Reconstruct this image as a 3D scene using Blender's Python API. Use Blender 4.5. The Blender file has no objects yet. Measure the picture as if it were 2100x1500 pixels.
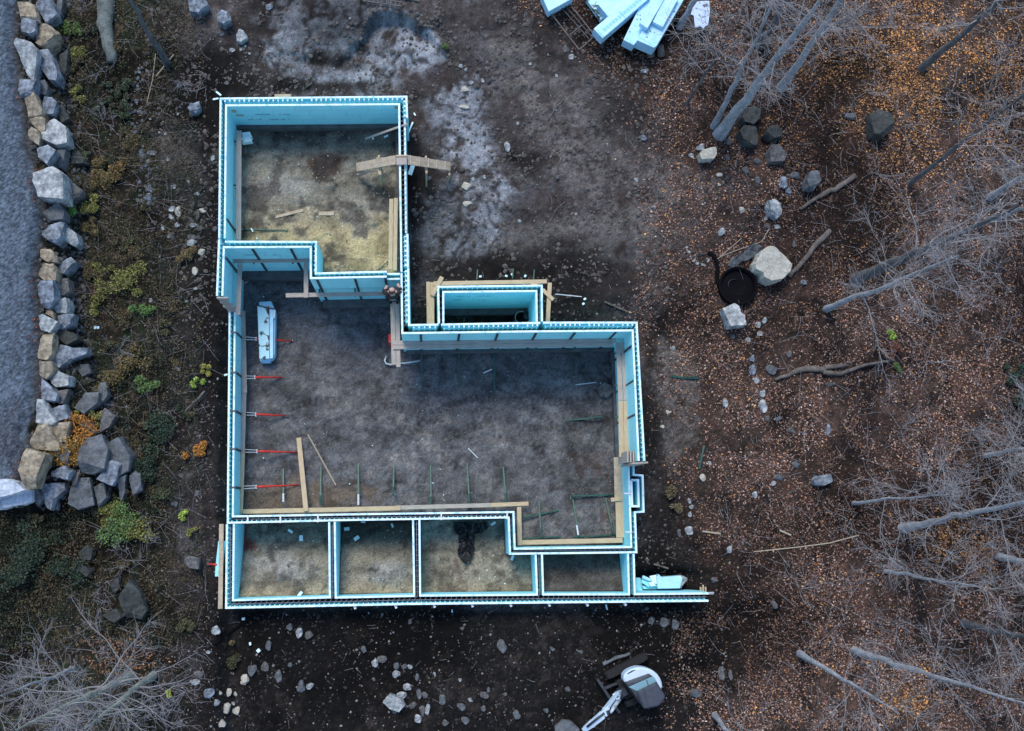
import bpy, bmesh, math, random
import numpy as np
from mathutils import Vector, Matrix, noise as mnoise, Quaternion

random.seed(7)
RS = np.random.RandomState(11)
SC = bpy.context.scene
COL = SC.collection

# ------------------------------------------------------------------ camera
F = 2200.0            # focal length in photo pixels (photo 2100 x 1500)
NU, NV = 880.0, 1060.0   # pixel straight below the drone
CAMZ = 37.0
n_c = Vector((NU - 1050, -(NV - 750), -F)).normalized()
Q = n_c.rotation_difference(Vector((0, 0, -1)))
RM = Q.to_matrix()
cam_d = bpy.data.cameras.new('camera')
cam_d.sensor_width = 36.0
cam_d.lens = 36.0 * F / 2100.0
cam_d.clip_end = 1000.0
cam = bpy.data.objects.new('camera', cam_d)
COL.objects.link(cam)
cam.matrix_world = Matrix.Translation((0, 0, CAMZ)) @ RM.to_4x4()
SC.camera = cam

# ------------------------------------------------------------------ world, sun, exposure
SUN_EL, SUN_AZ = math.radians(58), math.radians(-20)   # azimuth measured from +Y towards +X
w = bpy.data.worlds.new('World')
SC.world = w
w.use_nodes = True
wn = w.node_tree
bg = wn.nodes['Background']
sky = wn.nodes.new('ShaderNodeTexSky')
sky.sky_type = 'NISHITA'
sky.sun_disc = False
sky.sun_elevation = SUN_EL
sky.sun_rotation = SUN_AZ
sky.air_density = 1.3
sky.dust_density = 1.0
sky.ozone_density = 4.4
wn.links.new(sky.outputs[0], bg.inputs[0])
bg.inputs[1].default_value = 0.12
sd = bpy.data.lights.new('sun', 'SUN')
sd.energy = 1.4
sd.angle = math.radians(22)
sd.color = (1.0, 0.92, 0.78)
sun = bpy.data.objects.new('sun', sd)
COL.objects.link(sun)
sdir = Vector((math.sin(SUN_AZ) * math.cos(SUN_EL), math.cos(SUN_AZ) * math.cos(SUN_EL), math.sin(SUN_EL)))
sun.rotation_euler = sdir.to_track_quat('Z', 'Y').to_euler()
sun.location = sdir * 60
SC.view_settings.view_transform = 'Standard'
SC.view_settings.look = 'None'
SC.view_settings.exposure = 0.88
SC.view_settings.gamma = 1.0
SC.view_settings.use_curve_mapping = False
try:
    SC.cycles.max_bounces = 6
    SC.cycles.diffuse_bounces = 4
except Exception:
    pass

# ------------------------------------------------------------------ place finding
RN = np.array(RM)
def P(u, v, z):
    """world point at height z that the surveyed photo position (u, v) marks"""
    d = RM @ Vector((u - 1050, -(v - 750), -F))
    t = (z - CAMZ) / d.z
    return Vector((d.x * t, d.y * t, z))
def PIX(p):
    d = RM.transposed() @ (Vector(p) - Vector((0, 0, CAMZ)))
    return 1050 + F * d.x / -d.z, 750 - F * d.y / -d.z
def PIXN(X, Y, Z):
    d = np.stack([X, Y, Z - CAMZ], -1) @ RN       # = RN^T @ d
    return 1050 + F * d[..., 0] / -d[..., 2], 750 - F * d[..., 1] / -d[..., 2]
def PN(u, v, z):
    d = np.stack([u - 1050, -(v - 750), np.full_like(u, -F)], -1) @ RN.T
    t = (z - CAMZ) / d[..., 2]
    return d[..., 0] * t, d[..., 1] * t
MPP = 1 / 62.0    # metres per photo pixel near the ground

_tab = RS.rand(256, 256)
def vnoise(x, y):
    xi = np.floor(x).astype(int); yi = np.floor(y).astype(int)
    fx = x - xi; fy = y - yi
    fx = fx * fx * (3 - 2 * fx); fy = fy * fy * (3 - 2 * fy)
    a = _tab[xi & 255, yi & 255]; b = _tab[(xi + 1) & 255, yi & 255]
    c = _tab[xi & 255, (yi + 1) & 255]; d = _tab[(xi + 1) & 255, (yi + 1) & 255]
    return (a * (1 - fx) + b * fx) * (1 - fy) + (c * (1 - fx) + d * fx) * fy
def fbm(x, y, o=4, g=0.5):
    s = 0; a = 1; t = 0
    for k in range(o):
        s = s + a * vnoise(x * 2 ** k + 17.3 * k, y * 2 ** k + 5.1 * k); t += a; a *= g
    return s / t
def sst(a, b, x):
    t = np.clip((x - a) / (b - a), 0, 1)
    return t * t * (3 - 2 * t)

# ------------------------------------------------------------------ materials
def mat(name, col, rough=0.8, col2=None, scale=8.0, bump=0.0, bscale=None, metal=0.0, attr=None, stretch=None,
        detail=6.0, contrast=(0.3, 0.7), spec=None, fine=0.0):
    m = bpy.data.materials.new(name)
    m.use_nodes = True
    nt = m.node_tree; b = nt.nodes['Principled BSDF']
    b.inputs['Roughness'].default_value = rough
    b.inputs['Metallic'].default_value = metal
    if spec is not None: b.inputs['Specular IOR Level'].default_value = spec
    tc = nt.nodes.new('ShaderNodeTexCoord')
    src = tc.outputs['Object']
    if stretch:
        mp = nt.nodes.new('ShaderNodeMapping'); mp.inputs['Scale'].default_value = stretch
        nt.links.new(src, mp.inputs[0]); src = mp.outputs[0]
    def noi(sc, de=detail):
        n = nt.nodes.new('ShaderNodeTexNoise'); n.inputs['Scale'].default_value = sc
        n.inputs['Detail'].default_value = de; n.inputs['Roughness'].default_value = 0.62
        nt.links.new(src, n.inputs['Vector']); return n
    base = None
    if attr:
        a = nt.nodes.new('ShaderNodeAttribute'); a.attribute_name = attr; base = a.outputs['Color']
    if col2 is not None:
        n = noi(scale); r = nt.nodes.new('ShaderNodeValToRGB')
        r.color_ramp.elements[0].position, r.color_ramp.elements[1].position = contrast
        r.color_ramp.elements[0].color = (*col, 1); r.color_ramp.elements[1].color = (*col2, 1)
        nt.links.new(n.outputs['Fac'], r.inputs[0])
        if base is None: base = r.outputs[0]
        else:
            mx = nt.nodes.new('ShaderNodeMix'); mx.data_type = 'RGBA'; mx.blend_type = 'MULTIPLY'; mx.inputs[0].default_value = 1
            nt.links.new(base, mx.inputs[6]); nt.links.new(r.outputs[0], mx.inputs[7]); base = mx.outputs[2]
    if fine:
        n = noi(bscale or 60, 3); r = nt.nodes.new('ShaderNodeMapRange')
        r.inputs[1].default_value = 0.3; r.inputs[2].default_value = 0.7
        r.inputs[3].default_value = 1 - fine; r.inputs[4].default_value = 1 + fine
        nt.links.new(n.outputs['Fac'], r.inputs[0])
        mx = nt.nodes.new('ShaderNodeMix'); mx.data_type = 'RGBA'; mx.blend_type = 'MULTIPLY'; mx.inputs[0].default_value = 1
        if base is None: mx.inputs[6].default_value = (*col, 1)
        else: nt.links.new(base, mx.inputs[6])
        nt.links.new(r.outputs[0], mx.inputs[7]); base = mx.outputs[2]
    if base is None: b.inputs['Base Color'].default_value = (*col, 1)
    else: nt.links.new(base, b.inputs['Base Color'])
    if bump:
        n = noi(bscale or scale * 3); bp = nt.nodes.new('ShaderNodeBump')
        bp.inputs['Strength'].default_value = bump; bp.inputs['Distance'].default_value = 0.05
        nt.links.new(n.outputs['Fac'], bp.inputs['Height']); nt.links.new(bp.outputs[0], b.inputs['Normal'])
    return m

M = {}
M['foam'] = mat('pale blue foam', (0.31, 0.78, 0.87), 0.75, (0.40, 0.88, 0.95), 1.6, 0.15, 40, spec=0.2, fine=0.05)
def joints(m):
    nt = m.node_tree; b = nt.nodes['Principled BSDF']; base = b.inputs['Base Color'].links[0].from_socket
    ge = nt.nodes.new('ShaderNodeNewGeometry'); sp = nt.nodes.new('ShaderNodeSeparateXYZ'); nt.links.new(ge.outputs['Position'], sp.inputs[0])
    def mth(op, a, bv=None, c=None):
        n = nt.nodes.new('ShaderNodeMath'); n.operation = op
        for i, q in enumerate((a, bv, c)):
            if q is None: continue
            if hasattr(q, 'is_linked'): nt.links.new(q, n.inputs[i])
            else: n.inputs[i].default_value = q
        return n.outputs[0]
    zc = mth('FRACT', mth('DIVIDE', mth('ADD', sp.outputs[2], 10.03), .406)); zl = mth('LESS_THAN', zc, .045)
    row = mth('FLOOR', mth('DIVIDE', mth('ADD', sp.outputs[2], 10.03), .406))
    xc = mth('FRACT', mth('ADD', mth('DIVIDE', mth('ADD', sp.outputs[0], sp.outputs[1]), 1.22), mth('MULTIPLY', row, .37))); xl = mth('LESS_THAN', xc, .018)
    ln = mth('MAXIMUM', zl, xl)
    st = nt.nodes.new('ShaderNodeTexNoise'); st.inputs['Scale'].default_value = 2.6; st.inputs['Detail'].default_value = 8; st.inputs['Roughness'].default_value = .7
    nt.links.new(ge.outputs['Position'], st.inputs['Vector'])
    sm = nt.nodes.new('ShaderNodeMapRange'); sm.inputs[1].default_value = .60; sm.inputs[2].default_value = .76; sm.inputs[4].default_value = .4; nt.links.new(st.outputs['Fac'], sm.inputs[0])
    m1 = nt.nodes.new('ShaderNodeMix'); m1.data_type = 'RGBA'; nt.links.new(sm.outputs[0], m1.inputs[0]); nt.links.new(base, m1.inputs[6]); m1.inputs[7].default_value = (.22, .5, .56, 1)
    m2 = nt.nodes.new('ShaderNodeMix'); m2.data_type = 'RGBA'; nt.links.new(mth('MULTIPLY', ln, .3), m2.inputs[0]); nt.links.new(m1.outputs[2], m2.inputs[6]); m2.inputs[7].default_value = (.06, .22, .30, 1)
    nt.links.new(m2.outputs[2], b.inputs['Base Color'])
joints(M['foam'])
M['foam_lit_top'] = mat('foam painted bright on top', (0.42, 0.70, 0.76), 0.75, (0.78, 0.94, 0.95), 6, 0.15, 40, spec=0.2, fine=0.12, contrast=(0.36, 0.50))  # top faces, teeth and knobs painted paler to look brightly lit
M['foam_pack'] = mat('wrapped blue foam', (0.34, 0.66, 0.86), 0.35, (0.52, 0.80, 0.96), 2.5, 0.25, 9, fine=0.06)
M['foam_dirty'] = mat('foam with dirt', (0.07, 0.055, 0.04), 0.8, (0.50, 0.80, 0.88), 3.0, 0.2, 30, contrast=(0.40, 0.46), fine=0.1)
M['foam_dirty2'] = mat('spotted sheet', (0.10, 0.10, 0.11), 0.6, (0.50, 0.62, 0.80), 5.0, 0.3, 20, contrast=(0.36, 0.42), fine=0.1)
M['foam_white'] = mat('white foam scrap', (0.62, 0.86, 0.88), 0.7, (0.75, 0.92, 0.92), 5, 0.2, 30)
M['print'] = mat('printing ink', (0.04, 0.12, 0.2), 0.7)
M['tan_wood'] = mat('fresh lumber', (0.40, 0.30, 0.19), 0.75, (0.62, 0.48, 0.31), 3, 0.3, 30, stretch=(1, 9, 9), fine=0.18)
M['grey_wood'] = mat('weathered lumber', (0.30, 0.26, 0.23), 0.85, (0.50, 0.44, 0.39), 3, 0.35, 30, stretch=(1, 9, 9), fine=0.2)
M['ply'] = mat('weathered plywood', (0.34, 0.27, 0.19), 0.85, (0.54, 0.44, 0.32), 4, 0.3, 26, fine=0.2)
M['concrete'] = mat('poured concrete', (0.06, 0.06, 0.062), 0.9, (0.13, 0.13, 0.13), 3, 0.4, 30, fine=0.2)
M['dark_steel'] = mat('dark steel', (0.03, 0.035, 0.045), 0.5, (0.07, 0.075, 0.09), 10, metal=0.4)
M['pale_steel'] = mat('galvanised steel', (0.55, 0.6, 0.62), 0.45, (0.75, 0.8, 0.82), 12, metal=0.3)
M['tie'] = mat('plastic web tie', (0.20, 0.20, 0.25), 0.6, (0.30, 0.29, 0.34), 20)
M['green_steel'] = mat('green painted steel', (0.012, 0.05, 0.04), 0.5, (0.03, 0.12, 0.095), 6, metal=0.1)
M['red_paint'] = mat('red painted steel', (0.45, 0.02, 0.015), 0.5, (0.7, 0.04, 0.025), 7)
M['black_plastic'] = mat('black plastic', (0.003, 0.003, 0.004), 0.8, (0.006, 0.006, 0.008), 12, spec=.08)
M['tarp'] = mat('black sheet', (0.008, 0.008, 0.010), 0.38, (0.03, 0.03, 0.034), 6, 0.5, 8)
M['rock_blue'] = mat('blue grey stone', (0.08, 0.095, 0.115), 0.85, (0.27, 0.31, 0.37), 3.4, 1.0, 9, contrast=(0.38, 0.62), fine=0.35)
M['rock_pale'] = mat('pale stone', (0.18, 0.20, 0.215), 0.85, (0.46, 0.48, 0.48), 3.4, 1.0, 9, contrast=(0.38, 0.62), fine=0.35)
M['rock_tan'] = mat('tan stone', (0.17, 0.14, 0.10), 0.85, (0.38, 0.32, 0.235), 3.4, 1.0, 9, contrast=(0.38, 0.62), fine=0.35)
M['rock_dark'] = mat('dark mossy stone', (0.045, 0.05, 0.055), 0.9, (0.16, 0.175, 0.19), 2.4, 0.6, 12, fine=0.25)
M['rock_white'] = mat('whitish stone', (0.36, 0.41, 0.48), 0.85, (0.66, 0.71, 0.78), 3.0, 0.7, 10, fine=0.2)
M['rock_moss'] = mat('dark moss grown stone', (0.016, 0.019, 0.018), 0.92, (0.065, 0.072, 0.07), 3.0, 0.8, 10, fine=0.3)
M['rock_grey'] = mat('field stone', (0.05, 0.05, 0.052), 0.88, (0.16, 0.155, 0.155), 4.0, 0.6, 16, fine=0.3)
M['rock_cream'] = mat('cream stone', (0.34, 0.32, 0.26), 0.85, (0.56, 0.53, 0.45), 4.0, 0.5, 16, fine=0.15)
M['bark_pale'] = mat('pale bark', (0.19, 0.20, 0.22), 0.9, (0.42, 0.44, 0.48), 7, 0.6, 25, stretch=(1, 1, .35), fine=0.25)
M['moss2'] = mat('greenish pale bark', (0.17, 0.19, 0.16), 0.9, (0.36, 0.39, 0.35), 7, 0.6, 25, stretch=(1, 1, .35), fine=0.25)
M['bark_dark'] = mat('dark bark', (0.055, 0.055, 0.06), 0.9, (0.16, 0.16, 0.17), 7, 0.6, 25, stretch=(1, 1, .35), fine=0.25)
M['twig'] = mat('bare twigs', (0.15, 0.145, 0.15), 0.85, (0.32, 0.31, 0.325), 1.5)
M['log'] = mat('old log', (0.07, 0.058, 0.05), 0.9, (0.20, 0.17, 0.15), 5, 0.7, 22, fine=0.25)
M['moss'] = mat('lichen covered wood', (0.06, 0.07, 0.06), 0.95, (0.20, 0.23, 0.22), 4, 0.7, 18, fine=0.3)
M['leafcol'] = mat('fallen leaves', (1, 1, 1), 0.8, attr='col')
M['plantcol'] = mat('plant leaves', (1, 1, 1), 0.6, attr='col')
M['white_paint'] = mat('white machine paint', (0.52, 0.64, 0.78), 0.35, (0.60, 0.72, 0.86), 3, 0.05, 20)
M['cab_roof'] = mat('dark cab roof', (0.030, 0.036, 0.055), 0.55, (0.05, 0.058, 0.08), 9, 0.1, 50, fine=0.25)
M['glass'] = mat('cab glass', (0.16, 0.30, 0.36), 0.08, (0.20, 0.36, 0.42), 3, spec=0.8)
M['rubber'] = mat('track rubber', (0.008, 0.008, 0.009), 0.9, (0.022, 0.022, 0.024), 14, 0.4, 40)
M['skin'] = mat('skin', (0.50, 0.30, 0.24), 0.55, (0.58, 0.36, 0.30), 20)
M['jacket'] = mat('dark jacket', (0.018, 0.014, 0.013), 0.85, (0.035, 0.028, 0.026), 25, 0.3, 60)
M['trousers'] = mat('black trousers', (0.010, 0.011, 0.014), 0.85, (0.022, 0.023, 0.028), 25, 0.3, 60)
M['hair'] = mat('hair', (0.05, 0.035, 0.03), 0.7)
M['straw'] = mat('dry stalk', (0.30, 0.25, 0.18), 0.85, (0.42, 0.36, 0.27), 9)

# ------------------------------------------------------------------ object helpers
def tag(o, label=None, cat=None, group=None, kind=None):
    if label: o['label'] = label
    if cat: o['category'] = cat
    if group: o['group'] = group
    if kind: o['kind'] = kind
    return o
def link(name, me, m, parent=None):
    o = bpy.data.objects.new(name, me)
    COL.objects.link(o)
    if m is not None and not me.materials: me.materials.append(m)
    if parent is not None:
        o.parent = parent
        o.matrix_parent_inverse = Matrix.Translation(-parent.location)
    return o
def thing(name, label, cat, loc=(0, 0, 0), group=None):
    o = bpy.data.objects.new(name, None)
    o.empty_display_size = 0.2
    o.location = loc
    COL.objects.link(o)
    return tag(o, label, cat, group)
class MB:
    """collects boxes, bars, prisms and tubes; build() links them as one mesh object"""
    def __init__(s): s.v = []; s.f = []; s.mi = []; s.cur = 0; s.mats = []
    def add(s, vs, fs):
        n = len(s.v); s.v += [tuple(p) for p in vs]; s.f += [tuple(i + n for i in f) for f in fs]; s.mi += [s.cur] * len(fs)
    def hexa(s, a, b):          # two loops of 4 points, bottom and top
        s.add(list(a) + list(b), [(3, 2, 1, 0), (4, 5, 6, 7), (0, 1, 5, 4), (1, 2, 6, 5), (2, 3, 7, 6), (3, 0, 4, 7)])
    def prism(s, top, h, taper=1.0):   # polygon of top points extruded down by h
        top = [Vector(p) for p in top]
        ar = sum((top[i].x * top[(i + 1) % len(top)].y - top[(i + 1) % len(top)].x * top[i].y) for i in range(len(top)))
        if ar < 0: top.reverse()
        c = sum(top, Vector()) / len(top); n = len(top)
        bot = [Vector((c.x + (p.x - c.x) * taper, c.y + (p.y - c.y) * taper, p.z - h)) for p in top]
        s.add(bot + top, [tuple(range(n - 1, -1, -1)), tuple(range(n, 2 * n))] + [(i, (i + 1) % n, n + (i + 1) % n, n + i) for i in range(n)])
    def bar(s, a, b, wd, th, up=Vector((0, 0, 1))):   # box whose TOP centre line runs a-b
        a, b = Vector(a), Vector(b); d = (b - a).normalized()
        sd_ = d.cross(up)
        if sd_.length < 1e-4: sd_ = Vector((1, 0, 0))
        sd_.normalize(); u_ = sd_.cross(d); sd_ *= wd / 2; u_ *= th
        s.hexa([a - sd_ - u_, a + sd_ - u_, b + sd_ - u_, b - sd_ - u_], [a - sd_, a + sd_, b + sd_, b - sd_])
    def box(s, c, sx, sy, sz, rz=0.0):    # c = centre of the bottom
        ca, sa = math.cos(rz), math.sin(rz)
        q = [(-sx / 2, -sy / 2), (sx / 2, -sy / 2), (sx / 2, sy / 2), (-sx / 2, sy / 2)]
        q = [(c[0] + x * ca - y * sa, c[1] + x * sa + y * ca) for x, y in q]
        s.hexa([(x, y, c[2]) for x, y in q], [(x, y, c[2] + sz) for x, y in q])
    def tube(s, pts, rad, n=6, cap=True):
        pts = [Vector(p) for p in pts]
        if not hasattr(rad, '__len__'): rad = [rad] * len(pts)
        ref = None; rings = []
        for i, p in enumerate(pts):
            d = (pts[min(i + 1, len(pts) - 1)] - pts[max(i - 1, 0)])
            d = d.normalized() if d.length > 1e-9 else Vector((0, 0, 1))
            if ref is None: ref = Vector((1, 0, 0)) if abs(d.x) < 0.8 else Vector((0, 1, 0))
            x = (ref - d * ref.dot(d)).normalized(); y = d.cross(x); ref = x
            rings.append([p + (x * math.cos(2 * math.pi * k / n) + y * math.sin(2 * math.pi * k / n)) * rad[i] for k in range(n)])
        vs = [q for r in rings for q in r]; fs = []
        for i in range(len(pts) - 1):
            for k in range(n):
                fs.append((i * n + k, i * n + (k + 1) % n, (i + 1) * n + (k + 1) % n, (i + 1) * n + k))
        if cap:
            fs.append(tuple(range(n - 1, -1, -1))); fs.append(tuple((len(pts) - 1) * n + k for k in range(n)))
        s.add(vs, fs)
    def build(s, name, m, parent=None, smooth=False, bevel=0.0):
        me = bpy.data.meshes.new(name)
        me.from_pydata(s.v, [], s.f)
        if bevel:
            bm = bmesh.new(); bm.from_mesh(me)
            bmesh.ops.bevel(bm, geom=[e for e in bm.edges], offset=bevel, segments=1, affect='EDGES', clamp_overlap=True)
            bm.to_mesh(me); bm.free()
        me.update()
        if smooth: me.polygons.foreach_set('use_smooth', [True] * len(me.polygons))
        if s.mats:
            for q in [m] + s.mats: me.materials.append(q)
            me.polygons.foreach_set('material_index', s.mi)
        return link(name, me, m, parent)
def np_mesh(name, V, Fc, m, parent=None, col=None, smooth=False):
    """V (n,3), Fc (m,k) numpy arrays; col (n,3) per vertex"""
    me = bpy.data.meshes.new(name)
    n, k = Fc.shape
    me.vertices.add(len(V)); me.vertices.foreach_set('co', V.astype(np.float32).ravel())
    me.loops.add(n * k); me.loops.foreach_set('vertex_index', Fc.astype(np.int32).ravel())
    me.polygons.add(n); me.polygons.foreach_set('loop_start', np.arange(0, n * k, k, dtype=np.int32))
    me.polygons.foreach_set('use_smooth', np.full(n, smooth))
    me.update(calc_edges=True)
    if col is not None:
        a = me.color_attributes.new('col', 'FLOAT_COLOR', 'POINT')
        a.data.foreach_set('color', np.concatenate([col, np.ones((len(col), 1))], 1).astype(np.float32).ravel())
    return link(name, me, m, parent)
# ------------------------------------------------------------------ plan of the foundation (skin centre lines)
ZU, ZT, ZL = 3.4, 3.6, 1.6         # tops: upper room, tall main walls, low walls
SK = 0.062                          # foam skin thickness
def W(pts, z): return [P(u, v, z) for u, v in pts]
# name, outer line, inner line, z top, z bottom, knobs, studs on the inner face
RUNS = [
 ('north wall of the upper room', [(452.4, 202.5), (833.5, 198.5)], [(463.5, 216.5), (818.5, 214)], ZU, 1.1, True),
 ('upper west', [(452.4, 202.5), (449.6, 489)], [(463.5, 216.5), (460.8, 489)], ZU, 1.1, False),
 ('tall west', [(449.3, 491.5), (445, 607)], [(459.7, 491.5), (456, 607)], ZT, 0, False),
 ('east of upper room', [(833.5, 198.5), (834.6, 242)], [(818.5, 214), (819, 242)], ZU, 1.1, True),
]
# closed outlines of the floors, on the cavity centre lines (u, v, z of the point on the wall top)
FLOORS = {
 'upper': [(458, 210, ZU), (826, 206, ZU), (829, 558, ZU), (642, 562, ZU), (642, 500, ZU), (455, 500, ZU)],
 'main': [(455, 501, ZT), (642, 501, ZT), (642, 566, ZT), (829, 560, ZT), (831, 675, ZT), (1301, 670, ZT), (1316, 946, ZT),
          (1294, 952, ZL), (1300, 1128, ZL), (1051, 1133, ZL), (1048, 1056, ZL), (471, 1067, ZL), (476, 639, ZL), (450, 607, ZT)],
 'chamber': [(904, 594, ZT), (1105, 591, ZT), (1106, 668, ZT), (904, 674, ZT)],
 'bay1': [(472, 1067, ZL), (681, 1062, ZL), (682.5, 1231, ZL), (470, 1239, ZL)],
 'bay2': [(681, 1062, ZL), (854, 1058, ZL), (856, 1228, ZL), (682.5, 1231, ZL)],
 'bay3': [(854, 1058, ZL), (1048, 1056, ZL), (1051, 1133, ZL), (1105, 1131, ZL), (1107.5, 1225, ZL), (856, 1228, ZL)],
 'bay4': [(1105, 1131, ZL), (1294, 1128, ZL), (1296, 1226, ZL), (1107.5, 1225, ZL)],
}
FW = {k: np.array([tuple(P(u, v, z))[:2] for u, v, z in pl]) for k, pl in FLOORS.items()}
CENTRES = [  # cavity centre lines, for the trench the walls stand in
 ([(458, 210), (826, 206), (829, 558), (831, 675), (1301, 670), (1316, 946)], 3.5), ([(458, 210), (455, 490), (450, 607)], 3.5),
 ([(455, 501), (642, 501), (642, 566), (829, 560)], 3.5), ([(904, 672), (904, 594), (1105, 591), (1106, 670)], 3.6),
 ([(476, 639), (471, 1067), (470, 1239), (682.5, 1231), (856, 1228), (1107.5, 1225), (1450, 1225)], 1.6),
 ([(471, 1067), (1048, 1056), (1051, 1133), (1300, 1128), (1294, 952)], 1.6), ([(681, 1062), (682.5, 1231)], 1.6),
 ([(854, 1058), (856, 1228)], 1.6), ([(1105, 1131), (1107.5, 1225)], 1.6), ([(1294, 1128), (1296, 1226)], 1.6)]
SEGS = []
for pl, z in CENTRES:
    q = [np.array(P(u, v, z))[:2] for u, v in pl]
    SEGS += list(zip(q[:-1], q[1:]))
def inside(X, Y, poly):
    r = np.zeros(X.shape, bool); n = len(poly)
    for i in range(n):
        x0, y0 = poly[i]; x1, y1 = poly[(i + 1) % n]
        if y0 == y1: continue
        c = ((y0 > Y) != (y1 > Y)) & (X < (x1 - x0) * (Y - y0) / (y1 - y0) + x0)
        r ^= c
    return r
def segdist(X, Y, segs):
    d = np.full(X.shape, 1e9)
    for a, b in segs:
        ab = b - a; t = np.clip(((X - a[0]) * ab[0] + (Y - a[1]) * ab[1]) / (ab @ ab), 0, 1)
        d = np.minimum(d, np.hypot(X - a[0] - t * ab[0], Y - a[1] - t * ab[1]))
    return d
DRIVE_V = [-400, 0, 100, 200, 290, 350, 420, 450, 500, 560, 700, 790, 815, 850, 900, 960, 1000, 1010, 1900]
DRIVE_U = [36, 38, 36, 48, 60, 76, 90, 92, 84, 80, 85, 84, 80, 76, 60, 46, 30, -260, -400]
def drive_edge(v): return np.interp(v, DRIVE_V, DRIVE_U)
TOE_V = [-400, 0, 170, 260, 340, 420, 500, 600, 720, 800, 900, 960, 1030, 1060, 1900]
TOE_U = [125, 125, 135, 150, 175, 170, 165, 160, 175, 210, 270, 275, 240, 60, 0]
def gz(X, Y):
    """height of the ground"""
    X = np.asarray(X, float); Y = np.asarray(Y, float)
    u, v = PIXN(X, Y, np.full(X.shape, 1.2))
    e = drive_edge(v); toe = np.interp(v, TOE_V, TOE_U)
    veg = 0.9 + 0.25 * fbm(X * .8, Y * .8, 3)
    t = np.clip((u - e) / np.maximum(toe - e, 20), 0, 1)
    left = 2.4 * (1 - t) + veg * t
    left = np.where(u < e, 2.4 + 0.05 * fbm(X * .7, Y * .7, 3), left)
    dirt = 1.25 + 0.22 * (fbm(X * .5, Y * .5, 4) - .5)
    forest = 1.3 + 0.7 * sst(1450, 2100, u) + 0.35 * (fbm(X * .45 + 9, Y * .45, 3) - .5)
    south = 0.55 + 0.25 * (fbm(X * .6, Y * .6 + 3, 4) - .5)
    east = 0.35 + 0.2 * fbm(X, Y, 3)
    z = left * (1 - sst(330, 420, u)) + dirt * sst(330, 420, u)
    z = z * (1 - sst(1330, 1560, u)) + forest * sst(1330, 1560, u)
    lowm = sst(600, 700, v) * (1 - sst(470, 400, u)) * sst(440, 470, u) * (1 - sst(1380, 1520, u))
    z = z * (1 - lowm) + east * lowm
    hp_ = np.exp(-((u - 1365) / 75) ** 4 - ((v - 1205) / 32) ** 4)
    sm = sst(1225, 1270, v) * sst(430, 520, u) * (1 - sst(1400, 1700, u))
    z = z * (1 - sm) + south * sm
    z = np.where((u > 1290), z * (1 - hp_) + (-.25) * hp_, z)
    # the eroded bank of sand north of the house and its little cliff
    bank = np.exp(-((u - 780) / 190) ** 2 - ((v - 40) / 90) ** 2)
    cliff_v = np.interp(u, [560, 640, 690, 740, 770, 830, 880, 920, 960], [120, 122, 128, 95, 55, 55, 80, 130, 190]) + 26 * (fbm(X * 1.6, Y * 1.6, 3) - .5)
    z = z + 0.6 * bank * sst(6, -6, v - cliff_v) + .12 * bank
    rough_ = np.where(u < e, .12, 1.0)
    ridg = 1 - np.abs(2 * fbm(X * .9 + 31, Y * .9 + 3, 4) - 1)
    z = z + (0.10 * (fbm(X * 1.7, Y * 1.7, 4) - .5) + 0.10 * (fbm(X * 4.1, Y * 4.1 + 3, 4, .6) - .5) + .22 * (ridg - .8) * sst(430, 560, u) * (1 - sst(1250, 1450, u))) * rough_
    fl = {'upper': 1.42, 'main': 0.0, 'chamber': 0.65}
    for k, h in fl.items():
        i = inside(X, Y, FW[k])
        hh = h + 0.09 * (fbm(X * 1.5, Y * 1.5, 4) - .5) + 0.08 * (fbm(X * 4.5, Y * 4.5, 4, .65) - .5) - .05 * sst(.88, .97, 1 - np.abs(2 * fbm(X * 1.1 + 8, Y * 2.0, 3) - 1))
        if k == 'upper': hh = hh + .12 * sst(380, 520, v) + .14 * sst(.5, .8, fbm(X * 1.1 + 4, Y * 1.1, 4))
        z = np.where(i, hh, z)
    for k, (n_, s_) in {'bay1': (-.25, .75), 'bay2': (-.35, .75), 'bay3': (-.1, .5), 'bay4': (-.15, .75)}.items():
        i = inside(X, Y, FW[k])
        tt = np.clip((v - 1075) / 150, 0, 1)
        hh = n_ + (s_ - n_) * tt ** 1.3 + .12 * (fbm(X * 1.6, Y * 1.6, 4) - .5) + .07 * (fbm(X * 4.5, Y * 4.5, 4, .65) - .5)
        if k in ('bay1', 'bay2'):   # dumped sand with broken crust
            m_ = np.exp(-((u - (580 if k == 'bay1' else 770)) / 60) ** 2 - ((v - 1165) / 40) ** 2)
            hh = hh + .22 * m_ * (0.6 + .8 * sst(.48, .56, fbm(X * 1.9 + 3, Y * 1.9, 3)))
        z = np.where(i, hh, z)
    return z
def gh(x, y): return float(gz(np.array([x]), np.array([y]))[0])
def G(u, v, dz=0.0):
    """ground point marked by (u, v)"""
    z = 1.0
    for _ in range(4):
        p = P(u, v, z); z = gh(p.x, p.y)
    p = P(u, v, z); return Vector((p.x, p.y, z + dz))

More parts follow.
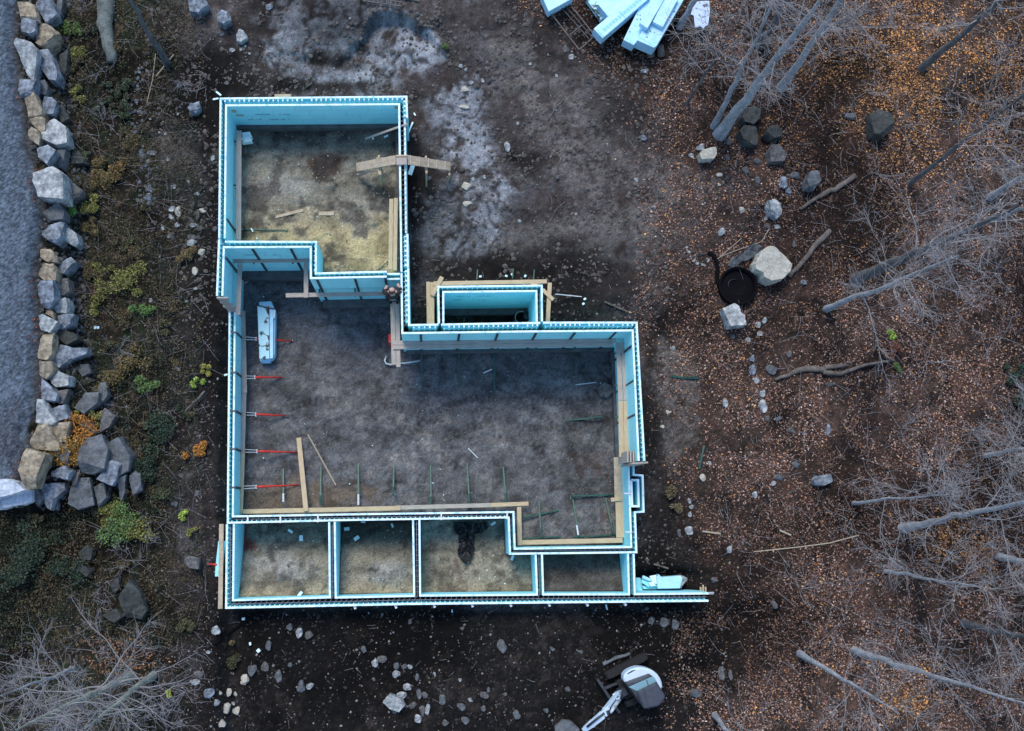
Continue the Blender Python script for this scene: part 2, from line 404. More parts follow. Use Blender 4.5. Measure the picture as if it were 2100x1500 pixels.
# ------------------------------------------------------------------ ground sheet
STEP = 0.06
gx = np.concatenate([[-200, -120, -70, -40, -26], np.arange(-17.2, 23.4, STEP), [32, 48, 80, 130, 200]])
gy = np.concatenate([[-200, -120, -60, -30, -15], np.arange(-9.0, 21.0, STEP), [28, 42, 70, 120, 200]])
GX, GY = np.meshgrid(gx, gy)
GZ = gz(GX, GY)
dcav = segdist(GX, GY, SEGS)
cu, cv = PIXN(GX, GY, GZ)
zlow = np.where((cv > 700) | (cu > 900), -0.3, 0.0)
GZ = np.where(dcav < 0.075, zlow, GZ)
def C(r, g, b): return np.array([r, g, b])
N1 = fbm(GX * .55, GY * .55, 5); N2 = fbm(GX * 2.1 + 7, GY * 2.1, 5, .6); N3 = fbm(GX * 7.3, GY * 7.3 + 3, 4, .65)
N4 = fbm(GX * 1.1 - 5, GY * 1.1 + 8, 5, .55)
def lay(col, c, m): return col * (1 - m[..., None]) + c * m[..., None]
def blob(u0, v0, ru, rv, soft=.5, nz=.9):
    d = np.hypot((cu - u0) / ru, (cv - v0) / rv)
    return sst(1 + soft, 1 - soft, d + nz * (N2 - .5) * 2)
gc = np.zeros(GX.shape + (3,)) + C(.038, .033, .032)
gc = lay(gc, C(.080, .076, .078), sst(.48, .62, N4) * .55)
gc = lay(gc, C(.028, .021, .018), sst(.55, .68, N2) * .7)
# planted bank on the west side
vegm = (1 - sst(300, 430, cu + 120 * (N4 - .5))) 
gc = lay(gc, C(.013, .011, .008), vegm)
gc = lay(gc, C(.012, .018, .009), vegm * sst(.5, .62, N2) * .8)
gc = lay(gc, C(.06, .046, .03), vegm * sst(.56, .68, N3) * .6)
# forest floor
fb = np.interp(cv, [-100, 0, 200, 400, 700, 900, 1200, 1400, 1600], [1060, 1080, 1310, 1400, 1345, 1400, 1440, 1430, 1380])
form = sst(-60, 60, cu - fb + 220 * (N4 - .5))
gc = lay(gc, C(.031, .021, .017), form)
gc = lay(gc, C(.058, .034, .026), form * sst(.52, .66, N2) * .7)
gc = lay(gc, C(.010, .008, .0075), form * sst(.45, .3, N2) * .8)
# ground south of the house, coloured darker
sm = sst(1240, 1262, cv) * sst(470, 520, cu + 60 * (N4 - .5)) * (1 - sst(1400, 1600, cu + 150 * (N4 - .5)))
gc = lay(gc, C(.0075, .0068, .0066), sm)
gc = lay(gc, C(.026, .021, .019), sm * sst(.56, .70, N2) * .6)
em = sst(1315, 1330, cu) * (1 - sst(1370, 1440, cu + 80 * (N4 - .5))) * sst(640, 720, cv) * .8
gc = lay(gc, C(.012, .010, .009), em * sst(.40, .55, N4))
dk = sst(400, 425, cu) * (1 - sst(440, 475, cu)) * sst(90, 200, cv)
gc = lay(gc, C(.014, .012, .011), dk * .8)
# sand, bare and pale
SAND = C(.172, .184, .205)
for b in [(700, 55, 130, 55), (790, 110, 70, 45), (860, 120, 50, 40), (650, 160, 60, 35), (760, 160, 70, 30), (930, 225, 55, 60), (905, 270, 35, 60),
          (910, 440, 50, 55), (950, 520, 60, 35), (870, 480, 40, 30), (600, 80, 50, 60), (985, 300, 40, 60), (1010, 400, 60, 40), (985, 470, 50, 45)]:
    gc = lay(gc, SAND * (.85 + .3 * N2[..., None]) * (1.0 if b[1] < 300 else .85), blob(*b, soft=.3, nz=1.2) * (.35 + .65 * sst(.30, .44, fbm(GX * 2.0, GY * 2.0, 5, .6))) * .95)
for b in [(1400, 370, 75, 45), (1120, 240, 90, 70), (1200, 330, 80, 60), (1230, 470, 120, 50), (370, 300, 60, 45), (380, 400, 50, 40), (1060, 100, 40, 60), (1390, 860, 40, 90), (1380, 760, 35, 50), (1090, 170, 50, 40)]:
    gc = lay(gc, C(.078, .072, .068), blob(*b, soft=.35, nz=1.3) * sst(.32, .5, fbm(GX * 3.1 + 4, GY * 3.1, 5, .65)) * .85)
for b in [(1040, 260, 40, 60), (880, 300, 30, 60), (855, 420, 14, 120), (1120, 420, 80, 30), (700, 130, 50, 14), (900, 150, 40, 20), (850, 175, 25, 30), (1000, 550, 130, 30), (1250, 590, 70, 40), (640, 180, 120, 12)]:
    gc = lay(gc, C(.026, .021, .020), blob(*b, nz=1.2) * .8)  # dark patches; those along the sand cliff paint its shade
crk = sst(.93, .985, 1 - np.abs(2 * fbm(GX * .62 + 40, GY * .62 + 3, 4) - 1)) * sst(430, 560, cu) * (1 - sst(1100, 1300, cu)) * (1 - sst(560, 640, cv))
gc = lay(gc, C(.022, .019, .018), crk * .8)
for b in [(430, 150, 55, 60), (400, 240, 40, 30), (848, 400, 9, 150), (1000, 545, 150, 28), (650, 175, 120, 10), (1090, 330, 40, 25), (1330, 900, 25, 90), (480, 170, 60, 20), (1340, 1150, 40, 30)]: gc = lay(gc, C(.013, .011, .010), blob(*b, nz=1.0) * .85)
# gravel drive
dm = sst(6, -6, cu - drive_edge(cv) + 46 * (N2 - .5) + 16 * (N3 - .5)) * (cv < 1010)
grav = C(.080, .103, .132) * (.75 + .5 * N2[..., None]) * (.75 + .5 * N3[..., None])
gc = gc * (1 - dm[..., None]) + grav * dm[..., None]
gc = lay(gc, C(.055, .06, .075), dm * blob(20, 900, 26, 60) * .8)  # shadow lying on the drive, painted into the gravel colour
gc = lay(gc, C(.075, .09, .12), dm * np.exp(-((cu - 28) / 9) ** 2) * .5 * sst(.3, .6, N1))
gc = lay(gc, C(.06, .055, .05), dm * sst(18, 2, drive_edge(cv) - cu + 20 * (N2 - .5)) * .8)
# floors
i = inside(GX, GY, FW['main'])
fl = np.zeros(gc.shape) + C(.135, .137, .145)
fl = fl * (.72 + .56 * N4[..., None])
fl = lay(fl, C(.21, .20, .19), sst(.52, .70, N2) * .7 * sst(700, 800, cv))  # pale patches kept off the north side to imitate the wall's shade
fl = lay(fl, C(.045, .041, .041), sst(.42, .30, N2) * .6)
fl = lay(fl, C(.055, .05, .05), sst(.5, .62, N3) * .55)
fl = lay(fl, C(.15, .11, .075), blob(620, 1020, 130, 30) * .7)
for b in [(1215, 960, 45, 40), (1180, 930, 30, 20), (1235, 1060, 30, 22), (1230, 1095, 40, 10)]: fl = lay(fl, C(.075, .046, .037), blob(*b, nz=1.5) * sst(.42, .58, N2) * .7)
gc = np.where(i[..., None], fl, gc)
i = inside(GX, GY, FW['upper'])
fl = np.zeros(gc.shape) + C(.225, .205, .165)
fl = fl * (.55 + .9 * N4[..., None])
fl = lay(fl, C(.36, .295, .165), sst(400, 500, cv + 60 * (N4 - .5)) * (.6 + .4 * sst(.4, .6, N2)))  # warm sunlight on the south part, painted into the sand colour
fl = lay(fl, C(.29, .285, .27), blob(590, 380, 50, 30) * .6 + blob(740, 440, 40, 40) * .3)
fl = lay(fl, C(.070, .040, .028), np.clip(blob(665, 335, 45, 28, nz=1.3) + blob(510, 470, 20, 20, nz=1.3) * .7, 0, 1) * .8)
fl = lay(fl, C(.05, .043, .04), sst(.47, .36, N2) * .7)
fl = lay(fl, C(.05, .045, .042), sst(330, 262, cv + 60 * (N2 - .5)) * .75)  # painted shadow of the north wall, fading southwards
gc = np.where(i[..., None], fl, gc)
for k, nb in (('bay1', 1), ('bay2', 2), ('bay3', 3), ('bay4', 4)):
    i = inside(GX, GY, FW[k])
    fl = np.zeros(gc.shape) + (C(.225, .205, .16) if nb < 4 else C(.11, .098, .088))
    fl = fl * (.55 + .9 * N4[..., None])
    if nb == 1:
        fl = lay(fl, C(.28, .27, .25), blob(570, 1160, 60, 30) * .8 + blob(625, 1150, 30, 30) * .2)
        fl = lay(fl, C(.20, .018, .014), np.clip(blob(510, 1120, 20, 12, nz=1.2) + blob(500, 1090, 10, 18, nz=1.2), 0, 1) * .75)
    if nb == 2:
        fl = lay(fl, C(.28, .27, .25), blob(800, 1175, 40, 26) * .8)
        fl = lay(fl, C(.045, .042, .04), sst(1150, 1090, cv + 40 * (N2 - .5)) * .75)  # shade at the north end of the bay, put into the colour
    if nb < 4: fl = lay(fl, C(.33, .265, .17), sst(1180, 1222, cv + 30 * (N4 - .5)) * .8)  # sunlit south strip of the bays, painted as yellower sand
    fl = lay(fl, C(.06, .04, .033), sst(.60, .70, N2) * (.6 if nb > 2 else .4))
    fl = lay(fl, C(.045, .04, .036), sst(.42, .32, N2) * .6)
    gc = np.where(i[..., None], fl, gc)
i = inside(GX, GY, FW['chamber'])
gc = np.where(i[..., None], C(.03, .028, .026) * (.6 + .8 * N3[..., None]), gc)
gc = np.where((dcav < 0.12)[..., None], C(.02, .02, .022), gc)  # cavity floors coloured dark to deepen the shade between the skins
infl = np.zeros(GX.shape, bool)
for k in ('main', 'upper', 'bay1', 'bay2', 'bay3', 'bay4'): infl |= inside(GX, GY, FW[k])
BIG = fbm(GX * .28 + 11, GY * .28 + 2, 3)
gc = gc * np.where(infl | (dm > .5), .80 + .40 * N3, (.40 + 1.2 * N3) * (.45 + 1.15 * sst(.30, .72, BIG)))[..., None]
smear = sst(.80, .95, 1 - np.abs(2 * fbm(GX * .7 + 3, GY * 1.3, 3) - 1))
gc = gc * np.where(infl, 1 - .28 * smear + .30 * sst(.6, .75, fbm(GX * .9, GY * 1.6 + 9, 4)), 1)[..., None]
gc *= np.where(infl | ((cv < 620) & (cu > 430) & (cu < 1300)), .86 + .28 * RS.rand(*GX.shape), np.where(dm > .5, .45 + 1.1 * RS.rand(*GX.shape), .6 + .8 * RS.rand(*GX.shape)))[..., None]
trk = np.zeros(GX.shape)
for (tu, tv, r0, a0, a1) in [(700, 1250, 6.1, 20, 110), (1120, 560, 4.6, -120, -40), (1000, 1010, 2.3, 0, 200), (620, 700, 3.6, -80, -10)]:
    p = P(tu, tv, 0); rr = np.hypot(GX - p.x, GY - p.y); an = np.degrees(np.arctan2(GY - p.y, GX - p.x))
    for r in (r0, r0 + .95):
        bd = sst(.17, .11, np.abs(rr - r)) * sst(a0 - 4, a0 + 8, an) * sst(a1 + 4, a1 - 8, an)
        trk = np.maximum(trk, bd * (.45 + .55 * (np.sin(np.radians(an) * r * 2 * np.pi / .2) > 0)) * sst(.38, .5, N4))
trk = trk * inside(GX, GY, FW['main'])
gc = gc * (1 - .42 * trk[..., None]); GZ = GZ - .03 * trk
ny, nx = GX.shape
idx = np.arange(nx * ny).reshape(ny, nx)
FQ = np.stack([idx[:-1, :-1], idx[:-1, 1:], idx[1:, 1:], idx[1:, :-1]], -1).reshape(-1, 4)
GZ = GZ + np.where(dcav > .2, (RS.rand(*GX.shape) - .5) * .022, 0)
M['ground'] = mat('bare soil sand and gravel', (.7, .7, .7), .95, (1.3, 1.3, 1.3), 14, .4, 21, attr='col', spec=.15, fine=.34)
go = np_mesh('ground', np.stack([GX, GY, GZ], -1).reshape(-1, 3), FQ, M['ground'], col=np.clip(gc, .002, 1).reshape(-1, 3), smooth=True)
tag(go, 'bare earth of the building plot with sand, soil and gravel', kind='structure')
# ------------------------------------------------------------------ foundation of foam forms
found = thing('house_foundation', 'house foundation of pale blue foam concrete forms with open tops and many rooms', 'foundation', P(880, 900, 0))
def skin(mb, pts, zb, t=SK, nubs=True, zstep=0.0):
    n = len(pts)
    def off(s):
        out = []
        for i, p in enumerate(pts):
            d0 = (pts[i] - pts[i - 1]).to_2d().normalized() if i > 0 else None
            d1 = (pts[i + 1] - pts[i]).to_2d().normalized() if i < n - 1 else None
            if d0 is None: d0 = d1
            if d1 is None: d1 = d0
            n0 = Vector((-d0.y, d0.x)); n1 = Vector((-d1.y, d1.x)); m = (n0 + n1).normalized()
            out.append(p.to_2d() + m * (s * t / 2 / max(.3, m.dot(n0))))
        return out
    L, R = off(1), off(-1); vs = []; fs = []; tops = []
    for i in range(n):
        z = pts[i].z
        vs += [(L[i].x, L[i].y, zb), (R[i].x, R[i].y, zb), (R[i].x, R[i].y, z), (L[i].x, L[i].y, z)]
    for i in range(n - 1):
        a, b = 4 * i, 4 * i + 4
        tops.append((a + 3, a + 2, b + 2, b + 3))
        fs += [(a + 2, a + 1, b + 1, b + 2), (a, a + 3, b + 3, b), (a + 1, a, b, b + 1)]
    fs += [(0, 1, 2, 3), (4 * n - 1, 4 * n - 2, 4 * n - 3, 4 * n - 4)]
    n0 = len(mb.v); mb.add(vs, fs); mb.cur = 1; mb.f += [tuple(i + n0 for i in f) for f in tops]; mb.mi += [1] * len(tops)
    if nubs:      # interlock teeth along the top edge
        for i in range(n - 1):
            a, b = pts[i], pts[i + 1]; d = (b - a); Ln = d.to_2d().length
            if Ln < .1: continue
            d /= Ln; k = int(Ln / .052); rz = math.atan2(d.y, d.x)
            nv = Vector((-d.y, d.x, 0))
            for j in range(k):
                if random.random() < .06: continue
                c = a + d * ((j + .5) * Ln / k) + nv * (.014 if j % 2 else -.014)
                mb.box((c.x, c.y, c.z - .004), .027, .024, .018, rz)
    mb.cur = 0; mb.mats = [M['foam_lit_top']]
def runs(a, b): return (b - a), (b - a).to_2d().length
def knobs(mb, out, inn, z, light=True):
    """interlock posts and ledge on the cavity side of the outer skin"""
    for i in range(len(out) - 1):
        a, b = out[i], out[i + 1]; d, Ln = runs(a, b); d = d / Ln
        mid = (inn[min(i, len(inn) - 1)] + inn[min(i + 1, len(inn) - 1)]) / 2
        nv = Vector((-d.y, d.x, 0))
        if nv.dot(mid - (a + b) / 2) < 0: nv = -nv
        rz = math.atan2(d.y, d.x)
        k = max(1, int(Ln / .152))
        c = (a + b) / 2 + nv * (SK / 2 + .038)
        if light: mb.box((c.x, c.y, z - 1.2), Ln - .06, .075, 1.2 - .15, rz)
        for j in range(k):
            c = a + d * ((j + .5) * Ln / k) + nv * (SK / 2 + .036)
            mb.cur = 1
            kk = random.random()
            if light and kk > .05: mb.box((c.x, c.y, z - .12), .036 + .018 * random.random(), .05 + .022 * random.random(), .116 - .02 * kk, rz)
            mb.cur = 0
            c2 = a + d * ((j + .5) * Ln / k) + nv * (SK / 2 + (.095 if light else .018))
            mb.box((c2.x, c2.y, z - 1.3), .028, .034, 1.3 - (.12 if light else .03), rz)
PANELS = [  # px line, z top, z bottom, name of what it is
 ([(449.6, 489.2), (452.4, 202.5), (833.5, 198.5), (834.6, 242)], ZU, 1.1),
 ([(460.8, 489.2), (463.5, 216.5), (818.5, 214), (823.3, 558)], ZU, 1.1),
 ([(830, 244), (832.5, 478)], ZU - .12, 1.1),
 ([(835.5, 480), (836.3, 549)], ZU, 1.1),
 ([(837, 551), (838.8, 667), (899, 666)], ZT, 0.5),
 ([(904.5, 666), (1108, 662.5)], ZT, 0.0),
 ([(1113.5, 662), (1305.5, 662), (1321.5, 946)], ZT, 0.0),
 ([(823.3, 561), (825, 683.5), (1090, 680), (1297.5, 678), (1310, 945.5)], ZT, -.1),
 ([(900.3, 663.5), (898.6, 588.5), (1111, 586), (1111.5, 659.5)], ZT, 0.4),
 ([(909.3, 663.5), (909, 599), (1100, 597), (1101, 660)], ZT, 0.4),
 ([(445, 607), (449.3, 491.5)], ZT, 0.0),
 ([(456, 607), (458.9, 507.3), (637.3, 506.3), (637.3, 570.7), (793, 567.5)], ZT, -.1),
 ([(461.3, 496), (648, 496.5), (647.4, 561.2), (793, 557.5)], ZT, 0.9),
 ([(794, 562.3), (820, 562)], ZT - .35, 0.9),
 ([(794, 572.5), (820, 572)], ZT - .35, -.1),
 ([(471, 638.5), (467, 1072.5), (720, 1066.7), (1043.3, 1061.5), (1046.2, 1136.2), (1305.2, 1133), (1302.2, 1051), (1320, 1049.7), (1318, 975.7), (1299.6, 974), (1299.4, 956)], ZL, -.1),
 ([(481.5, 640), (477.3, 1059.5), (720, 1055.3), (1053, 1050.5), (1055.6, 1126), (1294.8, 1122.5), (1289.2, 953.5)], ZL, -.1),
 ([(465.3, 1075.5), (463.7, 1247), (840, 1239), (1453, 1232.5)], ZL, -.4),
 ([(479.5, 1075.5), (477.8, 1231.5), (676.5, 1225.5), (675, 1071)], ZL, -.4),
 ([(686.3, 1070.5), (688.4, 1226), (849.5, 1222.5), (847, 1067)], ZL, -.4),
 ([(860, 1067), (861.6, 1222), (1101.5, 1220), (1098.6, 1138.5)], ZL, -.4),
 ([(1111.5, 1138), (1114, 1219.6), (1290, 1219.4), (1288, 1136)], ZL, -.4),
 ([(1299.5, 1136.5), (1301.8, 1219), (1453, 1217.5)], ZL, -.4),
]
PW = []
for pl, zt, zb in PANELS:
    mb = MB(); pts = W(pl, zt); skin(mb, pts, zb); PW.append((mb, pts, zt))
KN = [  # outer, inner, z, bright knobs on top
 ([(456, 202.4), (829, 198.6)], [(463.5, 216.5), (818.5, 214)], ZU, True, 0), ([(833.6, 203), (834.6, 242)], [(818.5, 214), (819, 242)], ZU, True, 0),
 ([(452.3, 208), (449.7, 486)], [(463.5, 216.5), (460.8, 489)], ZU, False, 0), ([(835.5, 480), (836.3, 549)], [(822, 480), (823.3, 549)], ZU, True, 3),
 ([(837, 551), (838.7, 662)], [(823.3, 561), (825, 683.5)], ZT, True, 4), ([(843, 667), (898, 666)], [(825, 683.5), (1090, 680)], ZT, True, 4),
 ([(906, 666), (1107, 662.5)], [(825, 683.5), (1090, 680)], ZT, True, 5), ([(1115, 662), (1302, 662)], [(1090, 680), (1297, 678)], ZT, True, 6),
 ([(1305.7, 667), (1321.3, 943)], [(1297.5, 678), (1310, 945)], ZT, False, 6), ([(902, 588.6), (1107, 586.2)], [(909, 599), (1100, 597)], ZT, False, 8),
 ([(446, 603), (449.2, 494)], [(456, 607), (459, 510)], ZT, False, 10), ([(465, 496), (645, 496.5)], [(459, 507.3), (637.3, 506.3)], ZT, False, 12),
 ([(647.9, 500), (647.4, 558)], [(637.3, 506.3), (637.3, 570)], ZT, False, 12), ([(650, 561.2), (792, 557.6)], [(637, 570.7), (793, 567.5)], ZT, False, 12),
 ([(470.9, 642), (467.1, 1069)], [(481.5, 640), (477.3, 1059)], ZL, False, 15), ([(470, 1072), (720, 1066.7), (1040, 1061.6)], [(477, 1059), (720, 1055), (1053, 1050)], ZL, False, 15),
 ([(1305, 1130), (1302.3, 1054)], [(1294.8, 1122), (1290, 1000)], ZL, False, 15), ([(466, 1246.8), (840, 1239), (1450, 1232.6)], [(478, 1231), (840, 1222), (1453, 1218)], ZL, False, 17),
 ([(465.2, 1078), (463.8, 1244)], [(479.5, 1075), (478, 1231)], ZL, False, 17),
]
for o_, i_, z, lt, k in KN: knobs(PW[k][0], W(o_, z), W(i_, z), z, lt)
# window niche block of foam in the east wall
nb = MB()
for pl in ([(1294.8, 985), (1308.6, 985), (1310, 1038.5), (1296.5, 1038.5)],):
    q = W(pl, ZL - .004); skin(nb, q + [q[0].lerp(q[1], .001)], -.1, t=.07, nubs=False)
PANEL_OBJ = []
for mb, pts, zt in PW: PANEL_OBJ.append(mb.build('foam_panel', M['foam'], found))
nb.build('niche_form', M['foam'], found)
# footings of concrete that stick out at the wall foot
fm = MB()
def foot(pl, z, ztop, h=.35, wd=.22):
    q = W(pl, z)
    for a, b in zip(q[:-1], q[1:]): fm.bar(Vector((a.x, a.y, ztop)), Vector((b.x, b.y, ztop)), wd, h)
for pl, z, zt_, wd in [([(466, 219.5), (816, 217)], ZU, 1.72, .2), ([(816.4, 232), (820.4, 556)], ZU, 1.75, .26), 
                       ([(462, 511.5), (634, 510.5)], ZT, .42, .5), ([(641, 576), (812, 573)], ZT, .3, .4), ([(829, 688), (1293, 682.5)], ZT, .32, .16), ([(912, 603), (1098, 601)], ZT, .9, .35), ([(1293.5, 690), (1305.5, 940)], ZT, .32, .14)]:
    q = W(pl, z)
    m1 = MB()
    for a, b in zip(q[:-1], q[1:]): m1.bar(Vector((a.x, a.y, zt_)), Vector((b.x, b.y, zt_)), wd, .5)
    m1.build('concrete_footing', M['concrete'], found, bevel=.015)
# web ties across the cavities; the hundred largest as parts of their own
TIES = [([(478, 1239), (1450, 1225)], [(478, 1247), (840, 1239), (1450, 1232.5)], [(478, 1231), (840, 1222), (1450, 1218)], 10.3)]
def tie_row(oa, ob, ia, ib, z, pitch, cb, dz=.07):
    a0, a1 = P(*oa, z), P(*ob, z); b0, b1 = P(*ia, z), P(*ib, z)
    n = max(1, int((a1 - a0).length / (pitch * MPP)))
    for j in range(n):
        t = (j + .5) / n; cb(a0.lerp(a1, t) - Vector((0, 0, dz)), b0.lerp(b1, t) - Vector((0, 0, dz)))
seq = []
def one(a, b): seq.append((a, b))
for oa, ob, ia, ib, z in [((466, 1246.8), (840, 1239), (478, 1231.5), (849, 1222.5), ZL), ((840, 1239), (1450, 1232.5), (849, 1222.5), (1450, 1217.5), ZL)]:
    tie_row(oa, ob, ia, ib, z, 10.4, one)
tie_me = None
for a, b in seq[:100]:
    m1 = MB(); m1.bar(a, b, .012, .02); m1.build('web_tie', M['tie'], found)
rest = MB()
def two(a, b): rest.bar(a, b, .011, .02)
for a, b in seq[100:]: two(a, b)
for oa, ob, ia, ib, z in [((465.2, 1080), (463.8, 1240), (479.5, 1080), (477.9, 1229), ZL), ((675, 1075), (676.4, 1222), (686.3, 1075), (688.3, 1222), ZL), ((847, 1070), (849.4, 1220), (860, 1070), (861.6, 1220), ZL),
    ((1098.6, 1142), (1101.4, 1218), (1111.5, 1142), (1113.9, 1218), ZL), ((1288, 1140), (1290, 1217), (1299.5, 1140), (1301.7, 1217), ZL), ((480, 1072), (1040, 1061.6), (480, 1059.5), (1050, 1050.5), ZL),
    ((1043.5, 1066), (1046, 1132), (1053.4, 1058), (1055.4, 1122), ZL), ((1050, 1136), (1300, 1133), (1058, 1126), (1292, 1122.5), ZL), ((452.3, 220), (449.7, 486), (463.4, 220), (460.8, 486), ZU), ((829.5, 222), (836.3, 548), (818.5, 222), (823.2, 548), ZU),
    ((837, 555), (838.7, 664), (823.4, 562), (825, 678), ZT), ((1305.8, 682), (1321.2, 942), (1297.7, 682), (1309.9, 942), ZT), ((446, 603), (449.2, 494), (456.1, 603), (459.6, 494), ZT), ((647.9, 506), (647.4, 558), (637.3, 508), (637.3, 568), ZT),
    ((898.7, 600), (900.2, 662), (909, 602), (909.3, 662), ZT), ((1111, 597), (1111.4, 658), (1100.2, 599), (1101, 658), ZT)]:
    tie_row(oa, ob, ia, ib, z, 10.2, two)
tag(rest.build('web_ties', M['tie'], found), kind='stuff')
# reinforcing bars lying along the cavities
rb = [([(470, 1239.5), (855, 1231), (1450, 1225)], ZL), ([(480, 1065.5), (1045, 1056)], ZL), ([(1052, 1131), (1296, 1127.5)], ZL), ([(681, 1075), (682.5, 1228)], ZL), ([(854, 1070), (855.5, 1226)], ZL), ([(1105, 1140), (1107.5, 1222)], ZL), ([(472, 1080), (470.5, 1236)], ZL)]
for pl, z in rb:
    m1 = MB(); m1.tube([p - Vector((0, 0, .1)) for p in W(pl, z)], .009, 5); m1.build('reinforcing_bar', M['tie'], found)
# steel strongbacks against the inner faces
def stud(u, v, z, zb, du, dv, wd=.07):
    m1 = MB(); p = P(u, v, z); d = Vector((du, -dv, 0)) * .001
    m1.bar(Vector((p.x, p.y, z - .1)), Vector((p.x + du * .0, p.y, zb)), wd, .05, up=Vector((du, -dv, 0))); m1.build('strongback', M['dark_steel'], found)
for u, v in [(863, 687), (942, 686), (1021, 685), (1100, 684), (1180, 683), (1264, 682)]: stud(u, v, ZT, .3, 0, 1)
for u, v in [(517, 511.5), (596, 511)]: stud(u, v, ZT, .5, 0, 1)
for u, v in [(650, 575), (728, 573), (790, 572.5)]: stud(u, v, ZT, .3, 0, 1)
for u, v in [(1295, 709), (1300, 780), (1303, 850)]: stud(u, v, ZT, .3, -1, 0)
stud(463.5, 527, ZT, .4, 1, 0); stud(465.5, 448, ZU, 1.5, 1, 0); stud(818.2, 440, ZU, 1.5, -1, 0)
for v in (682, 764, 843, 921, 1000):
    x = np.interp(v, [640, 1060], [481.5, 477.3]); stud(x + 3.8, v, ZL, .05, 1, 0)
    m1 = MB(); m1.bar(P(x - 8, v, ZL + .03), P(x + 5, v, ZL + .03), .045, .028); m1.build('strap', M['dark_steel'], found)
for v in (1012, 1091):
    m1 = MB(); x = np.interp(v, [950, 1123], [1289.2, 1294.8]); m1.bar(P(x - 11, v, ZL + .03), P(x + 3, v + 1, ZL + .03), .05, .028); m1.build('strap', M['pale_steel'], found)
for u, v in [(508, 1065), (575, 1064), (652, 1062.5), (905, 1058), (1040, 1056)]:
    m1 = MB(); m1.bar(P(u, v - 8, ZL + .03), P(u, v + 9, ZL + .03), .05, .028); m1.build('strap', M['pale_steel'], found)
for u, v in [(726, 1245.5), (810, 1244), (889, 1242.5), (967, 1241.5), (1046, 1240.5), (1125, 1240), (1203, 1239.5), (1281, 1238.5)]:
    m1 = MB(); m1.bar(P(u, v - 3, ZL - .1), P(u + 3, v + 4, ZL - .1), .07, .3); m1.build('bracket', M['pale_steel'], found)
# patches of tan tape on the upper room's foam
for u, v, a, b in [(475.5, 227, 9, .10), (483, 239, 16, .05), (812, 218, 7, .09)]:
    m1 = MB(); p = P(u, 218.2 - (u - 463) * .007, ZU); dz = (v - 217) / 62 * 3.2 * .5
    m1.box((p.x, p.y - .022, ZU - .25 - dz), a * MPP, .006, b * 2); m1.build('tape_patch', M['tan_wood'], found)
# lines of printing on the forms: too small in the photograph to read, so broken strokes
def lettering(pa, pb, z0, hgt, normal):
    mb = MB(); d = (pb - pa); Ln = d.length; d /= Ln; x = 0; nrm = Vector(normal)
    while x < Ln - .03:
        wl = random.choice([.018, .022, .03]); 
        if random.random() < .84:
            for kx in (0, wl * .7):
                p = pa + d * (x + kx) + nrm * .004
                mb.bar(Vector((p.x, p.y, z0 + hgt * random.uniform(.6, 1))), Vector((p.x, p.y, z0)), .007, .004, up=nrm)
            p = pa + d * x + nrm * .004; zz = z0 + hgt * random.choice([0.05, .5, .95])
            mb.bar(Vector((p.x, p.y, zz)), Vector((p.x, p.y, zz)) + d * wl, .007, .004, up=nrm)
            x += wl + .014
        else: x += .07
    return mb.build('printed_lettering', M['print'], found)
for (u0, u1, vv, z, k, dz) in [(516, 552, 216.3, ZU, 0, .75), (562, 592, 216, ZU, 0, .75), (496, 528, 216.3, ZU, 0, 1.2), (542, 576, 216, ZU, 0, 1.2), (492, 520, 507.6, ZT, 0, .9), (535, 568, 507.6, ZT, 0, .9),
        (932, 967, 599, ZT, 0, .55), (980, 1012, 599, ZT, 0, .55), (932, 960, 599, ZT, 0, 1.15), (976, 1008, 599, ZT, 0, 1.15)]:
    a, b = P(u0, vv, z), P(u1, vv, z); o = Vector((0, -SK / 2 - .001, 0))
    lettering(Vector((a.x, a.y, 0)) + o, Vector((b.x, b.y, 0)) + o, z - dz, .06, (0, -1, 0))
# dark beam pocket and pale post on the main north wall
m1 = MB(); a, b = P(964, 687, ZT - .55), P(1002, 686.5, ZT - .55); m1.bar(Vector((a.x, a.y, ZT - .42)), Vector((b.x, b.y, ZT - .42)), .05, .5); m1.build('beam_pocket', M['dark_steel'], found)
# stepped bulkhead boards closing the ends of the tall walls
for k in range(7):
    m1 = MB(); t = k / 6
    a, b = P(444 + 22 * t, 609.5 + 26 * t, ZT - 1.9 * t), P(463 + 24 * t, 609.5 + 26 * t, ZT - 1.9 * t)
    m1.bar(a + Vector((random.uniform(-.03, .03), -.02, 0)), b + Vector((random.uniform(-.03, .06), -.02, 0)), .045, .26); m1.build('bulkhead_board', M['grey_wood'], found, bevel=.004)
m1 = MB(); m1.bar(P(1296, 950.5, ZT - .06), P(1329, 948.5, ZT - .06), .05, 1.9); m1.build('bulkhead_board', M['grey_wood'], found)
for u in (1289, 1295, 1301):
    m1 = MB(); a = P(u + 3, 947, ZT); m1.bar(Vector((a.x, a.y + .35, ZT - .35)), Vector((a.x, a.y, ZT - .35)), .05, 1.6); m1.build('bulkhead_board', M['grey_wood'], found)

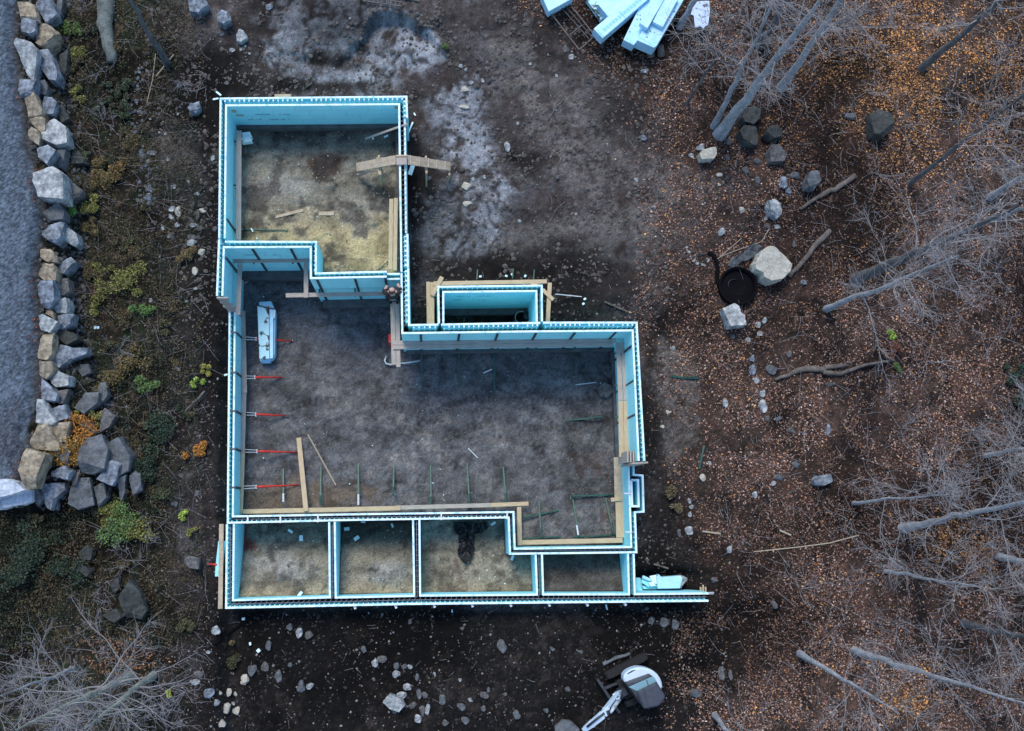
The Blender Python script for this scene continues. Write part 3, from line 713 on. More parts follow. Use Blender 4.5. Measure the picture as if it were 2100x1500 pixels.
# ------------------------------------------------------------------ boards, planks and staging
def plank(name, label, cat, a, b, wpx, z, m='grey_wood', z2=None, th=.04, group=None):
    z2 = z if z2 is None else z2
    mb = MB(); pa, pb = P(*a, z), P(*b, z2)
    sc = (CAMZ - (z + z2) / 2) / F
    L = (pb - pa).length; d = (pb - pa) / L
    mb.bar(Vector((0, 0, 0)), Vector((L, 0, 0)), wpx * sc, th)
    o = mb.build(name, M[m], bevel=.004)
    up = Vector((0, 0, 1)); y = up.cross(d).normalized(); zz = d.cross(y)
    o.matrix_world = Matrix(((d.x, y.x, zz.x, pa.x), (d.y, y.y, zz.y, pa.y), (d.z, y.z, zz.z, pa.z), (0, 0, 0, 1)))
    return tag(o, label, cat, group)
GP = 'scaffold planks along the foam walls'
HP = 2.2
for lb, a, b, wpx, z, m in [
 ('grey scaffold plank along the west wall of the upper room', (490, 268), (489, 492), 10.5, HP, 'grey_wood'),
 ('tan scaffold plank in the upper room, farther of two from the east wall', (802.5, 408), (800.5, 553), 8.6, HP, 'tan_wood'),
 ('tan scaffold plank in the upper room, tight against the east wall', (811.8, 406), (809.8, 555), 8.2, HP, 'tan_wood'),
 ('grey plank under the stepped wall, running across the alcove', (476, 535), (633, 533.5), 9.5, HP - .06, 'grey_wood'),
 ('grey plank along the tall west wall of the alcove', (492, 541), (488, 646), 9.2, HP, 'grey_wood'),
 ('grey plank at the east end of the alcove, lying across two others', (627.5, 528), (627.5, 610.5), 9.2, HP, 'grey_wood'),
 ('grey plank below the short stepped wall, reaching towards the worker', (586, 606), (799, 602), 9, HP - .06, 'grey_wood'),
 ('grey plank under the worker, on the side of the open room', (804.2, 583), (807.5, 748), 9, HP, 'grey_wood'),
 ('grey plank under the worker, close to the foam wall', (814, 583), (817, 753), 9, HP - .002, 'grey_wood'),
 ('long grey scaffold plank closest to the main north wall', (806, 703.5), (1263, 697.5), 9.2, HP + .06, 'grey_wood'),
 ('long grey scaffold plank of the main north wall, on the room side', (806, 712.6), (1257, 706.5), 8.6, HP + .062, 'grey_wood'),
 ('grey scaffold plank at the north end of the east wall, room side', (1268, 702), (1273, 821), 10, HP, 'grey_wood'),
 ('grey scaffold plank at the north end of the east wall, wall side', (1278.4, 702), (1283.4, 821), 9.6, HP - .002, 'grey_wood'),
 ('tan scaffold plank along the east wall, room side', (1273, 822), (1275, 937.5), 10.2, HP, 'tan_wood'),
 ('tan scaffold plank along the east wall, wall side', (1283.2, 822), (1285.2, 936), 9.6, HP - .002, 'tan_wood'),
 ('wide greyish board along the low east wall, by the window niche', (1267.5, 938), (1269.5, 1029), 18, .50, 'ply'),
 ('wide tan board along the low east wall, by the corner', (1270.6, 1029), (1272.4, 1103), 17, .47, 'tan_wood'),
 ('short tan cross board on top of the board by the low east wall', (1253, 1025.6), (1273.5, 1023), 8, .54, 'tan_wood'),
 ('tan plank along the low south wall in the corner bay', (1063, 1113), (1277, 1108.5), 9.6, .46, 'tan_wood'),
 ('tan plank running north south beside the step in the low wall', (1064.5, 1040), (1066.2, 1119), 9, .50, 'tan_wood'),
 ('tan plank of the low south wall, at its west corner', (498, 1049.5), (656, 1046), 9, .45, 'tan_wood'),
 ('bright new plank of the low south wall, overlapping two others', (655, 1046.3), (821, 1042.3), 9, .49, 'tan_wood'),
 ('weathered grey plank in the middle of the low south wall', (812, 1041.5), (1010, 1036.2), 8.4, .45, 'grey_wood'),
 ('short tan plank at the east end of the low south wall', (1008, 1036), (1084, 1033.2), 8.2, .455, 'tan_wood'),
 ('grey plank along the low west wall, northern of three', (497.4, 638), (501, 806), 10.6, .50, 'grey_wood'),
 ('grey plank along the low west wall, middle of three', (500, 806), (496.4, 935), 10, .46, 'grey_wood'),
 ('narrow tan plank along the low west wall, ending at the corner', (498, 930), (493.6, 1053), 8, .47, 'tan_wood'),
 ('tan plank west of the small chamber, outer of two', (878, 578), (879.5, 664), 8.2, 2.1, 'tan_wood'),
 ('tan plank west of the small chamber, next to its wall', (886.4, 579), (886.8, 664), 8, 2.1, 'tan_wood'),
 ('tan plank along the north side of the small chamber', (889, 581.5), (1121.5, 577.5), 8.6, 2.16, 'tan_wood'),
 ('tan plank along the east side of the small chamber', (1127.6, 580), (1123.4, 660), 8.8, 2.1, 'tan_wood'),
 ('short tan board set diagonally at the west corner of the chamber', (906.5, 568), (886, 606), 9, 2.21, 'tan_wood'),
 ('short tan board set diagonally outside the east corner of the chamber', (1112.5, 594), (1135, 615), 8, 2.16, 'tan_wood'),
 ('stub of tan board poking out over the chamber north plank', (1087.5, 578), (1101, 586), 8, 2.21, 'tan_wood'),
 ('grey board outside the bay west wall, over metal brackets', (454, 1075), (451.6, 1249), 8.8, 1.45, 'ply'),
]:
    pk = plank('scaffold_plank', lb, 'plank', a, b, wpx, z, m, group=GP)
plank('loose_lumber', 'long tan board slanting across the main floor, resting on the south plank', 'board', (612.5, 898), (627.5, 1048.5), 9.6, .08, 'tan_wood', z2=.54)
plank('wood_strip', 'thin straight wood strip lying on the main floor', 'wood strip', (631, 891), (689, 996), 2.6, .06, 'straw')
plank('loose_lumber', 'narrow board leaning from the upper room floor to the wall top', 'board', (749, 284.5), (834, 254.5), 4.6, 1.75, 'grey_wood', z2=3.44)
plank('loose_lumber', 'short pale stick on the dark floor of the alcove', 'board', (501, 581), (518, 571), 3, .1, 'grey_wood')
plank('loose_lumber', 'piece of plywood sticking out behind the north foam wall', 'board', (563, 197.5), (597, 197.5), 9, 1.6, 'ply')
plank('loose_lumber', 'yellow short post by the south west corner of the bays', 'board', (424, 1246), (441, 1235), 4, .9, 'tan_wood')
# supports under the planks, hidden mostly: brackets on the walls
def bracket(label, a, b, z, zb):
    t = thing('plank_bracket', label, 'bracket', P(*a, z), group='steel brackets that carry the planks')
    m1 = MB(); pa, pb = P(*a, z), P(*b, z); m1.bar(pa, pb, .05, .05); m1.build('arm', M['green_steel'], t)
    m2 = MB(); m2.tube([pb - Vector((0, 0, .04)), Vector((pa.x, pa.y, zb))], .018, 6); m2.build('brace', M['green_steel'], t)
for u in (863, 942, 1021, 1100, 1180): bracket('green steel bracket under the long planks of the main north wall', (u, 690), (u, 719), HP, 1.2)
for u in (520, 600): bracket('green steel bracket under the alcove plank', (u, 518), (u, 541), HP - .1, 1.2)
for u in (655, 728, 790): bracket('green steel bracket under the plank of the short stepped wall', (u, 580), (u, 608), HP - .1, 1.2)
for v in (640, 700, 740): bracket('green steel bracket under the two planks below the worker', (826, v), (799, v + 2), HP - .06, 1.2)
for v in (725, 790, 855, 915): bracket('green steel bracket under the east wall planks', (1296, v), (1262, v), HP - .05, 1.2)
for v in (290, 380, 470): bracket('green steel bracket under the west plank of the upper room', (470, v), (497, v), HP - .05, 1.55)
for v in (430, 530): bracket('green steel bracket under the tan planks of the upper room', (818, v), (795, v), HP - .05, 1.55)
# outrigger legs under the low planks
def leg_post(label, u, v, z):
    mb = MB(); p = P(u, v, z); mb.box((p.x, p.y, gh(p.x, p.y) - .02), .07, .07, z - gh(p.x, p.y) - .02); tag(mb.build('plank_support', M['green_steel']), label, 'support', 'short posts that carry the low planks')
for u, v, z in [(500, 700, .42), (500, 850, .42), (497, 1000, .42), (560, 1047, .41), (720, 1044, .41), (860, 1039, .41), (960, 1037, .41), (1060, 1034, .41), (1120, 1111.5, .41), (1220, 1109.5, .41), (1268, 970, .44), (1271, 1060, .42)]:
    leg_post('short green post under a low plank of the main room', u, v, z)
for u, v in [(878, 600), (879.5, 650), (886.5, 640), (1126, 610), (1124, 650), (950, 580), (1040, 579)]: leg_post('short green post under a plank of the small chamber', u, v, 2.05)
# red turnbuckle props of the low west wall
def prop(name, label, a, b, red=True, z0=.62, group=None):
    t = thing(name, label, 'prop', P(*a, z0), group)
    pa = P(*a, z0); pb = (P(*b, .03) if z0 < 1 else G(*b, .03)); pm = pa.lerp(pb, .22); q = (pb - pa).normalized().cross(Vector((0, 0, 1))).normalized() * .045
    m1 = MB(); m1.tube([pa + q, pm + q * .8], .011, 6); m1.tube([pa - q, pm - q * .8], .011, 6); m1.bar(pm - q * 1.4, pm + q * 1.4, .03, .02); m1.build('turnbuckle', M['pale_steel'], t)
    m2 = MB(); pe = pb if red is not None else pa.lerp(pb, .3)
    m2.tube([pm, pm.lerp(pb, .15), pm.lerp(pb, .5), pb], [.03, .042, .03, .024], 8); m2.build('pole', M['red_paint' if red else 'green_steel'], t, smooth=True)
    m3 = MB(); m3.box((pb.x, pb.y, gh(pb.x, pb.y) - .02), .12, .09, .06); m3.build('foot_plate', M['dark_steel'], t)
for a, b, lb in [((504, 694), (599, 700), 'red wall prop passing over the long foam bundle'), ((506, 774), (580, 774.5), 'red wall prop just south of the foam bundle'), ((506, 849), (588, 853), 'red wall prop, middle one of five on the west wall'),
                 ((503, 925), (610, 928), 'red wall prop reaching the top of the slanting board'), ((500, 1000), (613, 995), 'bright red wall prop close to the south west corner')]:
    prop('wall_prop', lb, a, b, True, .75, 'red wall props of the low west wall')
prop('wall_prop', 'short red wall prop outside the bay west wall, behind the blue board', (450, 1159), (428, 1157), True, 1.3)
# green braces on the floor
GB = [((735, 1036), (735, 950)), ((806, 1015), (808, 952)), ((884, 1040), (883, 955)), ((963, 1035), (958, 950)), ((1038, 1030), (1032, 958)), ((581, 1030), (581, 962)), ((657, 1036), (658, 958)),
      ((1110, 1104), (1105, 1026)), ((1186, 1098), (1174, 1018)), ((1257, 1090), (1242, 1022)), ((1172, 1018), (1262, 1014.5)), ((1070, 1062), (1146, 1047)), ((1070, 1105.5), (1148, 1101)), ((1175, 1102), (1265, 1097)),
      ((864, 722), (866, 786)), ((942, 722), (942, 794)), ((1014, 724), (1014, 800)), ((1173, 716), (1171, 772)), ((1236, 855), (1160, 863))]
for k, (a, b) in enumerate(GB):
    t = thing('wall_brace', ('dark green steel brace leaning from the low south wall to the floor' if k < 7 else 'dark green steel brace on the floor of the south east corner bay' if k < 14 else 'dark green steel brace below the planks of the tall walls'), 'brace', P(*a, .1), group='green steel braces in the main room')
    pa, pb = P(*a, .36 if k < 10 else .2), P(*b, .06)
    m1 = MB(); m1.bar(pa, pb, .05, .05); m1.build('bar', M['green_steel'], t)
    m2 = MB(); c = pa.lerp(pb, .12); m2.tube([pa, pa.lerp(pb, .25)], .034, 8); m2.build('sleeve', M['pale_steel' if k in (5, 0, 8) else 'green_steel'], t)
m1 = MB(); m1.bar(P(495, 470, 1.58), P(590, 472.5, 1.56), .04, .04); tag(m1.build('wall_brace', M['green_steel']), 'green brace lying on sand near the west plank of the upper room', 'brace')
m1 = MB(); m1.bar(P(772, 556, 1.6), P(797, 535, 1.6), .03, .03); tag(m1.build('wall_brace', M['green_steel']), 'thin green brace on the sand by the tan planks of the upper room', 'brace')
# white pipe under the planks by the inner corner
m1 = MB(); m1.tube([P(u, v, .12) for u, v in [(792, 731), (789, 740), (792, 746), (802, 748), (830, 745), (862, 740)]], [.03, .03, .03, .03, .028, .028], 8)
tag(m1.build('bent_pipe', M['pale_steel'], smooth=True), 'pale bent pipe lying on the floor by the inner corner', 'pipe')
m1 = MB(); c = P(802, 694, .9); m1.box((c.x, c.y, gh(c.x, c.y)), .2, .32, .9); tag(m1.build('red_container', M['red_paint'], bevel=.03), 'small red container half hidden below the two planks', 'container')

# ------------------------------------------------------------------ cleated ramp over the wall
def ramp(label, quad, zs, ncl):
    c = P(*quad[0], zs[0]); t = thing('cleated_ramp', label, 'ramp', c, group='wooden ramp over the upper room wall')
    A, B, C_, D = [P(*q, z) for q, z in zip(quad, zs)]      # A,B upper edge; D,C lower edge
    for k in range(2):
        m1 = MB(); s0, s1 = (0.0, .49) if k == 0 else (.51, 1)
        top = [A.lerp(D, s0), A.lerp(D, s1), B.lerp(C_, s1), B.lerp(C_, s0)]
        m1.hexa([p - Vector((0, 0, .04)) for p in top], top); m1.build('tread_board', M['ply'], t)
    for k in range(ncl):
        s = (k + .35) / ncl; m1 = MB(); a, b = A.lerp(B, s), D.lerp(C_, s)
        m1.bar(a + Vector((0, 0, .03)), b + Vector((0, 0, .03)), .04, .028); m1.build('cleat', M['grey_wood'], t)
    return t, A, B, C_, D
t, A, B, C_, D = ramp('wooden ramp west of the wall, cleated walkway running down into the upper room', [(730, 334.5), (811.5, 318.5), (811.5, 337), (731.5, 352)], [1.95, 3.48, 3.48, 1.95], 5)
for (u, v, z) in [(777, 321, 2.78), (779.5, 356, 2.78)]:
    m1 = MB(); p = P(u, v, z); m1.box((p.x, p.y, 1.35), .06, .09, z - 1.35); m1.build('leg', M['tan_wood'], t)
m1 = MB(); m1.bar(P(775, 323, 2.70), P(779.5, 357.5, 2.70), .10, .05); m1.build('crosspiece', M['tan_wood'], t)
m1 = MB(); m1.bar(P(732, 358, 1.6), P(778, 347, 2.3), .05, .04); m1.build('diagonal_brace', M['grey_wood'], t)
t, A, B, C_, D = ramp('wooden ramp east of the wall, cleated walkway running down to the outside earth', [(835, 318), (924.5, 333), (923.5, 350), (836.5, 337.6)], [3.48, 1.95, 1.95, 3.48], 5)
for (u, v, z) in [(873.5, 322.5, 2.75), (874.5, 353, 2.75), (921.5, 357, 1.9)]:
    m1 = MB(); p = P(u, v, z); m1.box((p.x, p.y, 1.0), .06, .09, z - 1.0); m1.build('leg', M['tan_wood'], t)
m1 = MB(); m1.bar(P(873, 323, 2.66), P(874.5, 354, 2.66), .09, .05); m1.build('crosspiece', M['ply'], t)
plank('wall_top_board', 'grey board bridging the wall top between the two ramps', 'board', (823, 319), (823.8, 338), 22, 3.49, 'grey_wood')
m1 = MB(); m1.bar(P(812.5, 319.6, 3.53), P(835, 319.2, 3.53), .05, .035); tag(m1.build('wall_top_cleat', M['tan_wood']), 'narrow tan cleat on the board between the ramps', 'cleat')

for lb, a, b, wpx in [('half buried grey board in the sand of the upper room, longest one', (565, 445), (622, 431), 6), ('half buried board standing across the others in the upper room sand', (632, 424), (638, 446), 7), ('half buried board right of the crossing one in the upper room', (654, 438), (685, 438), 8),
                      ('short grey board on the dirt beside the stepped wall of the upper room', (700, 545), (722, 552), 3)]:
    g0 = G(*a); plank('buried_board', lb, 'board', a, b, wpx, g0.z + .02, 'ply', th=.05)
# ------------------------------------------------------------------ foam bundles, scraps and sheets
def slab(name, label, cat, quad, z, h, m='foam_pack', group=None, bev=.012, taper=1.0):
    mb = MB(); mb.prism([P(u, v, z) for u, v in quad], h, taper)
    return tag(mb.build(name, M[m], bevel=bev), label, cat, group)
fb_ = thing('foam_bundle', 'long dirty bundle of blue foam forms lying on the main floor', 'foam bundle', G(545, 680))
def bslab(par, name, quad, z, h, m, bev=.01):
    mb = MB(); mb.prism([P(u, v, z) for u, v in quad], h); return mb.build(name, M[m], par, bevel=bev)
bslab(fb_, 'foam_block', [(531, 619.5), (556, 618), (565, 640), (563.5, 728), (557, 738), (533, 741)], .42, .40, 'foam_pack')
bslab(fb_, 'foam_block', [(527.5, 626), (551, 628), (552.5, 736), (532, 736)], .62, .19, 'foam_dirty')
bslab(fb_, 'foam_block', [(552.2, 627), (560.5, 634), (560, 735), (553.5, 736)], .58, .15, 'foam_pack')
bslab(fb_, 'foam_block', [(534, 739), (554, 738.5), (554, 744), (535, 744.5)], .30, .28, 'foam_pack')
bslab(fb_, 'foam_offcut', [(560.5, 634), (565, 636), (564, 650), (560.5, 654)], .60, .14, 'foam_white')
m1 = MB(); m1.tube([P(527, 626.5, .64), P(552, 632, .645), P(566, 634.5, .6)], .022, 6); m1.build('strap', M['dark_steel'], fb_)
# packs north east, on posts and a trailer frame
PK = 'wrapped foam packs stacked at the wood edge'
zf = 1.9
slab('foam_pack', 'wrapped foam pack at the far left of the stack, over the steel frame', 'foam pack', [(1110, -10), (1125.5, 24), (1176, -4), (1160, -40)], zf + .05, .45, group=PK)
slab('foam_pack', 'dirty edged foam sheet behind the other packs at the top', 'foam pack', [(1199, -6), (1217, 19), (1233, 42), (1245, 33), (1262, 4), (1250, -30)], zf - .4, .25, 'foam_dirty', group=PK)
slab('foam_pack', 'short wrapped foam pack between the dirty sheet and the long pack', 'foam pack', [(1226, 9), (1247, 34), (1300, -4), (1278, -36)], zf, .5, group=PK)
long_pack = slab('foam_pack', 'long wrapped foam pack pointing down left with a row of squares', 'foam pack', [(1217.5, 59), (1236, 79), (1334, -5), (1318, -36), (1290, -2)], zf + .25, .5, group=PK)
left_pack = slab('foam_pack', 'wrapped foam pack with a raised rim, left of the two widest packs', 'foam pack', [(1278.5, 82), (1300, 93), (1312, 78), (1356, -8), (1328, -20)], zf + .1, .5, group=PK)
wide_pack = slab('foam_pack', 'wide spotted foam pack whose end hangs over two dark stumps', 'foam pack', [(1306, 83), (1342, 98.5), (1347, 94), (1405, -5), (1350, -16), (1335, 30)], zf + .3, .6, 'foam_pack', group=PK)
slab('foam_pack', 'foam pack lying on the wide pack, left one with a squared end', 'foam pack', [(1312, 48), (1328, 58.5), (1364, -4), (1342, -16)], zf + .55, .24, group=PK)
slab('foam_pack', 'ribbed foam pack lying on the wide pack, right one', 'foam pack', [(1338.5, 45), (1359.5, 56), (1392, -4), (1368, -14)], zf + .5, .19, group=PK)
for (qa, qb, zz) in [((1224, 60), (1238, 76), 2.152), ((1270, 23), (1284, 38), 2.152), ((1310, 75), (1339, 92), 2.202), ((1326, 40), (1366, 56), 2.202), ((1284, 78), (1298, 88), 2.002), ((1300, 50), (1308, 56), 2.002), ((1320, 80), (1368, 4), 2.202)]:
    m1 = MB(); m1.bar(P(*qa, zz + .01), P(*qb, zz + .01), .022, .012); m1.build('strap', M['foam'], long_pack if qa[0] in (1224, 1270) else left_pack if qa[0] in (1284, 1300) else wide_pack)
rng = random.Random(3)
for (q0, q1, n, zz) in [((1318, 80), (1380, 20), 15, zf + .303), ((1286, 78), (1330, 0), 8, zf + .103)]:
    mb = MB()
    for k in range(n):
        s = rng.random(); u = q0[0] + (q1[0] - q0[0]) * s + rng.uniform(-12, 12); v = q0[1] + (q1[1] - q0[1]) * s + rng.uniform(-6, 6)
        p = P(u, v, zz + .012); mb.box((p.x, p.y, zz + .002), rng.uniform(.02, .05), rng.uniform(.02, .04), .012, rng.random() * 3)
    tag(mb.build('dead_leaves', M['log']), 'scattered dead leaves lying on top of a wrapped foam pack', kind='stuff')
mb = MB()
for k in range(13):
    s = k / 13; a = P(1238 + 78 * s, 62 - 66 * s, zf + .257)
    d = (P(1316, -4, zf + .257) - P(1238, 62, zf + .257)).normalized()
    mb.bar(a, a + d * .10, .11, .004)
mb.build('printed_squares', M['foam'], long_pack)
slab('torn_sheet', 'torn white spotted plastic sheet hanging by a pale trunk', 'plastic sheet', [(1427, 4), (1440, 2), (1454.5, 2), (1456, 25), (1452, 52), (1447, 53), (1443, 59), (1436, 54), (1426, 57), (1424, 44), (1423, 32), (1413, 28), (1420, 16)], 1.75, .05, 'foam_dirty2', bev=.0)
for u, v in [(1335, 108), (1356, 107)]:
    mb = MB(); g = G(u, v + 8); mb.tube([g, P(u - 2, v - 14, zf - .35)], [.14, .11], 9); tag(mb.build('stump_post', M['log'], smooth=True), 'dark round stump carrying the wide foam pack, %s one' % ('left' if u < 1340 else 'right'), 'stump')
tr = thing('trailer_frame', 'low trailer frame of thin rusty steel bars beside the foam packs', 'trailer frame', G(1170, 60))
for k, (a, b) in enumerate([((1126, 22), (1188, 102)), ((1165, 4), (1220, 73)), ((1188, 102), (1220, 73)), ((1168, 72), (1193, 52)), ((1148, 12), (1208, 80)), ((1156, 8), (1214, 76)), ((1126, 22), (1165, 4))]):
    m1 = MB(); m1.bar(P(*a, 1.62), P(*b, 1.62), .035 if k not in (4, 5) else .022, .05); m1.build('frame_bar', M['log' if k < 3 else 'dark_steel'], tr)
for q in [(1138, 38), (1180, 92), (1212, 64)]:
    m1 = MB(); p = P(*q, 1.6); m1.tube([Vector((p.x, p.y, gh(p.x, p.y))), p], .02, 6); m1.build('leg', M['dark_steel'], tr)
# foam scraps
SG = 'small foam offcuts dropped in the bays'
for u, v, a, b, rz, zz, lb in [(596, 1089.5, 11, 5.5, -35, .02, 'slim foam offcut near the middle of the first bay'), (618, 1104, 7.5, 12, 4, .02, 'squarish foam offcut right of the slim one in the first bay'), (616, 1218, 11, 6, 48, .02, 'yellowish foam offcut by the south wall of the first bay'),
    (711.5, 1085, 11, 7, 5, .02, 'foam offcut high in the left corner of the second bay'), (731.5, 1104, 12, 7.5, 35, .02, 'tilted square foam offcut in the second bay'), (804.5, 1078, 4, 9, 20, .02, 'thin foam offcut near the right wall of the second bay'), (746, 1071, 9, 3, -4, .3, 'foam strip tight below the wall in the second bay'),
    (1011.5, 1074, 11.5, 5, 34, .02, 'foam strip beside the black sheet in the third bay'), (1050, 1144, 5, 11, -20, .1, 'scrap of foam hanging at the stepped corner of the third bay'), (1243, 1245, 3, 11, 14, .05, 'foam strip on the dark soil below the long south wall'), (927, 1253, 2.4, 6, 0, .05, 'tiny foam sliver on the dark soil below the third bay'),
    (500, 1269, 6, 5, 10, .05, 'white foam chip on the soil by the south west corner'), (531, 1334, 7, 7, 40, .05, 'white foam chip beside the cobbles south of the bays'), (514, 1320, 4, 6, 10, .05, 'small white chip above another on the south west soil'), (1104, 1222 - 12, 5, 3, 0, .0, 'tiny foam crumb at the south side of the fourth bay')]:
    g = G(u, v); mb = MB(); mb.box((g.x, g.y, g.z + zz), a * MPP, b * MPP, .07, math.radians(rz)); tag(mb.build('foam_offcut', M['foam_white'], bevel=.006), lb, 'foam scrap', SG)
for lb, q, z, h in [('upper of two short foam blocks behind the west plank of the upper room', [(495.5, 272), (512, 270), (517, 281), (498, 284)], 1.9, .3), ('lower of two short foam blocks behind the west plank of the upper room', [(495.5, 281), (513, 279.5), (517, 290), (495.5, 293)], 1.95, .25)]:
    slab('foam_block', lb, 'foam block', q, z, h, 'foam_white')
for u, v, a, b, rz, lb in [(449, 193.5, 13, 4, -38, 'white strip crossing the north west corner outside, upper one'), (443, 204.5, 12, 3.5, 12, 'white strip at the north west corner outside, lower one'), (842, 263, 3.5, 26, -22, 'white metal strip outside the upper room wall, near the leaning board'),
                           (843.5, 350, 9, 22, -18, 'bundle of pale strips under the ramp outside the wall'), (850.5, 236, 3, 7, 30, 'short pale peg in the sand outside the upper room'), (765, 285.5, 4, 4, 0, 'small pale scrap on the upper room floor under the leaning board'), (792, 281, 10, 4, 28, 'greenish pale scrap on the upper room floor by the east wall'),
                           (517.5, 473, 3, 8, 30, 'pale peg at the end of the green brace on sand'), (199, 673, 11, 6, 0, 'bright blue scrap lying among the dark planting'), (462, 770, 11, 4, 15, 'pale stick beside the low west wall outside')]:
    g = G(u, v); mb = MB(); mb.box((g.x, g.y, g.z + .02), a * MPP, b * MPP, .05, math.radians(rz)); tag(mb.build('scrap_strip', M['foam_white' if u != 199 else 'foam_pack'], bevel=.005), lb, 'scrap')
slab('foam_board', 'blue foam board leaning outside the bay west wall under the grey board', 'foam board', [(447.5, 1110), (463, 1110), (460, 1132), (455, 1183), (440.5, 1183), (442, 1160)], 1.3, .06, 'foam')
# debris heap at the east end of the long south wall
DG = 'foam pieces heaped at the east end of the south wall'
for lb, q, z, h, m in [
 ('flat foam board next to the wall in the east heap', [(1304, 1185), (1313.5, 1185.5), (1318, 1198), (1318, 1216), (1304, 1216)], .3, .08, 'foam'),
 ('foam piece with dark grooves at the upper left of the heap', [(1318, 1180.5), (1334, 1190), (1347, 1200), (1347.5, 1203), (1330, 1204.5), (1315.5, 1195)], .62, .1, 'foam'),
 ('narrow foam strip along the top of the grooved piece', [(1319, 1180), (1335, 1187.5), (1333, 1193), (1317, 1186)], .75, .07, 'foam_pack'),
 ('square foam piece standing between grooved piece and white bundle', [(1332, 1182), (1346, 1179.5), (1347.5, 1199), (1338, 1196)], .7, .1, 'foam_white'),
 ('pale wedge of foam in the middle of the heap', [(1329, 1195), (1339, 1195), (1346, 1201), (1335, 1204)], .74, .05, 'foam_white'),
 ('low foam strip under the grooved piece', [(1317, 1201.5), (1347, 1203), (1347, 1208), (1320, 1208.5)], .48, .1, 'foam'),
 ('big white bundle of folded sheet in the heap', [(1347, 1183), (1352, 1178), (1356, 1184), (1396, 1181), (1400, 1186), (1395, 1207), (1349, 1208)], .72, .4, 'foam_pack'),
 ('crumpled lilac end of the white bundle', [(1396, 1180), (1403, 1182), (1411, 1186), (1409, 1191), (1401, 1200), (1396.5, 1208)], .66, .35, 'rock_pale')]:
    slab('foam_debris', lb, 'foam piece', q, z, h, m, group=DG, bev=.015)
slab('floor_board', 'greenish flat board lying along the end of the south wall', 'board', [(1338, 1209), (1400, 1211), (1447, 1213.5), (1446, 1217), (1340, 1217)], .3, .05, 'foam_white')
for k, u in enumerate((1437, 1442, 1447)):
    m1 = MB(); m1.bar(P(u, 1204 - (k == 1) * 4, .9), P(u + .5, 1214, .9), .05, .05); tag(m1.build('short_stake', M['tan_wood']), ['leftmost', 'middle and tallest', 'rightmost'][k] + ' of the three short tan stakes at the wall end', 'stake')
m1 = MB(); m1.tube([P(1453, 1215.5, 1.0), P(1479, 1215, 1.0)], .016, 6); m1.tube([P(1453, 1218.5, 1.0), P(1479, 1218, 1.0)], .016, 6); m1.bar(P(1466, 1214.5, 1.02), P(1466, 1219, 1.02), .03, .03)
tag(m1.build('metal_rods', M['pale_steel']), 'pair of joined steel rods sticking out of the south wall end', 'rods')
# small pale scraps north of the chamber, with thin stakes
for u, v in [(985, 568), (1038, 567), (1050, 564), (1077, 567), (1199, 614), (1196, 624)]:
    g = G(u, v); mb = MB(); mb.box((g.x, g.y, g.z), .07, .09, .06, u); tag(mb.build('pale_cap', M['foam_white'], bevel=.01), 'small pale cap on the earth near the small chamber', 'cap', 'pale caps around the small chamber')
for u, v in [(978, 555), (1051, 553), (1094, 555)]:
    m1 = MB(); m1.bar(G(u + 1, v, .15), G(u - .5, v + 20, .12), .04, .04); tag(m1.build('wall_brace', M['green_steel']), 'short green brace behind the north plank of the chamber', 'brace', 'green braces behind the chamber')
m1 = MB(); m1.bar(G(1137, 607, .3), G(1192, 610, .1), .025, .025); tag(m1.build('wall_brace', M['pale_steel']), 'thin pale brace pointing east from the chamber corner', 'brace')
# bucket in the small chamber
bk = thing('bucket', 'dark round bucket with a pale hoop inside the small chamber', 'bucket', P(1069, 655, .7))
c = P(1069, 652, 1.0); m1 = MB(); m1.tube([(c.x, c.y, .66), (c.x, c.y, 1.02)], [.17, .21], 18, cap=True); m1.build('body', M['black_plastic'], bk, smooth=False)
m1 = MB(); m1.tube([(c.x + .21 * math.cos(a), c.y + .21 * math.sin(a), 1.03) for a in np.linspace(1.2, 4.2, 14)], .012, 5); m1.build('hoop', M['pale_steel'], bk)
c = P(1081, 650, 1.0); m1 = MB(); m1.tube([(c.x, c.y, .66), (c.x, c.y, 1.15), (c.x, c.y, 1.2)], [.14, .15, .1], 14); tag(m1.build('black_bag', M['tarp'], smooth=True), 'black bag like lump beside the bucket in the chamber', 'bag')

# ------------------------------------------------------------------ black drum, hose and tarp
dr = thing('plastic_drum', 'black open round plastic drum sunk in the leaves by the pale boulder', 'drum', G(1509, 590))
g = G(1509, 590); R_ = .64; vs = MB()
prof = [(R_ * .98, -.05), (R_, .22), (R_ * 1.05, .26), (R_ * 1.05, .31), (R_ * .98, .32), (R_ * .92, .28), (R_ * .88, .14), (R_ * .5, .16), (R_ * .2, .12), (.02, .12)]
n = 36; V = []; Fq = []
for i_, (r, z) in enumerate(prof):
    for k in range(n): V.append((g.x + r * math.cos(2 * math.pi * k / n), g.y + r * math.sin(2 * math.pi * k / n), g.z + z))
for i_ in range(len(prof) - 1):
    for k in range(n): Fq.append((i_ * n + k, i_ * n + (k + 1) % n, (i_ + 1) * n + (k + 1) % n, (i_ + 1) * n + k))
mb = MB(); mb.add(V, Fq); mb.build('shell', M['black_plastic'], dr, smooth=False)
mb = MB(); mb.tube([(g.x - .1 + .22 * math.cos(a), g.y + .05 + .2 * math.sin(a), g.z + .19) for a in np.linspace(1.2, 3.6, 14)], .014, 6); mb.build('handle', M['tarp'], dr, smooth=True)
mb = MB(); mb.tube([G(u, v, .06) for u, v in [(1452, 518), (1462, 525), (1468, 536), (1471, 552), (1469, 568), (1471, 582), (1478, 592)]], .075, 8)
tag(mb.build('black_hose', M['black_plastic'], smooth=True), 'thick black hose curving into the left side of the drum', 'hose')
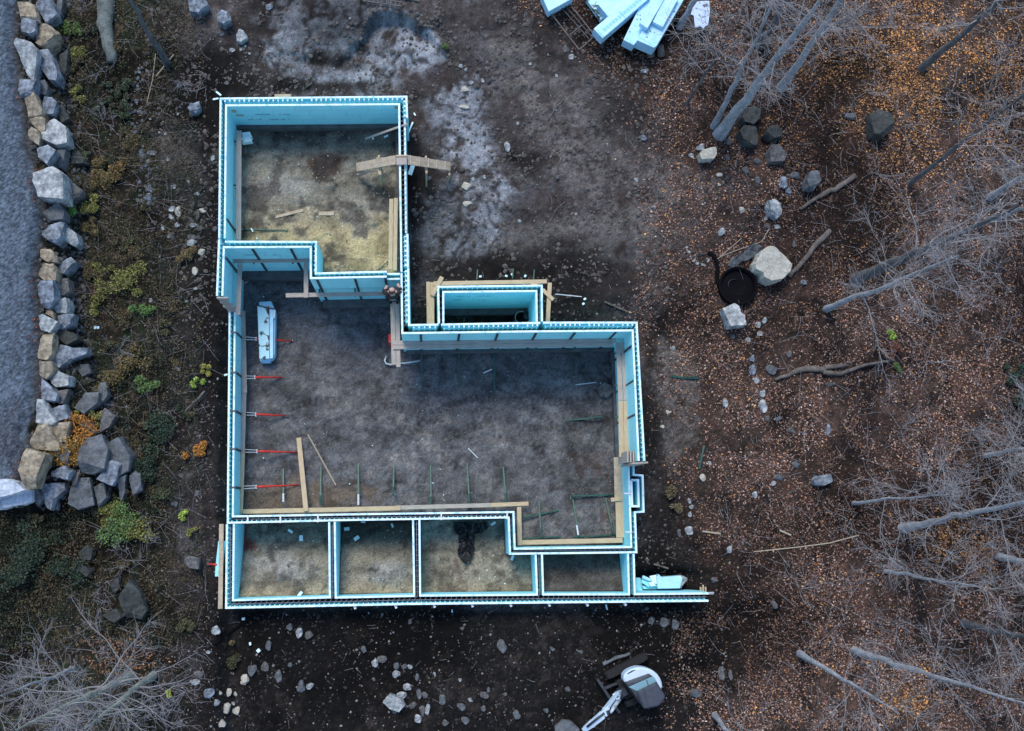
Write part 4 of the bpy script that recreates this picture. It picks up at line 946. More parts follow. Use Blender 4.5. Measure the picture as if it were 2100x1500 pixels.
def sheet(name, label, cat, outline, m, hgt, seed, nn=26, mb_=None):
    us = [p[0] for p in outline]; vs_ = [p[1] for p in outline]
    uu = np.linspace(min(us), max(us), nn); vv = np.linspace(min(vs_), max(vs_), nn)
    U, Vv = np.meshgrid(uu, vv); ok = inside(U, Vv, np.array(outline, float))
    pid = {}; V = []; Fc = []
    for a in range(nn):
        for b in range(nn):
            if ok[a, b]:
                g = G(U[a, b], Vv[a, b]); n1 = fbm(np.array([U[a, b] * .16 + seed]), np.array([Vv[a, b] * .16]), 3)[0]; r1 = abs(2 * fbm(np.array([U[a, b] * .10 + seed]), np.array([Vv[a, b] * .05]), 2)[0] - 1)
                pid[a, b] = len(V); V.append((g.x, g.y, g.z + .02 + hgt * (n1 * .8 + .7 * (1 - r1 * 4 if r1 < .25 else 0))))
    for a in range(nn - 1):
        for b in range(nn - 1):
            q = [pid.get((a, b)), pid.get((a, b + 1)), pid.get((a + 1, b + 1)), pid.get((a + 1, b))]
            if None not in q: Fc.append(tuple(reversed(q)))
    mb = MB(); mb.add(V, Fc); o = mb.build(name, M[m], smooth=False)
    so = o.modifiers.new('thickness', 'SOLIDIFY'); so.thickness = .012
    return tag(o, label, cat)
sheet('black_tarp', 'crumpled black sheet with a trailing tail in the third bay', 'tarp', [(930, 1070), (950, 1068), (975, 1072), (1000, 1069), (1004, 1082), (990, 1094), (975, 1096), (972, 1112), (974, 1130), (966, 1150), (955, 1158), (945, 1150), (937, 1138), (940, 1115), (940, 1098), (929, 1092)], 'tarp', .22, 3, 40)
sheet('blue_rag', 'dark blue crumpled sheet between the drum and the pale boulder', 'sheet', [(1489, 545), (1497, 530), (1520, 520), (1535, 503), (1560, 503), (1563, 520), (1548, 528), (1535, 535), (1520, 540), (1505, 553), (1492, 555)], 'rock_dark', .18, 9, 26)
mb = MB(); mb.tube([G(u, v, .05) for u, v in [(441, 1322), (455, 1308), (475, 1294), (500, 1278), (522, 1262), (540, 1255)]], .045, 7)
tag(mb.build('black_cable', M['black_plastic'], smooth=True), 'thick black cable leaving the south west corner of the bays', 'cable')
mb = MB(); mb.tube([G(u, v, .03) for u, v in [(1300, 540), (1340, 470), (1375, 500), (1410, 530), (1452, 520)][1:]], .02, 5)
tag(mb.build('thin_hose', M['dark_steel']), 'thin dark line running over the dirt to the black hose', 'hose')
# ------------------------------------------------------------------ worker on the planks
def skin_body(name, verts, edges, radii, m, parent=None, root=0, sub=2):
    me = bpy.data.meshes.new(name); me.from_pydata([tuple(v) for v in verts], edges, []); me.update()
    o = link(name, me, m, parent)
    sk = o.modifiers.new('skin', 'SKIN'); sk.use_smooth_shade = True
    for i, r in enumerate(radii):
        d = me.skin_vertices[0].data[i]; d.radius = (r, r) if not hasattr(r, '__len__') else r; d.use_root = (i == root)
    sb = o.modifiers.new('sub', 'SUBSURF'); sb.levels = sub; sb.render_levels = sub
    return o
wz = HP + .01
wf = P(808, 616, wz)
wk = thing('person', 'person in a dark jacket leaning on the foam wall tops from the planks', 'person', wf)
def L_(x, y, z): return Vector((wf.x + x, wf.y + y, wz + z))
hd = P(804, 597.5, wz + 1.60)
hx, hy = hd.x - wf.x, hd.y - wf.y
lh = P(791, 590, 3.66); rh = P(818, 586.5, 3.66)
bv, be, br = [], [], []
def bj(p, r, par=None):
    bv.append(Vector(p)); br.append(r)
    if par is not None: be.append((par, len(bv) - 1))
    return len(bv) - 1
pel = bj(L_(0, -.05, .92), (.15, .12)); ch = bj(L_(hx * .35, hy * .45 - .03, 1.18), (.16, .12), pel); nk0 = bj(L_(hx * .7, hy * .75, 1.42), (.12, .10), ch)
nk = bj(L_(hx * .9, hy * .92, 1.52), .055, nk0); h1 = bj(L_(hx, hy, 1.60), .085, nk); h2 = bj(L_(hx, hy + .02, 1.69), .098, h1); h3 = bj(L_(hx, hy + .02, 1.77), .06, h2)
ns = bj(L_(hx, hy + .125, 1.63), .014, h1)
for s in (-1, 1): bj(L_(hx + s * .10, hy, 1.64), .016, h1)
sh_, hips = [], []
for s, hp in ((-1, lh), (1, rh)):
    shp = bj(L_(hx * .7 + s * .19, hy * .72, 1.40), .068, nk0); el = bj((bv[shp] + hp) / 2 + Vector((s * .11, -.07, -.12)), .048, shp); wr = bj(bv[el].lerp(hp, .8), .032, el); pm = bj(hp, (.042, .02), wr)
    d = (hp - bv[el]); d.z = 0; d.normalize(); sd_ = Vector((d.y, -d.x, 0))
    for k in range(4):
        f1 = bj(hp + d * .045 + sd_ * (k - 1.5) * .021, .0095, pm); f2 = bj(hp + d * (.085 + .01 * (k in (1, 2))) + sd_ * (k - 1.5) * .024 + Vector((0, 0, -.022)), .008, f1)
    t1 = bj(hp - d * .01 - sd_ * s * .045, .011, pm); bj(hp + d * .03 - sd_ * s * .06 + Vector((0, 0, -.015)), .009, t1)
    sh_.append((shp, el, wr))
for s in (-1, 1):
    hp_ = bj(L_(s * .10, -.05, .88), .095, pel); kn = bj(L_(s * .11, .03, .48), .062, hp_); an = bj(L_(s * .11, -.03, .09), .04, kn); bj(L_(s * .12, .13, .035), .035, an); hips.append((hp_, kn, an))
skin_body('body', bv, be, br, M['skin'], wk, 0, 1)
jv = [bv[pel] + Vector((0, 0, -.06)), bv[ch], bv[nk0], bv[nk0] + Vector((0, 0, .04))]; je = [(0, 1), (1, 2), (2, 3)]; jr = [(.19, .15), (.20, .16), (.17, .13), .09]
for shp, el, wr in sh_:
    i0 = len(jv); jv += [bv[shp], bv[el], bv[wr]]; je += [(2, i0), (i0, i0 + 1), (i0 + 1, i0 + 2)]; jr += [.095, .07, .055]
skin_body('jacket', jv, je, jr, M['jacket'], wk, 1, 2)
tv = [bv[pel] + Vector((0, -.02, .02))]; te = []; tr_ = [(.18, .15)]
for hp_, kn, an in hips:
    i0 = len(tv); tv += [bv[hp_], bv[kn], bv[an]]; te += [(0, i0), (i0, i0 + 1), (i0 + 1, i0 + 2)]; tr_ += [.115, .082, .07]
skin_body('trousers', tv, te, tr_, M['trousers'], wk, 0, 2)
for hp_, kn, an in hips:
    mb = MB(); a = bv[an]; mb.bar(a + Vector((0, -.09, -.03)), a + Vector((0, .2, -.03)), .10, .06); mb.build('shoe', M['black_plastic'], wk, bevel=.02)
mb = MB(); hc = L_(hx, hy, 1.66); V = []; Fq = []
for i_ in range(5):
    th = .25 + i_ * .32
    for k in range(15):
        ph = math.pi + .1 + (k / 14) * (math.pi - .2); V.append(hc + Vector((.112 * math.cos(ph) * math.cos(th - .6), .125 * math.sin(ph) * math.cos(th - .6), .10 * math.sin(th - .6))))
for i_ in range(4):
    for k in range(14): Fq.append((i_ * 15 + k, i_ * 15 + k + 1, (i_ + 1) * 15 + k + 1, (i_ + 1) * 15 + k))
mb.add(V, Fq); mb.build('hair', M['hair'], wk, smooth=True)
mb = MB(); p = L_(0, -.20, 1.02); mb.box((p.x, p.y, p.z), .20, .03, .06); mb.build('waist_label', M['rock_pale'], wk)

# ------------------------------------------------------------------ small excavator
eg = G(1300, 1425); ez = eg.z
ex = thing('mini_excavator', 'small white excavator with a dark cab roof standing on the dark soil', 'excavator', eg)
def eprism(name, pts, z, h, m, bev=.02, taper=1.0):
    mb = MB(); mb.prism([P(u, v, ez + z) for u, v in pts], h, taper); return mb.build(name, M[m], ex, bevel=bev)
for k, (a, b) in enumerate([((1244, 1390), (1330, 1346)), ((1284, 1447), (1352, 1412))]):
    pa, pb = P(*a, ez + .5), P(*b, ez + .5); d = (pb - pa).normalized(); q = d.cross(Vector((0, 0, 1))).normalized() * .1
    mb = MB(); n = 9
    pr = [(-.0, .25), (.07, .42), (.22, .5)] ; L = (pb - pa).length
    prof = [(0, .25), (.06, .43), (.22, .5), (L - .22, .5), (L - .06, .43), (L, .25), (L - .06, .07), (L - .22, 0), (.22, 0), (.06, .07)]
    A = [Vector((pa.x, pa.y, ez)) + d * x + Vector((0, 0, z)) - q for x, z in prof]; B = [p + 2 * q for p in A]; n = len(prof)
    mb.add(A + B, [tuple(range(n)), tuple(range(2 * n - 1, n - 1, -1))] + [(i, n + i, n + (i + 1) % n, (i + 1) % n) for i in range(n)])
    tr0 = mb.build('track', M['rubber'], ex, bevel=.015)
    mb = MB(); 
    for j in range(int(L / .1)):
        c = Vector((pa.x, pa.y, ez + .515)) + d * (.2 + j * .1)
        if .2 + j * .1 < L - .2: mb.bar(c - q * .96, c + q * .96, .04, .03)
    mb.build('track_grousers', M['rubber'], tr0)
eprism('undercarriage', [(1264, 1398), (1322, 1368), (1340, 1408), (1284, 1436)], .45, .25, 'rubber')
mb = MB(); mb.bar(P(1226, 1394, ez + .42), P(1271, 1463, ez + .42), .09, .4); mb.build('dozer_blade', M['dark_steel'], ex, bevel=.01)
for a, b in [((1240, 1412), (1270, 1400)), ((1256, 1440), (1284, 1428))]:
    mb = MB(); mb.bar(P(*a, ez + .35), P(*b, ez + .35), .08, .1); mb.build('blade_arm', M['dark_steel'], ex)
hood = [(1278, 1390), (1281, 1383), (1287, 1377), (1294, 1373.5), (1304, 1369.5), (1313, 1369), (1325, 1370.5), (1336, 1374), (1345, 1380), (1351.5, 1387), (1356, 1396), (1358.5, 1405), (1359, 1413), (1350, 1420), (1300, 1426), (1287, 1408), (1281, 1400)]
eprism('lower_body', [(1276 + (u - 1276) * 1.0, v - 1.5) for u, v in hood], .78, .34, 'dark_steel', .03)
eprism('hood', hood, 1.32, .54, 'white_paint', .07)
eprism('hood_vent', [(1285.5, 1382), (1296, 1375.5), (1305, 1373.5), (1300, 1376.5), (1289, 1382.5)], 1.325, .02, 'dark_steel', 0)
eprism('cab', [(1287.5, 1406), (1300, 1401), (1339, 1387), (1346, 1397), (1362, 1424), (1362, 1433), (1352, 1448), (1322, 1454)], 1.95, 1.2, 'dark_steel', .02)
eprism('rear_window', [(1289.5, 1409.5), (1338.5, 1387.8), (1341.5, 1389), (1346, 1396), (1345.5, 1399), (1306, 1418)], 1.97, .25, 'glass', .008)
m1 = MB(); m1.bar(P(1326, 1394.5, ez + 1.99), P(1329.5, 1406, ez + 1.99), .02, .015); m1.build('window_divider', M['dark_steel'], ex)
eprism('cab_roof', [(1306.5, 1419.5), (1348, 1400), (1365.5, 1428.5), (1363, 1436), (1352, 1449), (1321, 1455.5)], 2.22, .16, 'cab_roof', .05)
m1 = MB(); m1.bar(P(1319.5, 1414, ez + 2.235), P(1331, 1454, ez + 2.235), .015, .012); m1.build('roof_seam', M['dark_steel'], ex)
eprism('boom_mount', [(1268, 1418), (1282, 1410), (1290, 1424), (1276, 1432)], .85, .5, 'dark_steel')
def beam(name, pts, w0, w1, m='white_paint', par=ex):
    mb = MB()
    for (u, v, z, wa), (u2, v2, z2, wb) in zip(pts[:-1], pts[1:]):
        a, b = P(u, v, ez + z), P(u2, v2, ez + z2); d = (b - a).normalized(); s = d.cross(Vector((0, 0, 1))).normalized(); t = s.cross(d)
        la = [a - s * wa / 2 - t * w0, a + s * wa / 2 - t * w0, a + s * wa / 2, a - s * wa / 2]; lb = [b - s * wb / 2 - t * w1, b + s * wb / 2 - t * w1, b + s * wb / 2, b - s * wb / 2]
        mb.hexa([la[0], la[1], lb[1], lb[0]], [la[3], la[2], lb[2], lb[3]])
    return mb.build(name, M[m], par, bevel=.012)
bm_ = beam('boom', [(1274.5, 1416, 1.0, .05), (1270.5, 1425, 1.5, .16), (1250, 1455, 2.5, .21), (1242.5, 1463, 2.62, .2)], .2, .22)
beam('arm', [(1244, 1461, 2.63, .19), (1233, 1471, 2.6, .22), (1212, 1488, 2.35, .2), (1196, 1500, 2.1, .15)], .2, .16)
m1 = MB(); m1.bar(P(1268.5, 1428, ez + 1.62), P(1252, 1452, ez + 2.45), .03, .012); m1.build('boom_seam', M['dark_steel'], ex)
m1 = MB(); m1.tube([P(1239, 1463, ez + 2.68), P(1222, 1476, ez + 2.56), P(1204, 1491, ez + 2.3)], .035, 7); m1.build('arm_cylinder', M['dark_steel'], ex, smooth=True)
m1 = MB(); m1.tube([P(1246, 1458, ez + 2.68), P(1249, 1466, ez + 2.68)], .05, 8); m1.build('pivot_pin', M['dark_steel'], ex)
m1 = MB(); m1.tube([P(1272, 1436, ez + 1.7), P(1254, 1459, ez + 2.4)], .035, 8); m1.tube([P(1262, 1449, ez + 2.1), P(1252, 1461, ez + 2.45)], .05, 8); m1.build('hydraulic_cylinder', M['pale_steel'], ex, smooth=True)
m1 = MB(); m1.tube([P(u, v, ez + z) for u, v, z in [(1253, 1452, 2.6), (1249, 1459, 2.78), (1251, 1467, 2.82), (1247, 1473, 2.75), (1240, 1470, 2.7)]], .02, 6); m1.build('hydraulic_hose', M['black_plastic'], ex)
m1 = MB(); m1.tube([P(1270, 1433, ez + 1.85), P(1264.5, 1434, ez + 1.9)], .025, 6); m1.build('work_lamp', M['white_paint'], ex)
# ------------------------------------------------------------------ dark folded thing next to the arm
slab('steel_bucket', 'dark grey bucket lying on the soil below the excavator arm', 'bucket', [(1138, 1492), (1154, 1478), (1172, 1480), (1190, 1497), (1186, 1508), (1140, 1508)], gh(P(1165, 1492, .6).x, P(1165, 1492, .6).y) + .3, .3, 'rock_dark', bev=.03)
# ------------------------------------------------------------------ boulders and stones
def rough(bm, amp, sc, seed):
    for v in bm.verts:
        p = v.co * sc + Vector((seed * 3.1, seed * 1.7, seed))
        v.co += v.normal * (mnoise.noise(p) * amp + mnoise.noise(p * 2.7) * amp * .45)
def boulder(name, label, cat, poly, h, m, seed, group=None, sink=.1, drop=0.0):
    cu_, cv_ = sum(p[0] for p in poly) / len(poly), sum(p[1] for p in poly) / len(poly)
    g = G(cu_, cv_); zb = g.z - drop
    rg = random.Random(seed)
    gs = 1.07 if cu_ < 320 else 1.03
    ring = [P(cu_ + (u - cu_) * gs, cv_ + (v - cv_) * gs, zb + h * .62) for u, v in poly]
    ar = sum(ring[i].x * ring[(i + 1) % len(ring)].y - ring[(i + 1) % len(ring)].x * ring[i].y for i in range(len(ring)))
    if ar < 0: ring.reverse()
    c = sum(ring, Vector()) / len(ring); n = len(ring)
    bm = bmesh.new()
    rings = []
    for s, z in ((.96, -h * .62 - sink), (1.0, -.05 * h), (.94, .55 * h)):
        rings.append([bm.verts.new(Vector(((p.x - c.x) * s, (p.y - c.y) * s, z + (rg.uniform(-.06, .06) if s == 1 else 0)))) for p in ring])
    for a, b in zip(rings[:-1], rings[1:]):
        for i in range(n): bm.faces.new((a[i], a[(i + 1) % n], b[(i + 1) % n], b[i]))
    bm.faces.new(list(reversed(rings[0]))); bm.faces.new(rings[-1])
    # split faces: one broad tilted top and a few broken corners
    rad = sum((p - c).to_2d().length for p in ring) / n
    cuts = [(Vector((rg.uniform(-.30, .30), rg.uniform(-.30, .30), 1)), Vector((0, 0, h * rg.uniform(.30, .40))))]
    for k in range(rg.randint(1, 3)):
        a_ = rg.uniform(0, 6.283); tl = rg.uniform(.5, 1.3); r_ = rad * rg.uniform(.55, .85)
        cuts.append((Vector((math.cos(a_), math.sin(a_), tl)), Vector((math.cos(a_) * r_, math.sin(a_) * r_, h * .36))))
    for nr, co in cuts:
        res = bmesh.ops.bisect_plane(bm, geom=bm.verts[:] + bm.edges[:] + bm.faces[:], plane_co=co, plane_no=nr.normalized(), clear_outer=True)
        ed = [e for e in res['geom_cut'] if isinstance(e, bmesh.types.BMEdge)]
        if ed:
            try: bmesh.ops.contextual_create(bm, geom=ed)
            except Exception: pass
    bmesh.ops.triangulate(bm, faces=bm.faces[:])
    for _ in range(4):
        lg = [e for e in bm.edges if e.calc_length() > .11]
        if lg: bmesh.ops.subdivide_edges(bm, edges=lg, cuts=1); bmesh.ops.triangulate(bm, faces=bm.faces[:])
    bm.normal_update(); rough(bm, .034, 2.6, seed); bm.normal_update(); rough(bm, .022, 8, seed)
    me = bpy.data.meshes.new(name); bm.to_mesh(me); bm.free()
    o = link(name, me, M[m]); o.location = c
    return tag(o, label, cat, group)
def stone(name, label, cat, u, v, ru, rv, m, seed, group=None, ang=0.0, sub=2, flat=.7, zoff=0.0):
    rg = random.Random(seed * 7 + 1)
    g = G(u, v); a, b = ru * MPP, rv * MPP; h = flat * min(a, b)
    bm = bmesh.new(); bmesh.ops.create_icosphere(bm, subdivisions=sub, radius=1)
    for vtx in bm.verts:     # a few flat facets, like field stone
        pass
    for k in range(8):
        d = Vector((rg.gauss(0, 1), rg.gauss(0, 1), rg.gauss(0, .7))).normalized(); cut = rg.uniform(.50, .80)
        for vtx in bm.verts:
            t = vtx.co.dot(d)
            if t > cut: vtx.co -= d * (t - cut) * .96
    bm.normal_update(); rough(bm, .13, 1.5, seed)
    for vtx in bm.verts: vtx.co = Vector((vtx.co.x * a * 1.06, vtx.co.y * b * 1.06, vtx.co.z * h))
    bmesh.ops.rotate(bm, verts=bm.verts, matrix=Matrix.Rotation(math.radians(ang), 3, 'Z'))
    me = bpy.data.meshes.new(name); bm.to_mesh(me); bm.free()
    me.polygons.foreach_set('use_smooth', [False] * len(me.polygons))
    o = link(name, me, M[m]); o.location = (g.x, g.y, g.z + h * .35 + zoff)
    return tag(o, label, cat, group)

BL = [ # outline, height, material, what it looks like
 ([(40, 9), (61, 8), (75, 17), (82, 47), (47, 43)], .55, 'rock_tan', 'tan boulder at the top of the drive edge, above a blue block'),
 ([(76, 5), (107, 0), (119, 33), (97, 49), (83, 29)], .7, 'rock_blue', 'large blue grey boulder at the top of the second row'),
 ([(45, 57), (52, 43), (76, 46), (75, 68), (64, 74), (46, 69)], .6, 'rock_blue', 'blue block below the topmost tan boulder on the drive edge'),
 ([(85, 58), (102, 55), (121, 69), (111, 94), (100, 107), (78, 92), (81, 75)], .7, 'rock_tan', 'tan angular boulder right of the blue block'),
 ([(36, 97), (42, 89), (69, 94), (81, 107), (68, 163), (59, 156)], .75, 'rock_pale', 'pale wedge boulder tapering downwards on the drive edge'),
 ([(83, 111), (104, 108), (111, 121), (124, 156), (120, 171), (104, 168), (81, 133)], .7, 'rock_blue', 'long blue boulder beside the pale wedge'),
 ([(42, 167), (81, 169), (69, 196), (49, 203), (42, 189)], .6, 'rock_blue', 'blue triangular boulder below the pale wedge'),
 ([(88, 159), (101, 180), (96, 198), (85, 194)], .5, 'rock_dark', 'narrow dark boulder right of the blue triangle'),
 ([(53, 206), (75, 196), (91, 232), (88, 239), (62, 242)], .65, 'rock_tan', 'tan grey slab boulder with a flat rectangular top'),
 ([(93, 203), (111, 206), (119, 214), (113, 237), (95, 241)], .6, 'rock_blue', 'bright blue boulder right of the rectangular slab'),
 ([(118, 224), (132, 220), (144, 246), (128, 255)], .5, 'rock_dark', 'dark boulder at the planting side of the bright blue one'),
 ([(62, 249), (87, 242), (97, 247), (92, 276), (75, 264)], .55, 'rock_tan', 'light tan boulder just under the rectangular slab'),
 ([(60, 269), (69, 265), (86, 276), (81, 299), (66, 290)], .5, 'rock_tan', 'small drive edge boulder under the light tan one'),
 ([(98, 254), (111, 245), (137, 263), (141, 297), (121, 304), (89, 290)], .75, 'rock_pale', 'large two toned boulder with an ochre right side'),
 ([(80, 308), (102, 302), (120, 315), (104, 344), (85, 328)], .7, 'rock_blue', 'pale blue boulder pointing down above the biggest white one'),
 ([(120, 313), (128, 307), (136, 309), (132, 349), (113, 337)], .5, 'rock_dark', 'grey dark boulder touching the pale blue pointed one'),
 ([(147, 316), (163, 313), (180, 337), (151, 339)], .4, 'rock_dark', 'low mossy boulder in the planting, upper one'),
 ([(75, 361), (111, 347), (133, 360), (135, 413), (87, 408), (75, 379)], .95, 'rock_pale', 'biggest whitish boulder of the drive edge'),
 ([(137, 377), (144, 372), (173, 396), (166, 406), (144, 415)], .6, 'rock_grey', 'triangular grey boulder right of the biggest whitish one'),
 ([(92, 439), (123, 418), (135, 436), (132, 451), (99, 456)], .6, 'rock_dark', 'dark blue boulder below the biggest whitish one'),
 ([(87, 483), (104, 465), (132, 457), (130, 490), (121, 502), (104, 495)], .65, 'rock_blue', 'stepped blue grey boulder beside a green fern'),
 ([(133, 479), (146, 472), (161, 483), (163, 500), (155, 506), (139, 498)], .6, 'rock_pale', 'rounded pale boulder with green lichen in the second row'),
 ([(87, 515), (106, 514), (118, 528), (118, 539), (99, 540), (88, 530)], .5, 'rock_tan', 'tan boulder above the brown squarish one'),
 ([(121, 549), (146, 530), (158, 539), (135, 563), (123, 563)], .6, 'rock_blue', 'violet grey leaning boulder in the second row'),
 ([(82, 567), (94, 541), (109, 541), (120, 556), (118, 578), (94, 577)], .6, 'rock_tan', 'brown squarish boulder on the drive edge'),
 ([(123, 574), (142, 574), (147, 601), (133, 608), (125, 603)], .55, 'rock_grey', 'greenish upright boulder right of the brown squarish one'),
 ([(82, 591), (90, 580), (116, 580), (117, 617), (101, 634), (88, 626)], .7, 'rock_blue', 'large rounded green blue boulder below the brown one'),
 ([(109, 632), (121, 620), (139, 613), (144, 627), (139, 645), (121, 643)], .55, 'rock_pale', 'notched pale boulder in the second row'),
 ([(95, 645), (99, 637), (113, 641), (113, 655)], .4, 'rock_tan', 'smallest pale block on the drive edge'),
 ([(85, 651), (92, 648), (120, 661), (106, 684), (90, 679)], .6, 'rock_pale', 'pale green striped boulder under the smallest block'),
 ([(123, 650), (152, 646), (149, 667), (130, 677), (121, 671)], .6, 'rock_blue', 'violet blue boulder right of the striped one'),
 ([(121, 681), (132, 678), (158, 686), (163, 697), (140, 709), (125, 695)], .55, 'rock_dark', 'dark green boulder with a pale edge'),
 ([(89, 684), (111, 684), (111, 730), (104, 742), (85, 738)], .65, 'rock_tan', 'long tan boulder standing upright on the drive edge'),
 ([(118, 707), (151, 716), (179, 715), (178, 726), (147, 739), (128, 757), (113, 745), (111, 727)], .6, 'rock_blue', 'broad winged blue grey boulder reaching into the planting'),
 ([(87, 745), (111, 744), (114, 758), (97, 778), (86, 770)], .55, 'rock_tan', 'small tan boulder below the long upright one'),
 ([(104, 777), (120, 763), (147, 774), (145, 792), (118, 795)], .55, 'rock_pale', 'grey boulder with a pale lit top below the winged one'),
 ([(88, 777), (123, 811), (118, 824), (91, 822), (86, 795)], .5, 'rock_blue', 'sloping boulder with a thin tan ridge'),
 ([(123, 804), (143, 801), (134, 829), (123, 829)], .45, 'rock_grey', 'small grey boulder right of the sloping ridge'),
 ([(82, 820), (91, 822), (118, 865), (109, 872), (77, 867)], .6, 'rock_pale', 'pale triangular boulder by red leaves on the drive'),
 ([(107, 840), (134, 831), (142, 858), (122, 865)], .5, 'rock_blue', 'jagged blue boulder right of the pale triangle'),
 ([(79, 872), (104, 872), (123, 915), (118, 923), (66, 922)], .6, 'rock_tan', 'olive slab boulder partly under the orange bush'),
 ([(59, 922), (100, 934), (73, 1001), (57, 1001), (45, 965), (52, 935)], .75, 'rock_tan', 'long tilted slab boulder at the corner of the drive'),
 ([(-25, 990), (14, 983), (41, 990), (59, 1006), (0, 1021), (-30, 1025)], .75, 'rock_white', 'bright whitish boulder at the left border of the photo'),
 ([(-8, 1026), (29, 1017), (70, 1003), (68, 1028), (57, 1033), (0, 1045)], .5, 'rock_white', 'light blue flat boulder just below the bright border one'),
 ([(109, 969), (134, 956), (150, 967), (143, 985), (109, 976)], .5, 'rock_blue', 'blue grey boulder under the orange bush'),
 ([(93, 994), (134, 990), (136, 1005), (116, 1024), (111, 1046), (93, 1035)], .65, 'rock_blue', 'large bluish boulder with a bent outline at the pile foot'),
 ([(154, 981), (186, 981), (193, 1035), (163, 1044), (145, 1033)], .6, 'rock_dark', 'dark rounded boulder with a lighter bottom at the pile foot'),
 ([(181, 901), (208, 894), (222, 924), (218, 960), (190, 972), (168, 967), (165, 924)], .75, 'rock_dark', 'dark broad boulder in the middle of the pile'),
 ([(218, 913), (249, 899), (272, 935), (265, 965), (245, 975), (228, 950)], .65, 'rock_dark', 'large dark boulder at the right end of the pile'),
 ([(204, 983), (233, 944), (252, 947), (240, 985), (233, 996)], .7, 'rock_blue', 'bright blue slab leaning on the dark pile'),
 ([(168, 874), (179, 865), (202, 888), (181, 897)], .5, 'rock_grey', 'grey stone above the dark broad boulder'),
 ([(211, 847), (218, 840), (237, 854), (227, 876), (211, 888)], .55, 'rock_grey', 'greenish grey stone with yellow plants on it'),
 ([(159, 838), (177, 808), (204, 806), (202, 829), (177, 851)], .55, 'rock_dark', 'dark boulder in the shade above the pile'),
 ([(206, 786), (220, 786), (224, 811), (211, 829), (202, 820)], .5, 'rock_dark', 'narrow dark boulder at the upper right of the pile'),
 ([(156, 749), (184, 749), (188, 765), (170, 772)], .4, 'rock_dark', 'low dark stone below the winged boulder'),
 ([(109, 870), (145, 867), (136, 906), (118, 908)], .5, 'rock_tan', 'mossy brown boulder behind the orange bush'),
 ([(113, 932), (126, 905), (150, 925), (138, 952)], .45, 'rock_dark', 'dark stone in the middle of the orange bush'),
 ([(150, 978), (166, 964), (160, 990), (152, 1000)], .4, 'rock_grey', 'slim grey stone between two pile foot boulders'),
 ([(196, 1000), (214, 990), (222, 1020), (205, 1040)], .5, 'rock_dark', 'dark stone right of the rounded pile foot boulder'),
 ([(245, 985), (262, 975), (258, 1010), (247, 1035)], .45, 'rock_dark', 'mossy pointed stone at the lower right of the pile'),
 ([(270, 960), (290, 975), (292, 1005), (275, 1015), (268, 985)], .45, 'rock_dark', 'dark stone standing apart at the far right of the pile'),
 ([(122, 8), (132, 0), (128, 34), (118, 44)], .5, 'rock_dark', 'dark boulder behind the large top blue grey one'),
 ([(126, 118), (142, 105), (140, 150), (126, 165)], .5, 'rock_dark', 'dark violet boulder in the planting beside the long blue one'),
 ([(70, 1010), (92, 975), (95, 1020), (75, 1040)], .45, 'rock_dark', 'dark block under the corner slab of the drive'),
 ([(162, 1134), (179, 1118), (193, 1128), (187, 1150), (170, 1148)], .4, 'rock_grey', 'violet grey stone in the planting south of the pile'),
 ([(158, 1168), (172, 1158), (192, 1170), (180, 1182)], .4, 'rock_dark', 'grey stone just under the violet grey one'),
 ([(248, 1225), (272, 1188), (290, 1215), (301, 1252), (290, 1268), (262, 1265)], .6, 'rock_dark', 'big dark green boulder above the bare tree'),
 ([(228, 1195), (244, 1182), (248, 1205), (236, 1220)], .4, 'rock_dark', 'dark stone left of the big dark green boulder'),
 ([(212, 1262), (238, 1248), (258, 1262), (236, 1276)], .4, 'rock_grey', 'grey stone below the big dark green boulder'),
 ([(376, 1150), (387, 1140), (411, 1145), (409, 1168), (390, 1165)], .5, 'rock_grey', 'greenish angular boulder west of the bays'),
 ([(1543, 545), (1556, 520), (1572, 508), (1586, 510), (1603, 528), (1618, 545), (1616, 560), (1600, 576), (1577, 580), (1562, 572), (1560, 563), (1546, 556)], .95, 'rock_cream', 'biggest pale smooth boulder beside the black drum'),
 ([(1482, 634), (1505, 624), (1512, 630), (1516, 644), (1525, 650), (1524, 671), (1494, 672)], .65, 'rock_pale', 'pale blue block boulder just below the black drum'),
 ([(1517, 245), (1524, 228), (1545, 221), (1558, 227), (1555, 246), (1542, 259), (1522, 256)], .6, 'rock_grey', 'reddish grey boulder beside the thick leaning trunk'),
 ([(1512, 275), (1522, 263), (1548, 264), (1552, 285), (1549, 300), (1525, 300)], .65, 'rock_grey', 'square grey boulder between two others near the leaning trunk'),
 ([(1565, 280), (1575, 264), (1592, 260), (1604, 272), (1600, 282), (1580, 288)], .5, 'rock_dark', 'dark flat boulder right of the square grey one'),
 ([(1574, 310), (1581, 300), (1594, 302), (1611, 320), (1606, 332), (1578, 334)], .55, 'rock_grey', 'triangular grey boulder below the dark flat one'),
 ([(1431, 318), (1440, 310), (1466, 304), (1469, 318), (1462, 328), (1437, 330)], .5, 'rock_cream', 'cream boulder with an orange stripe on the earth mound'),
 ([(1573, 414), (1587, 410), (1597, 420), (1601, 440), (1592, 450), (1577, 440)], .55, 'rock_pale', 'long whitish boulder right of the earth mound'),
 ([(1650, 372), (1660, 354), (1675, 352), (1682, 370), (1668, 390), (1652, 388)], .6, 'rock_dark', 'dark mossy boulder beside the upper log'),
 ([(1781, 235), (1800, 228), (1822, 240), (1828, 265), (1808, 284), (1788, 280)], .7, 'rock_dark', 'dark boulder with a pale cap in the orange leaves'),
 ([(786, 1440), (800, 1424), (822, 1432), (832, 1446), (818, 1460), (798, 1452)], .5, 'rock_pale', 'biggest pale stone of the group on the dark soil'),
